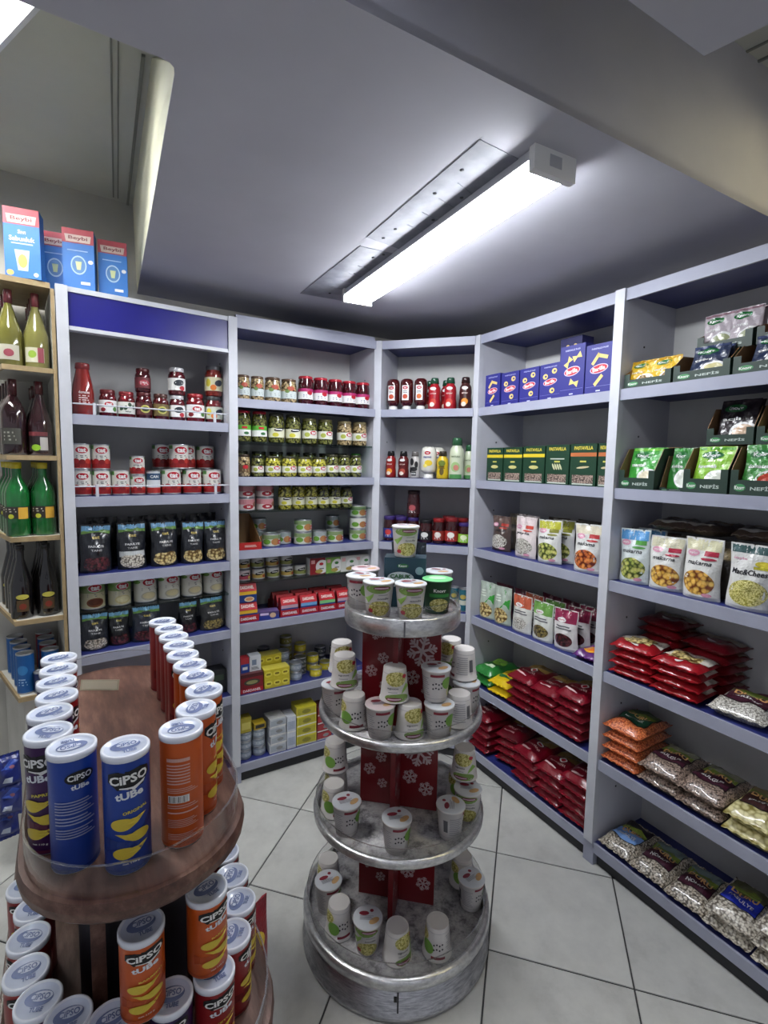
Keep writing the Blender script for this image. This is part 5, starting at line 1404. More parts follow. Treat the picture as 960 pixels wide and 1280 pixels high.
mA = pas(0.125, 0.178, hx('4a3c38'), hx('5a4640'), hx('b03a30'), 'makarna', 'rice_white', 21); mB = pas(0.135, 0.194, hx('ddd2d0'), hx('d8c8c8'), hx('c84a3c'), 'yayla', 'rice_white', 22); mC = pas(0.128, 0.194, PW, hx('b8b83c'), hx('8a8a3a'), 'makarna', 'pasta_green', 23); mD = pas(0.122, 0.200, PW, hx('d8d0b8'), hx('b83a3c'), 'makarna', 'pasta_red', 24)
mX = T_pouch(0.124, 0.19, 0.05, hx('5a5248'), lambda D, w, h: D.rect(-w * 0.4, h * 0.7, w * 0.4, h * 0.9, hx('8a7a5a'), 1, 6), ('film',), 25)
WC = 'on third pasta-unit shelf'
row(4, 1.183, 'pasta_pouch', 'pouch', 'pasta pouches in the pasta unit', WC, [(mA, 0.130, 0.085, 'dark brown pouch with red tag', dict(yaw=0.05)), (mB, 0.325, 0.06, 'pale pink pouch with red word', dict(yaw=0.06)), (mC, 0.475, 0.06, 'white pouch with green pasta picture', dict(yaw=0.03)), (mD, 0.690, 0.05, 'white pouch with orange pasta picture', dict(yaw=0.1))])
row(4, 1.183, 'pasta_pouch', 'pouch', 'pasta pouches in the pasta unit', 'behind front pouches ' + WC, [(mB, 0.255, 0.14, 'pale pink pouch'), (mX, 0.16, 0.17, 'brown-backed pouch'), (mC, 0.49, 0.13, 'white and green pouch'), (mX, 0.505, 0.195, 'brown-backed pouch'), (mX, 0.52, 0.255, 'brown-backed pouch'), (mX, 0.38, 0.22, 'brown-backed pouch')])
def deco_soup(top, food2, clear=False):
    def f(D, w, h):
        D.rect(-w * 0.47, h * 0.68, w * 0.47, h * 0.985, top, 1, 8, 4)
        D.ell(-w * 0.1, h * 0.74, w * 0.2, h * 0.055, WHITE, 2); D.text('mylo', -w * 0.1, h * 0.74, h * 0.045, hx('b03a50'), 3, w=w * 0.26)
        D.lines(-w * 0.3, w * 0.35, h * 0.5, h * 0.62, 2, TEXTGREY, 2, 0.5); D.ell(w * 0.02, h * 0.26, w * 0.36, h * 0.16, WHITE, 2, 20, 1, 3)
    return f
def sp(bg, top, food, seed, w=0.122, h=0.178): return T_pouch(w, h, 0.055, bg, deco_soup(top, None), ('film', food), seed, hx('6a6a66'))
dA = sp(hx('b8c4b4'), hx('c4ccc0'), 'chickpea', 31, 0.108, 0.192); dB = sp(hx('d4d4ce'), hx('b8583c'), 'rice_white', 32); dC = sp(hx('d4d6d0'), hx('6a9a4a'), 'seed_olive', 33); dE = sp(hx('d4d2d0'), hx('8a2448'), 'bean_dark', 34)
def deco_gr(D, w, h):
    D.poly([(w * 0.1, h * 0.95), (w * 0.46, h * 0.7), (w * 0.46, h * 0.42), (w * 0.0, h * 0.42)][::-1], hx('3a9a3a'), 1); D.ell(0, h * 0.25, w * 0.42, h * 0.2, WHITE, 2, 20, 1, 3)
    D.lines(-w * 0.35, w * 0.0, h * 0.6, h * 0.8, 3, hx('d8e0d4'), 2)
dA = T_pouch(0.108, 0.19, 0.055, hx('a8b4a8'), deco_gr, ('film', 'chickpea'), 31)
dX = T_pouch(0.12, 0.175, 0.05, hx('4a1a2a'), lambda D, w, h: D.rect(-w * 0.4, h * 0.6, w * 0.4, h * 0.9, hx('7a2440'), 1, 6), ('film',), 35)
WE = 'on fourth pasta-unit shelf'
row(4, 0.818, 'pulse_pouch', 'pouch', 'pulse pouches in the pasta unit', WE, [(dA, 0.078, 0.055, 'clear and green pouch', dict(yaw=0.05)), (dA, 0.194, 0.055, 'clear and green pouch', dict(yaw=0.05)), (dB, 0.329, 0.055, 'white pouch with orange top'), (dC, 0.461, 0.055, 'white pouch with green top'), (dE, 0.595, 0.055, 'white pouch with maroon top')])
row(4, 0.818, 'pulse_pouch', 'pouch', 'pulse pouches in the pasta unit', 'behind front pouches ' + WE, [(dX, 0.10, 0.15, 'dark pouch'), (dX, 0.235, 0.15, 'dark pouch'), (dB, 0.335, 0.125, 'orange-topped pouch'), (dC, 0.47, 0.125, 'green-topped pouch'), (dE, 0.605, 0.125, 'maroon-topped pouch'), (dE, 0.615, 0.19, 'maroon-topped pouch'), (dX, 0.37, 0.2, 'dark maroon pouch'), (dX, 0.5, 0.2, 'dark maroon pouch'), (dX, 0.73, 0.17, 'dark maroon pouch')])
pur = T_pillow(0.10, 0.14, 0.04, hx('5a2a6a'), lambda D, w, l: (D.ell(0.0, -l * 0.12, w * 0.32, l * 0.22, hx('e0a030'), 1, 18), D.ell(0.0, -l * 0.12, w * 0.22, l * 0.15, hx('d8702a'), 2, 18), D.rect(-w * 0.3, l * 0.2, w * 0.3, l * 0.32, hx('c8b0d0'), 1, 4)), ('film',), 36)
row(4, 0.818, 'snack_bag', 'bag', None, WE, [(pur, 0.722, 0.08, 'purple bag with orange disc lying flat', dict(yaw=0.1))])

# lying pillow packs
def deco_red(D, w, l):
    D.rect(-w * 0.36, l * 0.05, w * 0.36, l * 0.42, hx('a8894a'), 1, 6, 5); D.ell(0, -l * 0.02, w * 0.13, l * 0.06, WHITE, 2); D.ell(0, -l * 0.02, w * 0.08, l * 0.035, hx('b02030'), 3)
    D.text('MAKARNA', 0, -l * 0.2, l * 0.06, hx('e0b8b4'), 2, w=w * 0.55); D.rect(-w * 0.3, -l * 0.38, w * 0.1, -l * 0.34, hx('e0c0c0'), 2, 4)
RP = hx('760c1e')
redP = [T_pillow(0.146, 0.215, 0.052, RP, deco_red, ('film',), k) for k in range(3)]
grnP = T_pillow(0.13, 0.215, 0.06, hx('2a7a34'), lambda D, w, l: (D.ell(0, l * 0.1, w * 0.3, l * 0.2, hx('8ac04a'), 1, 16), D.rect(-w * 0.25, -l * 0.3, w * 0.25, -l * 0.2, hx('d0e0c0'), 1, 4)), ('film',), 7)
yelP = T_pillow(0.135, 0.215, 0.05, hx('d8b818'), lambda D, w, l: (D.ell(0, l * 0.05, w * 0.2, l * 0.1, hx('c83020'), 1, 16), D.rect(-w * 0.3, -l * 0.3, w * 0.3, -l * 0.2, hx('2a6a3a'), 1, 5)), ('film',), 8)
WF = 'on fifth pasta-unit shelf'
GR = 'red pasta bags in the pasta unit'
stack(4, 0.45, grnP, 0.092, 0.125, 2, 0.05, 'pasta_bag', 'bag', 'coloured bags beside the red bags', 'green bag', 'at left end ' + WF)
stack(4, 0.45, yelP, 0.222, 0.118, 2, 0.046, 'pasta_bag', 'bag', 'coloured bags beside the red bags', 'yellow bag', 'beside green bags ' + WF, 0.1)
stack(4, 0.45, redP, 0.367, 0.118, 4, 0.041, 'pasta_bag', 'bag', GR, 'shiny red bag', 'next to yellow ' + WF)
stack(4, 0.45, redP[1:] + redP[:1], 0.516, 0.118, 4, 0.041, 'pasta_bag', 'bag', GR, 'shiny red bag', 'in middle ' + WF)
stack(4, 0.45, redP[2:] + redP[:2], 0.665, 0.115, 5, 0.040, 'pasta_bag', 'bag', GR, 'shiny red bag', 'at right ' + WF)
WG = 'on bottom pasta-unit shelf'
stack(4, 0.095, redP, 0.095, 0.118, 5, 0.041, 'pasta_bag', 'bag', GR, 'shiny red bag', 'at left end ' + WG)
stack(4, 0.095, redP[1:] + redP[:1], 0.245, 0.16, 4, 0.041, 'pasta_bag', 'bag', GR, 'shiny red bag', 'second from left ' + WG, 0.2)
stack(4, 0.095, redP[2:] + redP[:2], 0.420, 0.125, 4, 0.041, 'pasta_bag', 'bag', GR, 'shiny red bag', 'right of gap ' + WG, -0.06)
stack(4, 0.095, redP, 0.570, 0.118, 4, 0.041, 'pasta_bag', 'bag', GR, 'shiny red bag', 'second from right ' + WG)
stack(4, 0.095, redP[1:] + redP[:1], 0.718, 0.115, 5, 0.041, 'pasta_bag', 'bag', GR, 'shiny red bag', 'at right end ' + WG)

# ------------------------------------------------------------------ soup packet unit
TG = hx('23382f')
def T_tray(w, d, hf, hb, word='NEFİS', front=TG, inner=hx('8b6a48')):
    mb = MB(); mb.box(-w / 2, w / 2, -d / 2, d / 2, 0, 0.002, inner); mb.box(-w / 2, w / 2, d / 2 - 0.002, d / 2, 0.002, hb, inner)
    base = mb.mesh('tray_body', 'paper')
    out = [('tray_body', base)]
    for sg in (-1, 1):
        mb = MB(); x = sg * w / 2
        q = [(x, -d / 2, 0.002), (x, d / 2 - 0.002, 0.002), (x, d / 2 - 0.002, hb), (x, -d * 0.22, hb * 0.94), (x, -d / 2, hf)]
        q2 = [(x - sg * 0.002, y, z) for _, y, z in q]
        n = 5
        mb.add(q + q2, [tuple(range(n)) if sg > 0 else tuple(range(n - 1, -1, -1))], front); mb.add(q + q2, [tuple(range(2 * n - 1, n - 1, -1)) if sg > 0 else tuple(range(n, 2 * n))], inner)
        mb.add(q + q2, [(i, n + i, n + (i + 1) % n, (i + 1) % n) for i in range(n)], inner)
        out.append(('side_panel', mb.mesh('side_panel', 'paper')))
    mb = MB(); mb.box(-w / 2, w / 2, -d / 2 - 0.002, -d / 2, 0, hf * 0.6, front)
    for sg in (-1, 1): x0, x1 = sorted((sg * w / 2, sg * (w / 2 - 0.022))); mb.box(x0, x1, -d / 2 - 0.002, -d / 2, hf * 0.6, hf, front)
    D = Dec(mb, front_map(-d / 2 - 0.002)); D.ell(-w * 0.3, hf * 0.3, w * 0.12, hf * 0.15, hx('3f8a52'), 1); D.text('Knorr', -w * 0.3, hf * 0.3, hf * 0.16, WHITE, 2, w=w * 0.2); D.text(word, w * 0.12, hf * 0.3, hf * 0.18, hx('b8c4bc'), 1, w=w * 0.42)
    out.append(('front_panel', mb.mesh('front_panel', 'paper')))
    return out
def deco_knorr(top, body, food_c, word, wc=WHITE):
    def f(D, w, h):
        D.rect(-w * 0.47, h * 0.02, w * 0.47, h * 0.98, body, 1, 8, 8)
        D.ell(-w * 0.1, h * 0.80, w * 0.3, h * 0.09, hx('1f6a34'), 2); D.text('Knorr', -w * 0.1, h * 0.80, h * 0.08, WHITE, 3, w=w * 0.42, bold=0.03)
        D.text(word, -w * 0.15, h * 0.55, h * 0.08, wc, 3, w=w * 0.5); D.ell(w * 0.2, h * 0.25, w * 0.36, h * 0.22, WHITE, 2, 20); D.ell(w * 0.2, h * 0.25, w * 0.28, h * 0.165, food_c, 3, 20)
        D.rect(-w * 0.47, h * 0.92, w * 0.47, h * 0.975, top, 2, 6)
    return f
def packet(w, h, bg, food, word, top=None, seed=0, d=0.014): return T_pouch(w, h, d, bg, deco_knorr(top or bg, bg, food, word), ('film',), seed)
kG = packet(0.118, 0.152, hx('3f9a3c'), hx('e6dcc0'), 'mantar', hx('7ac04a'), 41); kL = packet(0.118, 0.152, hx('8ac03a'), hx('d8dcd0'), 'kremalı', hx('5aa03a'), 42); kR = packet(0.116, 0.155, hx('3f8a3c'), hx('c03a20'), 'domates', hx('3f8a3c'), 43); kD = packet(0.118, 0.148, hx('2a2226'), hx('c8a88a'), 'acılı', hx('3a3034'), 44); kY = packet(0.10, 0.10, hx('d8b020'), hx('7a5a1a'), 'tavuk', hx('b88a1a'), 45); kB = packet(0.116, 0.118, hx('26304a'), hx('c8c08a'), 'çeşni', hx('3a466a'), 46); kS = packet(0.098, 0.135, hx('b8aeb4'), hx('9aa07a'), 'köfte', hx('8a6a74'), 47, 0.02); kO = packet(0.115, 0.12, hx('c8763a'), hx('8a4a2a'), 'harcı', hx('d89a5a'), 48); kE = packet(0.08, 0.15, hx('2f7a34'), hx('d8dcd0'), 'sebze', hx('4a9a4a'), 49); kV = packet(0.116, 0.15, hx('7a9a3a'), hx('d8c05a'), 'şehriye', hx('2f5a30'), 50)
def tray_of(s_, d_, z, w, dp, hf, hb, packs, where, word='NEFİS', n=2, lean=0.24, desc='packet'):
    t = thing('display_tray', 'dark green cardboard display tray ' + where, 'tray', 'dark green display trays', BAY[5].at(s_, d_ + dp / 2, z + 0.0004), BAY[5].rz)
    fill(t, T_tray(w, dp, hf, hb, word))
    for k, (tm, ds) in enumerate(packs):
        nn = n if len(packs) == 1 else max(1, n - 1)
        for j in range(nn):
            ox = 0 if len(packs) == 1 else (k - (len(packs) - 1) / 2) * w / len(packs)
            lab = ds + ', ' + ['frontmost', 'middle', 'rearmost', 'last'][j] + ' in the tray ' + where
            p = thing('soup_packet', lab, 'packet', 'packets in dark green trays', BAY[5].at(s_ + ox, d_ + 0.028 + 0.026 * j, z + 0.006), BAY[5].rz, -lean)
            fill(p, tm)
TOPW = 'on top soup-unit shelf'
tray_of(0.115, 0.006, 1.91, 0.178, 0.17, 0.052, 0.085, [(kY, 'left yellow packet'), (kY, 'right yellow packet')], 'leftmost ' + TOPW, n=2, lean=0.22)
tray_of(0.303, 0.006, 1.91, 0.180, 0.17, 0.055, 0.10, [(kB, 'dark blue packet')], 'second ' + TOPW, n=2, lean=0.3)
tray_of(0.492, 0.006, 1.91, 0.180, 0.17, 0.055, 0.10, [(kB, 'dark blue packet')], 'rightmost ' + TOPW, n=2, lean=0.3)
# a card on the lower trays carries the upper ones
tray_of(0.318, 0.10, 2.012, 0.172, 0.15, 0.055, 0.075, [(kS, 'left silver packet'), (kS, 'right silver packet')], 'left one stacked ' + TOPW, n=3, lean=0.2)
tray_of(0.502, 0.10, 2.012, 0.172, 0.15, 0.055, 0.075, [(kO, 'orange packet')], 'right one stacked ' + TOPW, n=3, lean=0.2)
SECW = 'on second soup-unit shelf'
tray_of(0.100, 0.004, 1.54, 0.140, 0.17, 0.070, 0.158, [(kG, 'bright green soup packet')], 'leftmost ' + SECW)
tray_of(0.222, 0.03, 1.54, 0.092, 0.15, 0.012, 0.13, [(kE, 'narrow green soup packet')], 'low narrow ' + SECW)
tray_of(0.344, 0.004, 1.54, 0.140, 0.17, 0.078, 0.158, [(kL, 'lime green soup packet')], 'with lime packets ' + SECW)
tray_of(0.492, 0.004, 1.54, 0.140, 0.17, 0.078, 0.158, [(kR, 'green and red soup packet')], 'with tomato packets ' + SECW)
tray_of(0.372, 0.075, 1.699, 0.142, 0.15, 0.055, 0.13, [(kD, 'black soup packet')], 'left one stacked ' + SECW)
tray_of(0.522, 0.075, 1.699, 0.142, 0.15, 0.055, 0.13, [(kV, 'olive green soup packet')], 'right one stacked ' + SECW)

fA = pas(0.118, 0.205, hx('d4dcdc'), hx('5a9ad0'), hx('5aa04a'), 'makarna', 'pasta_green', 51); fB = pas(0.122, 0.192, PW, hx('d8d4b8'), hx('b02a44'), 'makarna', 'pasta_gold', 52); fC = pas(0.122, 0.205, PW, hx('d8d4b0'), hx('b02a44'), 'makarna', 'pasta_gold', 53)
fM = T_pouch(0.128, 0.205, 0.065, PW, lambda D, w, h: (D.rect(-w * 0.46, h * 0.86, w * 0.46, h * 0.975, hx('3a5a5a'), 1, 8, 2), D.text('mylo', -w * 0.25, h * 0.77, h * 0.05, hx('d89ab0'), 2, w=w * 0.3), D.text('Mac&Cheese', 0, h * 0.58, h * 0.085, hx('26262c'), 2, w=w * 0.86, shear=0.15), D.ell(w * 0.25, h * 0.72, w * 0.18, h * 0.045, hx('d8c83a'), 2), D.rect(w * 0.05, h * 0.64, w * 0.42, h * 0.68, hx('b8b02a'), 2, 4), D.ell(0, h * 0.27, w * 0.42, h * 0.2, WHITE, 2, 24, 1, 3)), ('film', 'noodle_pic'), 54, hx('6a6258'))
WP = 'on third soup-unit shelf'
row(5, 1.183, 'pasta_pouch', 'pouch', 'pasta pouches in the soup unit', WP, [(fA, 0.085, 0.055, 'white pouch with blue top, green pasta', dict(yaw=0.08)), (fB, 0.206, 0.06, 'white pouch with gold pasta', dict(yaw=0.18)), (fC, 0.335, 0.05, 'white pouch with gold pasta, frontmost', dict(yaw=0.1)), (fM, 0.482, 0.05, 'white pouch with macaroni picture', dict(yaw=0.1))])
row(5, 1.183, 'pasta_pouch', 'pouch', 'pasta pouches in the soup unit', 'behind front pouches ' + WP, [(fA, 0.10, 0.125, 'blue-topped pouch'), (mX, 0.235, 0.15, 'brown-backed pouch'), (mX, 0.36, 0.125, 'brown-backed pouch'), (mX, 0.37, 0.19, 'brown-backed pouch'), (mX, 0.51, 0.13, 'brown-backed pouch'), (mX, 0.11, 0.19, 'brown-backed pouch')])
lyB = T_pillow(0.13, 0.2, 0.04, hx('5a4c40'), lambda D, w, l: (D.rect(-w * 0.4, -l * 0.42, w * 0.4, -l * 0.3, hx('c8c4b8'), 1, 5), D.ell(0, l * 0.1, w * 0.3, l * 0.2, hx('7a6048'), 1, 16)), ('film',), 55)
row(5, 1.183, 'pasta_pouch', 'pouch', 'pasta pouches in the soup unit', 'lying atop pouches ' + WP, [(lyB, 0.16, 0.185, 'brown-backed pouch', dict(dz=0.206, yaw=0.3)), (lyB, 0.30, 0.185, 'brown-backed pouch', dict(dz=0.206, yaw=-0.2)), (lyB, 0.44, 0.185, 'brown-backed pouch', dict(dz=0.206, yaw=0.25))])

def deco_bulgur(D, w, l):
    D.rect(-w * 0.48, -l * 0.1, w * 0.48, l * 0.48, hx('d6cfc2'), 1, 8, 6); D.rect(-w * 0.3, -l * 0.28, w * 0.3, l * 0.2, WHITE, 2.2, 6, 5, 1); D.ell(0, -l * 0.36, w * 0.09, l * 0.04, WHITE, 2)
bulg = [T_pillow(0.165, 0.145, 0.036, hx('98161f'), deco_bulgur, ('film', 'chickpea'), k + 60) for k in range(3)]
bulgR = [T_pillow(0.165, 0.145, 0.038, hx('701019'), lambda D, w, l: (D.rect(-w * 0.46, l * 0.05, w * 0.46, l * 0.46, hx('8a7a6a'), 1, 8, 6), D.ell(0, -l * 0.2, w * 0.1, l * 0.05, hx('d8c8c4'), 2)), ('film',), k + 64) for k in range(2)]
WH = 'on fourth soup-unit shelf'
GB = 'red and white grain bags'
stack(5, 0.818, bulg, 0.112, 0.085, 4, 0.034, 'grain_bag', 'bag', GB, 'red and white grain bag', 'at front left ' + WH, 0.1)
stack(5, 0.818, bulg[1:] + bulg[:1], 0.285, 0.085, 4, 0.033, 'grain_bag', 'bag', GB, 'red and white grain bag', 'at front right ' + WH, 0.05)
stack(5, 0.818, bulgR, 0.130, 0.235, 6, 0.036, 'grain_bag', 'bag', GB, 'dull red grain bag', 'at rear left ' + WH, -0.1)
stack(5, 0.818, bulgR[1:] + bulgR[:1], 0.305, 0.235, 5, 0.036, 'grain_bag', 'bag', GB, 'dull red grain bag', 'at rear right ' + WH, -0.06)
def deco_duru(c1, c2, word, art=hx('6a7a2a')):
    def f(D, w, l):
        D.rect(-w * 0.38, -l * 0.26, w * 0.38, l * 0.40, BLACK, 1, 8, 6); D.rect(-w * 0.365, l * 0.06, w * 0.365, l * 0.385, c2, 2, 8, 4)
        D.poly([(-w * 0.36, l * 0.06), (w * 0.36, l * 0.06), (w * 0.36, l * 0.16), (w * 0.1, l * 0.24), (-w * 0.15, l * 0.16), (-w * 0.36, l * 0.2)], art, 3)
        D.rect(-w * 0.365, -l * 0.245, w * 0.365, l * 0.06, c1, 2, 8, 4); D.text('DURU', 0, l * 0.04, l * 0.1, hx('d8a86a'), 4, w=w * 0.56, bold=0.035); D.text(word, 0, -l * 0.11, l * 0.07, WHITE, 4, w=w * 0.5)
    return f
MAR = hx('3c1024')
ric = T_pillow(0.165, 0.21, 0.055, hx('cfccc2'), deco_duru(MAR, hx('5a2034'), 'PİRİNÇ'), ('paper',), 70, 'rice_white')
row(5, 0.818, 'rice_bag', 'bag', None, 'on blue shelf right of red bags', [(ric, 0.475, 0.125, 'clear bag of white rice with maroon label', dict(yaw=0.1))])
GD = hx('1d4a34')
orl = T_pillow(0.150, 0.21, 0.052, hx('d9713e'), deco_duru(GD, hx('4a5a3a'), 'MERCİMEK'), ('paper',), 71, 'lentil_orange')
brw = T_pillow(0.148, 0.21, 0.058, hx('9a8578'), deco_duru(MAR, hx('7a7a6a'), 'BULGUR'), ('paper',), 72, 'wheat_brown')
nod = T_pillow(0.140, 0.21, 0.058, hx('d8cf92'), deco_duru(hx('3a1a18'), hx('7a6a4a'), 'ERİŞTE'), ('paper',), 73, 'noodle_yellow')
WI = 'on fifth soup-unit shelf'
stack(5, 0.45, orl, 0.100, 0.115, 4, 0.044, 'lentil_bag', 'bag', 'grain bags on the fifth shelf', 'clear bag of orange lentils', WI, 0.05)
stack(5, 0.45, brw, 0.252, 0.115, 2, 0.050, 'grain_bag', 'bag', 'grain bags on the fifth shelf', 'clear bag of brown grain', 'beside lentils ' + WI, 0.06)
stack(5, 0.45, brw, 0.402, 0.113, 2, 0.050, 'grain_bag', 'bag', 'grain bags on the fifth shelf', 'clear bag of brown grain', 'beside noodles ' + WI, 0.04)
stack(5, 0.45, nod, 0.548, 0.113, 2, 0.050, 'noodle_bag', 'bag', 'grain bags on the fifth shelf', 'clear bag of pale yellow noodles', WI, 0.04)
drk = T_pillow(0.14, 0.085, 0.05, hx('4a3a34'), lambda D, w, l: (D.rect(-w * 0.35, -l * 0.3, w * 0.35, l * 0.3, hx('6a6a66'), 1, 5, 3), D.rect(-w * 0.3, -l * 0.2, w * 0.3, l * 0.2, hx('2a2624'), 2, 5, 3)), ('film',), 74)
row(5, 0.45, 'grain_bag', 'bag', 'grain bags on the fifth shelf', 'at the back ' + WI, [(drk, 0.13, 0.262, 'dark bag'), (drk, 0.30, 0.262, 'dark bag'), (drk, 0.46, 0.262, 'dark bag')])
bnA = T_pillow(0.135, 0.21, 0.05, hx('cfc8b8'), deco_duru(hx('7aa0d8'), hx('241a24'), 'FASULYE', hx('8a9a3a')), ('paper',), 75, 'bean_speckled')
bnB = T_pillow(0.135, 0.21, 0.055, hx('cfc8b8'), deco_duru(MAR, hx('6a7a7a'), 'NOHUT'), ('paper',), 76, 'bean_speckled')
bnC = T_pillow(0.140, 0.21, 0.055, hx('dcd8cc'), deco_duru(hx('1c2fb0'), hx('5a5a3a'), 'FASULYE'), ('paper',), 77, 'bean_white')
WJ = 'on bottom soup-unit shelf'
GJ = 'bean bags on the bottom shelf'
stack(5, 0.095, bnA, 0.100, 0.115, 1, 0.05, 'bean_bag', 'bag', GJ, 'bean bag with light blue label', WJ, 0.05)
stack(5, 0.095, bnB, 0.237, 0.112, 1, 0.05, 'bean_bag', 'bag', GJ, 'bean bag with maroon label beside light blue label', WJ, 0.05)
stack(5, 0.095, bnB, 0.374, 0.112, 1, 0.05, 'bean_bag', 'bag', GJ, 'bean bag with maroon label beside royal blue label', WJ, 0.05)
stack(5, 0.095, bnC, 0.514, 0.112, 2, 0.048, 'bean_bag', 'bag', GJ, 'white bean bag with royal blue label', WJ, 0.05)
stack(5, 0.095, bnC, 0.657, 0.112, 3, 0.048, 'bean_bag', 'bag', GJ, 'white bean bag', 'at right end ' + WJ, 0.05)

# ------------------------------------------------------------------ noodle cups on the round stand
CR0, CR1, CH = 0.0345, 0.0440, 0.100
def cup_r(y): return CR0 + (CR1 - CR0) * max(0, min(1, y / CH))
def T_cup(kind):
    mb = MB()
    bg = {'green': hx('1e4a2a')}.get(kind, hx('d4d0ce'))
    mb.lathe([(0, 0.0012), (CR0 * 0.88, 0.0012)], 26, bg, 0, False); mb.lathe([(CR0 * 0.88, 0.0012), (CR0 * 0.91, 0), (CR0 * 0.97, 0)], 26, bg, 0, False)
    mb.lathe([(CR0 * 0.97, 0), (CR0, 0.001), (cup_r(CH * 0.5), CH * 0.5), (CR1, CH - 0.005), (CR1 + 0.0025, CH - 0.004), (CR1 + 0.0025, CH - 0.001), (CR1 - 0.001, CH)], 26, bg)
    body = mb.mesh('cup_body', 'paper')
    mb = MB()
    lc_ = {'green': hx('7ad08a'), 'pink': hx('d8c6ca')}.get(kind, hx('d2d6dc'))
    mb.lathe([(CR1 + 0.002, CH + 0.0002), (CR1 - 0.002, CH + 0.0016), (0, CH + 0.0014)], 26, lc_)
    D = Dec(mb, lambda x, y, o: (x, y, CH + 0.0018 + o))
    if kind != 'green':
        D.ell(-0.012, 0.012, 0.016, 0.008, hx('8a2a3a'), 1, 14); D.ell(0.02, -0.014, 0.018, 0.01, hx('c8a070'), 1, 14, rot=0.6); D.lines(-0.025, 0.02, -0.012, 0.004, 4, hx('8a8a96'), 1)
        D.ell(0.012, 0.022, 0.006, 0.006, hx('8a2a3a'), 1, 10)
    else: D.ell(0, 0, 0.026, 0.02, hx('bfe8c4'), 1, 16)
    lid = mb.mesh('lid', 'tin')
    mb = MB()
    D = Dec(mb, cyl_map(lambda y: cup_r(y) + 0.0004))
    R = CR0
    D.rect(-R * 2.9, 0.012, R * 2.9, 0.0135, hx('b0aeb0'), 0.5, 28)
    if kind == 'front':
        D.ell(0, CH * 0.27, R * 0.9, CH * 0.22, WHITE, 1, 20, 1, 3); D.ell(-R * 0.1, CH * 0.84, R * 0.95, CH * 0.13, hx('7d9c50'), 1, 18, 0, 3); D.ell(R * 0.15, CH * 0.87, R * 0.6, CH * 0.055, hx('7a2a4a'), 2, 14); D.rect(-R * 0.35, CH * 0.85, R * 0.6, CH * 0.885, hx('d8b8c8'), 3, 5)
        D.poly([(-R * 1.3, CH * 0.55), (-R * 0.9, CH * 0.42), (-R * 0.5, CH * 0.6), (-R * 0.4, CH * 0.72), (-R * 0.8, CH * 0.62)], hx('8fb85a'), 2)
        D.ell(-R * 0.75, CH * 0.2, R * 0.22, CH * 0.06, hx('b02a3a'), 2); D.text('noodle', R * 0.25, CH * 0.56, CH * 0.06, TEXTGREY, 2, w=R * 0.85); D.lines(-R * 0.1, R * 0.6, CH * 0.64, CH * 0.69, 1, hx('9a9aa0'), 2)
    elif kind == 'green':
        D.text('Knorr', 0, CH * 0.72, CH * 0.1, WHITE, 1, w=R * 0.9); D.ell(0, CH * 0.28, R * 0.8, CH * 0.2, WHITE, 1, 20, 1, 3); D.rect(-R * 0.8, CH * 0.52, R * 0.8, CH * 0.62, hx('2f8a3a'), 1, 8)
    else:
        D.ell(R * 0.9, CH * 0.6, R * 0.5, CH * 0.2, hx('7aa84a'), 1, 16, 0, 3, 0.5); D.ell(R * 1.5, CH * 0.3, R * 0.6, CH * 0.18, WHITE, 1, 16, 1, 3)
        D.rect(-R * 0.5, CH * 0.82, R * 0.55, CH * 0.9, hx('8a2a3a'), 1, 6)
        for k in range(8): D.ell(-R * 0.3 + R * 0.22 * (k % 4), CH * (0.45 + 0.14 * (k // 4)) + CH * 0.03 * (k % 2), R * 0.07, R * 0.085, hx('2a2630'), 1, 8)
        D.lines(-R * 1.6, -R * 0.6, CH * 0.2, CH * 0.8, 9, hx('a4a2a6'), 1, 0.4, 5); D.rect(-R * 2.1, CH * 0.3, -R * 1.75, CH * 0.7, hx('6a6a6e'), 1, 3)
    pr_ = mb.mesh('print', ('paper', 'noodle_pic'))
    return [('cup_body', body), ('lid', lid), ('print', pr_)]
cupsT = {k: T_cup(k) for k in ('front', 'side', 'green', 'pink')}
def cup(kind, inv, x, y, z, label, yaw=0.0, sc=1.0):
    t = thing('noodle_cup', label, 'cup', 'noodle cups on the round stand', (x, y, z + (CH + 0.0022 if inv else 0.0006)), (math.pi if inv else 0) + yaw, math.pi if inv else 0)
    t.scale = (sc, sc, sc)
    fill(t, cupsT[kind])
CU = [
 # top tray
 ('side', 0, -0.070, 1.632, 1.150, 'left front'), ('front', 0, -0.012, 1.553, 1.150, 'front left of centre'), ('front', 0, 0.086, 1.534, 1.150, 'front right of centre'), ('green', 0, 0.174, 1.598, 1.150, 'right'), ('side', 0, 0.190, 1.720, 1.150, 'rear right'), ('pink', 0, -0.060, 1.740, 1.150, 'rear left'),
]
for k, iv, x, y, z, w in CU:
    cup(k, iv, x, y, z, ('green noodle cup with green lid' if k == 'green' else 'white noodle cup') + ', upright at ' + w + ' of the stand top tray', -0.4 if k == 'side' else 0.1, 1.06)
def tier_cups(z, L, tn, lev, sc, rad):
    for k, iv, x, y, w, yw in L:
        v = V((x, y)) * sc - V((SX, SY))
        mx = rad - 0.0135 - (0.0475 if iv else 0.037)
        if v.length > mx: v = v.normalized() * mx
        x, y = SX + v.x, SY + v.y
        cup(k, iv, x, y, z, ('upside-down' if iv else 'upright') + ' white noodle cup ' + lev + ', ' + w + ' on the ' + tn, yw)
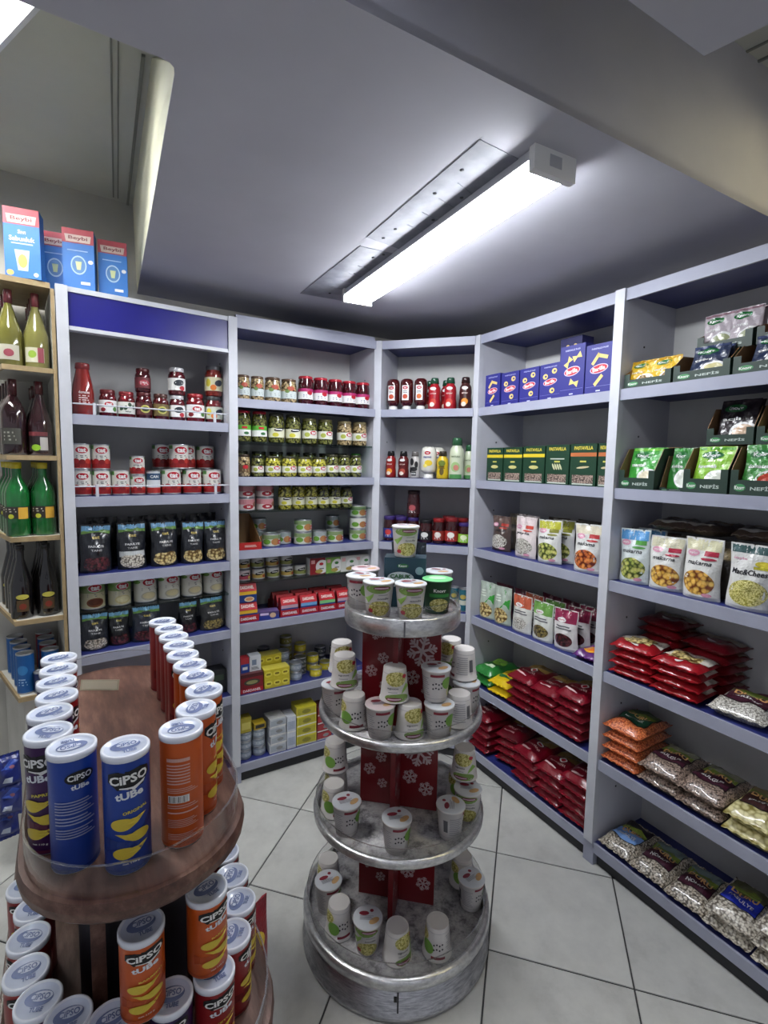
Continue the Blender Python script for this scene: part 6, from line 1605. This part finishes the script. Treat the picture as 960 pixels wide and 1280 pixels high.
tier_cups(0.797, [('side', 0, -0.153, 1.551, 'far left', 0.5), ('side', 1, -0.080, 1.478, 'second from left', 0.3), ('pink', 0, 0.000, 1.424, 'third from left', 0.2), ('front', 1, 0.087, 1.432, 'middle right', 0.4), ('side', 0, 0.172, 1.432, 'third from right', 0.0), ('side', 1, 0.240, 1.500, 'second from right', -1.2), ('side', 0, 0.283, 1.584, 'far right', 0.8), ('side', 1, 0.28, 1.70, 'rear right', 0.3), ('side', 1, -0.147, 1.655, 'rear left', 0.3)], 'second tier', 'in bottom layer', 1.040, 0.270)
z2 = 0.797 + CH + 0.003
tier_cups(z2, [('front', 1, -0.112, 1.515, 'left front', 0.25), ('front', 1, -0.140, 1.630, 'left rear', 0.3), ('front', 1, 0.040, 1.430, 'centre', 0.1), ('side', 0, 0.160, 1.436, 'right of centre', 0.0), ('side', 1, 0.276, 1.590, 'right', -1.4), ('front', 1, 0.272, 1.700, 'rear right', -0.6)], 'second tier', 'in upper layer', 1.056, 0.275)
tier_cups(0.452, [('side', 1, -0.146, 1.570, 'second from left', 0.6), ('side', 0, -0.098, 1.485, 'front left', 0.4), ('side', 0, 0.055, 1.416, 'front centre', 0.2), ('side', 0, 0.222, 1.478, 'front right', 1.4), ('front', 0, 0.288, 1.560, 'far right', -0.2), ('side', 1, -0.158, 1.665, 'far left', 0.4), ('side', 1, 0.285, 1.67, 'rear right', 0.4)], 'third tier', 'in bottom layer', 1.027, 0.286)
tier_cups(0.452 + CH + 0.003, [('side', 1, -0.152, 1.640, 'at left', 0.5), ('front', 1, 0.284, 1.610, 'at right', -0.3)], 'third tier', 'in upper layer', 1.035, 0.286)
tier_cups(0.107, [('side', 0, -0.162, 1.578, 'second from left', 0.5), ('side', 1, -0.172, 1.672, 'far left', 0.4), ('side', 1, -0.118, 1.492, 'third from left', 0.5), ('front', 0, -0.026, 1.440, 'front left', 0.0), ('front', 1, 0.064, 1.414, 'front centre', 0.7), ('side', 1, 0.187, 1.432, 'front right', 0.0), ('side', 0, 0.318, 1.600, 'second from right', 0.6), ('side', 1, 0.310, 1.697, 'far right', 0.4)], 'base tray', 'standing', 1.02, 0.313)
# teal packet display and the topmost cup
tealb = T_box(0.135, 0.075, 0.164, hx('123a4a'), lambda D, w, h: (D.ell(-w * 0.05, h * 0.84, w * 0.14, h * 0.045, hx('1f6a34'), 1), D.text('Knorr', -w * 0.05, h * 0.84, h * 0.05, WHITE, 2), D.ell(-w * 0.1, h * 0.6, w * 0.32, h * 0.12, hx('d0dce0'), 1, 20), D.text('ÇABUK', -w * 0.1, h * 0.62, h * 0.10, hx('1f6a34'), 2, w=w * 0.5, bold=0.035), D.text('NOODLE', -w * 0.1, h * 0.44, h * 0.05, WHITE, 1, w=w * 0.4), D.ell(w * 0.35, h * 0.75, w * 0.1, h * 0.08, hx('8aa4b0'), 1), D.ell(w * 0.38, h * 0.5, w * 0.08, h * 0.06, hx('8aa4b0'), 1)), hx('0e2a38'))
t = thing('noodle_carton', 'dark teal lettered carton standing in the middle of the stand top tray', 'box', None, (SX + 0.008, SY + 0.012, 1.1506), -0.1)
fill(t, tealb)
cup('front', 0, SX + 0.005, SY + 0.012, 1.3148, 'topmost white noodle cup standing on the dark teal carton', 0.15)
darkb = T_pouch(0.12, 0.2, 0.05, hx('1c2630'), lambda D, w, h: D.ell(0, h * 0.5, w * 0.3, h * 0.12, hx('2f4a5a'), 1, 16), ('film',), 90)
t = thing('noodle_bag', 'dark bag standing behind the dark teal carton on the stand top', 'bag', None, (SX + 0.02, SY + 0.085, 1.1506), -0.1)
fill(t, darkb)

# ------------------------------------------------------------------ chip tubes on the oval stand
TR, UH, LH = 0.0358, 0.205, 0.150
def drip(cx, cy, rx, ry, flip=1):
    pts = []
    for k in range(17):
        a = math.radians(48 + 264 * k / 16)
        pts.append((cx + flip * (-rx * 0.35 + rx * 0.62 * math.cos(a)), cy - ry * 0.1 + ry * 0.9 * math.sin(a)))
    pts += [(cx + flip * rx * 0.45, cy - ry * 0.25), (cx + flip * rx * 1.0, cy + ry * 0.75), (cx + flip * rx * 0.4, cy + ry * 0.55)]
    return pts if flip > 0 else pts[::-1]
def T_tube(h, body, dark, flavour, back='text'):
    mb = MB()
    mb.lathe([(0, 0.002), (TR * 0.93, 0.002), (TR * 0.97, 0), (TR, 0.002), (TR, h - 0.012)], 32, [SILVER, SILVER, SILVER, body])
    b_ = mb.mesh('tube_body', 'tin')
    mb = MB()
    z0 = h - 0.012
    mb.lathe([(TR * 1.0, z0), (TR * 1.045, z0 + 0.001), (TR * 1.045, h - 0.0015), (TR * 1.0, h), (TR * 0.93, h), (TR * 0.9, h - 0.0022), (0, h - 0.0022)], 32, [hx('dfe3ee')] * 5 + [hx('ccd4e8')])
    D = Dec(mb, lambda x, y, o: (x, y, h - 0.002 + o))
    ink = hx('6f7ba2')
    D.ell(0, 0.003, TR * 0.64, TR * 0.42, ink, 1, 22); D.ell(0.003, 0.006, TR * 0.5, TR * 0.26, hx('cfd6e6'), 2, 18); D.text('CiPSO', 0.001, 0.005, TR * 0.34, ink, 3, w=TR * 0.9, bold=0.03); D.text('TUBE', 0.004, -0.017, TR * 0.24, ink, 2, w=TR * 0.6, bold=0.04)
    lid = mb.mesh('lid', 'lidplastic')
    mb = MB(); D = Dec(mb, cyl_map(TR + 0.0003)); R = TR
    D.rect(-R * math.pi, 0.004, R * math.pi, 0.009, dark, 0.5, 40)
    # swirl of darker print round the tube
    D.poly([(-R * 1.2, h * 0.32), (-R * 0.4, h * 0.22), (R * 0.5, h * 0.3), (R * 1.3, h * 0.5), (R * 1.3, h * 0.4), (R * 0.5, h * 0.18), (-R * 0.4, h * 0.12), (-R * 1.2, h * 0.2)][::-1], dark, 0.8)
    # front
    y = h * 0.80
    D.poly([(-R * 0.92, y - h * 0.01), (-R * 0.9, y + h * 0.055), (-R * 0.55, y + h * 0.075), (0, y + h * 0.07), (R * 0.5, y + h * 0.085), (R * 0.92, y + h * 0.06), (R * 0.98, y), (R * 0.6, y - h * 0.075), (R * 0.1, y - h * 0.09), (-R * 0.5, y - h * 0.075)][::-1], BLACK, 1.6)
    D.text('CiPSO', 0.0, y + h * 0.01, h * 0.075, WHITE, 3, w=R * 1.66, bold=0.035, rot=0.06)
    D.poly([(-R * 0.4, y - h * 0.055), (R * 0.2, y - h * 0.075), (R * 0.72, y - h * 0.03), (R * 0.62, y - h * 0.055), (R * 0.2, y - h * 0.092), (-R * 0.4, y - h * 0.065)], WHITE, 3)
    D.text('tUBe', R * 0.0, y - h * 0.125, h * 0.062, hx('dfe3ea'), 2, w=R * 1.2, bold=0.04, rot=0.08)
    D.text(flavour, R * 0.25, h * 0.535, h * 0.026, hx('d8c84a'), 2, w=R * 1.1, rot=0.1, bold=0.03)
    YC = hx('d0b83c')
    D.poly(drip(-R * 0.05, h * 0.44, R * 0.8, h * 0.058), YC, 2); D.poly(drip(R * 0.12, h * 0.32, R * 0.78, h * 0.05, -1), YC, 2); D.poly(drip(0, h * 0.195, R * 0.8, h * 0.055), YC, 2)
    D.text('net 110 g', 0, h * 0.1, h * 0.02, hx('d8d8d8'), 2, w=R * 0.7)
    # back: small print, table and bar code
    c = R * math.pi
    soft = tuple(0.55 * q + 0.30 for q in body)
    if back == 'text':
        D.ell(c + R * 0.25, h * 0.80, R * 0.62, h * 0.055, BLACK, 1.2, 18, 0, 3); D.text('CiPSO', c + R * 0.25, h * 0.805, h * 0.05, WHITE, 2.5, w=R * 1.0, bold=0.03); D.text('tUBe', c + R * 0.25, h * 0.725, h * 0.04, hx('dfe3ea'), 2, w=R * 0.75, bold=0.04)
        for yy0, yy1, n in ((0.50, 0.62, 5), (0.41, 0.49, 3), (0.30, 0.39, 4)): D.lines(c - R * 0.85, c + R * 0.85, h * yy0, h * yy1, n, soft, 1.5, 0.4, 8)
    else:
        for yy0, yy1, n in ((0.08, 0.14, 4), (0.19, 0.27, 5), (0.31, 0.34, 1), (0.36, 0.40, 2), (0.50, 0.55, 3)): D.lines(c - R * 0.8, c + R * 0.7, h * yy0, h * yy1, n, soft, 1.5, 0.4, 8)
        D.rect(c - R * 0.8, h * 0.78, c + R * 0.3, h * 0.81, soft, 1.5, 8)
        for q in range(7): D.rect(c - R * 0.8, h * (0.58 + 0.027 * q), c + R * 0.3, h * (0.592 + 0.027 * q), soft, 1.5, 8)
        D.rect(c - R * 0.75, h * 0.415, c + R * 0.25, h * 0.48, WHITE, 1.5, 8)
        for k in range(12): D.rect(c - R * 0.7 + R * 0.075 * k, h * 0.42, c - R * 0.7 + R * 0.075 * k + R * (0.02 + 0.02 * (k % 3 == 0)), h * 0.475, BLACK, 2.5)
    pr_ = mb.mesh('print', 'tin')
    return [('tube_body', b_), ('lid', lid), ('print', pr_)]
TC = {'blue': (hx('1c3f96'), hx('16327a'), 'ORIGINAL'), 'orange': (hx('c4561c'), hx('a84414'), 'BARBEKÜ'), 'purple': (hx('3c1450'), hx('5a1a3a'), 'PAPRIKA'), 'red': (hx('8e1a1e'), hx('6e1218'), 'KETÇAP'), 'navy': (hx('2a1a4a'), hx('1c1236'), 'SOĞAN')}
tubeU = {k: T_tube(UH, *v, back='table' if k == 'orange' else 'text') for k, v in TC.items()}
tubeL = {k: T_tube(LH, *v) for k, v in TC.items()}
def tube(tm, x, y, z, label, yaw, grp='chip tubes on the oval stand'):
    t = thing('chip_tube', label, 'chip tube', grp, (x, y, z + 0.0006), math.atan2(-x, y) + yaw)
    fill(t, tm)
zU = UPZ
tube(tubeU['blue'], -0.424, 0.812, zU, 'blue chip tube showing its lettered front with yellow chips, upper tier', 0.1)
tube(tubeU['blue'], -0.514, 0.812, zU, 'blue chip tube turned to its small print, upper tier front', math.pi + 0.05)
LEFT = [(-0.580, 0.853, 'purple'), (-0.622, 0.922, 'navy'), (-0.653, 0.991, 'red'), (-0.695, 1.055, 'navy'), (-0.732, 1.120, 'red'), (-0.772, 1.185, 'navy')]
for k, (x, y, c) in enumerate(LEFT):
    tube(tubeU[c], x, y, zU, c.replace('navy', 'dark violet') + ' chip tube, ' + ORD[k] + ' from front in left row of upper tier', -0.55 if k == 0 else 0.5)
RIGHT = [(-0.356, 0.874, 'orange', math.pi + 0.1), (-0.357, 0.950, 'orange', 1.3), (-0.370, 1.030, 'orange', 0.95), (-0.410, 1.097, 'orange', 0.8), (-0.449, 1.160, 'orange', 0.7), (-0.490, 1.222, 'red', 0.1), (-0.526, 1.287, 'red', 0.4), (-0.566, 1.352, 'red', 0.6), (-0.606, 1.417, 'red', 0.5), (-0.652, 1.480, 'red', 0.4)]
for k, (x, y, c, yw) in enumerate(RIGHT):
    tube(tubeU[c], x, y, zU, c + ' chip tube, ' + ORD[k] + ' from front in right row of upper tier', yw)
LOW = [(-0.779, 1.051, 'red'), (-0.723, 0.996, 'red'), (-0.688, 0.928, 'red'), (-0.646, 0.861, 'red'), (-0.590, 0.811, 'purple'), (-0.5215, 0.785, 'purple'), (-0.447, 0.781, 'red'), (-0.362, 0.822, 'navy'), (-0.300, 0.867, 'red'), (-0.300, 1.021, 'red'), (-0.334, 1.090, 'red'), (-0.376, 1.160, 'red'), (-0.29, 0.944, 'red')]
for k, (x, y, c) in enumerate(LOW):
    if k == 12: lab = 'chip tube behind the orange stacked tube at right of lower tier'
    else: lab = ORD[k] + ' chip tube clockwise from back left along the lower tier'
    tube(tubeL[c], x, y, LOZ, c.replace('navy', 'dark violet') + ' ' + lab, rnd.uniform(-0.6, 0.4) if k < 8 else (0.35 if k == 8 else 1.25))
tube(tubeL['orange'], -0.403, 0.806, LOZ + LH + 0.0012, 'orange chip tube stacked at the front of the lower tier', 0.12)
tube(tubeL['orange'], -0.318, 0.884, LOZ + LH + 0.0012, 'orange chip tube stacked at the right of the lower tier', 0.5)
# paper card lying at the back of the upper tier, red crisp bags at the foot
mb = MB(); mb.box(-0.055, 0.055, -0.001, 0.001, 0, 0.03, hx('b9b29a')); mb.box(-0.05, 0.05, -0.0016, -0.001, 0.004, 0.026, hx('c8c2ac'))
t = thing('paper_card', 'blank beige paper card leaning at the back of the oval stand', 'card', None, (-0.830, 1.450, UPZ + 0.0006), OV_RZ - 0.5, -0.3)
fill(t, [('card', mb.mesh('card', 'paper'))])
cbag = T_pouch(0.17, 0.25, 0.07, hx('8c1428'), lambda D, w, h: (D.ell(0, h * 0.6, w * 0.34, h * 0.14, hx('d8b83a'), 1, 20), D.text('CiPS', 0, h * 0.6, h * 0.09, DRED, 2, w=w * 0.4, bold=0.03)), ('film',), 95)
for k, (x, y, rz) in enumerate([(-0.33, 1.10, 1.0), (-0.36, 1.28, 1.0), (-0.83, 1.02, -2.3), (-0.33, 0.93, 0.7)]):
    t = thing('crisp_bag', ['red crisp bag at the stand foot, middle of right side', 'red crisp bag at the stand foot, rear of right side', 'red crisp bag at the stand foot, left side', 'red crisp bag at the stand foot, front right'][k], 'bag', 'red crisp bags at the foot of the oval stand', (x, y, BSZ + 0.001), rz)
    fill(t, cbag)

# ------------------------------------------------------------------ bottles and cans on the end shelf
def btl(R, h, neck, sh, body, cap, deco, mat='bottleglass', caph=0.02):
    return T_bottle([(0, 0), (R * 0.93, 0), (R, 0.006), (R, h * sh), (R * 0.85, h * (sh + 0.08)), (neck, h * 0.80), (neck, h - caph)], body, [(neck, h - caph), (neck * 1.15, h - caph + 0.001), (neck * 1.15, h - 0.001), (neck * 1.05, h), (0, h)], cap, deco, R + 0.0005, mat)
vin = btl(0.041, 0.282, 0.0125, 0.44, hx('77743f'), hx('6a2a30'), lambda D: (D.rect(-0.034, 0.02, 0.034, 0.075, hx('c8c4b0'), 1, 8), D.ell(-0.006, 0.05, 0.014, 0.014, hx('8aa83a'), 2), D.rect(0.012, 0.02, 0.032, 0.075, hx('8a3a48'), 2, 4)), 'bottleglass', 0.05)
vin2 = btl(0.041, 0.28, 0.0125, 0.44, hx('66632f'), hx('5a242a'), lambda D: (D.rect(-0.034, 0.02, 0.034, 0.075, hx('b8b4a4'), 1, 8), D.ell(0.0, 0.045, 0.016, 0.014, hx('8a3a48'), 2)), 'bottleglass', 0.05)
drkb = btl(0.041, 0.285, 0.0135, 0.55, hx('241216'), hx('3a1216'), lambda D: (D.rect(-0.036, 0.04, 0.036, 0.10, hx('3a3a34'), 1, 8), D.lines(-0.02, 0.02, 0.05, 0.09, 3, hx('9a9a90'), 2)), 'bottleglass', 0.06)
drkl = btl(0.041, 0.285, 0.0135, 0.42, hx('2a1418'), hx('4a1418'), lambda D: (D.rect(-0.034, 0.015, 0.034, 0.09, hx('1c1416'), 1, 8), D.rect(0.008, 0.02, 0.034, 0.07, hx('b8b4b0'), 2, 4), D.ell(-0.006, 0.03, 0.016, 0.012, hx('8ab82a'), 3), D.rect(-0.034, 0.075, 0.034, 0.09, hx('6a2a30'), 2, 8)), 'bottleglass', 0.05)
grnb = btl(0.041, 0.284, 0.0165, 0.58, hx('14602a'), hx('c8b820'), lambda D: (D.rect(-0.05, 0.07, 0.05, 0.115, hx('2a2420'), 1, 10), D.rect(0.006, 0.068, 0.04, 0.112, hx('d8a83a'), 2, 5), D.ell(-0.018, 0.078, 0.01, 0.009, hx('c8cc3a'), 2), D.lines(-0.04, 0.0, 0.092, 0.11, 2, hx('c8c0b0'), 2)), 'bottleglass', 0.024)
blkb = btl(0.038, 0.288, 0.0135, 0.45, hx('0f0c0e'), hx('0c0c0e'), lambda D: (D.ell(0, 0.088, 0.022, 0.010, hx('b8b04a'), 1, 18), D.rect(-0.02, 0.03, 0.02, 0.075, hx('4a3a20'), 1, 6), D.ell(0, 0.05, 0.012, 0.012, hx('7a2a1a'), 2)), 'bottleglass', 0.022)
POS = [(-0.080, 0.048), (-0.164, 0.046), (-0.083, 0.134), (-0.172, 0.133), (-0.086, 0.220), (-0.182, 0.220), (-0.090, 0.304), (-0.194, 0.304)]
PN = ['front right', 'front left', 'second row right', 'second row left', 'third row right', 'third row left', 'rear right', 'rear left']
def end_row(zi, tms, desc, grp, cat='bottle', name='glass_bottle', pos=POS, skip=()):
    for k, (s_, d_) in enumerate(pos):
        if k in skip: continue
        tm = tms[k] if isinstance(tms[0], list) and isinstance(tms[0][0], list) else (tms[k % len(tms)] if isinstance(tms[0], list) else tms)
        t = thing(name, desc + ', ' + PN[k] + ' on the ' + zi[1] + ' end shelf', cat, grp, B1.at(s_ - 0.004, d_, zi[0] + 0.0008), B1.rz + rnd.uniform(-0.4, 0.1))
        fill(t, tm)
end_row((1.955, 'top'), [vin, vin2], 'pale yellow vinegar bottle', 'vinegar bottles on the end shelf')
end_row((1.623, 'second'), [drkl, drkb], 'dark brown vinegar bottle', 'dark bottles on the end shelf', skip=(2,))
end_row((1.311, 'third'), [grnb], 'green lemon juice bottle with yellow cap', 'green bottles on the end shelf', name='plastic_bottle')
end_row((0.986, 'fourth'), [blkb], 'black pomegranate syrup bottle', 'black bottles on the end shelf')
bluc = T_can(0.031, 0.162, hx('1f5a9a'), lambda D, h, R: (D.ell(0, h * 0.6, R * 0.6, h * 0.12, hx('3a82c0'), 1), D.lines(-R * 0.5, R * 0.5, h * 0.2, h * 0.4, 3, hx('a8c4e0'), 1)))
redc = T_can(0.031, 0.162, hx('8a1a1e'), lambda D, h, R: (D.rect(-R * 0.3, h * 0.1, R * 0.3, h * 0.9, hx('b83a38'), 1, 4), D.lines(-R * 0.5, R * 0.5, h * 0.4, h * 0.6, 3, hx('e0c0c0'), 2)))
end_row((0.68, 'bottom'), [bluc, bluc, redc, bluc, bluc, bluc, redc, bluc], 'tall drink can', 'drink cans on the end shelf', 'can', 'drink_can')
shc = T_can(0.022, 0.085, hx('1c2a5a'), lambda D, h, R: (D.ell(0, h * 0.5, R * 0.5, h * 0.14, hx('d8d8d8'), 1), D.rect(-R * 0.3, h * 0.2, R * 0.3, h * 0.3, RED, 1, 3)), top=hx('d8dade'))
t = thing('small_can', 'small navy can with silver lid on the lowest end shelf front edge', 'can', None, B1.at(-0.122, 0.0175, 0.6808), 0.3)
fill(t, shc)
# clear sack of blue packets on the floor below
bpk = [T_pillow(0.072, 0.11, 0.032, hx('16246a'), lambda D, w, l: (D.poly([(-w * 0.4, l * 0.1), (w * 0.1, l * 0.02), (w * 0.42, l * 0.3), (w * 0.1, l * 0.4)], hx('2f4aa0'), 1), D.poly([(-w * 0.35, -l * 0.35), (w * 0.05, -l * 0.4), (w * 0.1, -l * 0.22), (-w * 0.25, -l * 0.2)], hx('a8b0c0'), 1), D.ell(w * 0.1, l * 0.14, w * 0.12, l * 0.06, hx('8a5a6a'), 2, 12)), ('film',), 97 + k) for k in range(2)]
for k, (dx, dy, z, rx, rz) in enumerate([(0, 0, 0.33, 1.3, 0.75), (0.012, -0.01, 0.225, 1.35, 0.5), (-0.02, 0.0, 0.12, 1.3, 0.8)]):
    t = thing('blue_packet', ['upper', 'middle', 'lowest'][k] + ' shiny blue packet hanging near the floor at far left', 'packet', 'blue packets at far left', (-1.462 + dx, 1.912 + dy, z + 0.055), rz, rx)
    fill(t, bpk[k % 2])
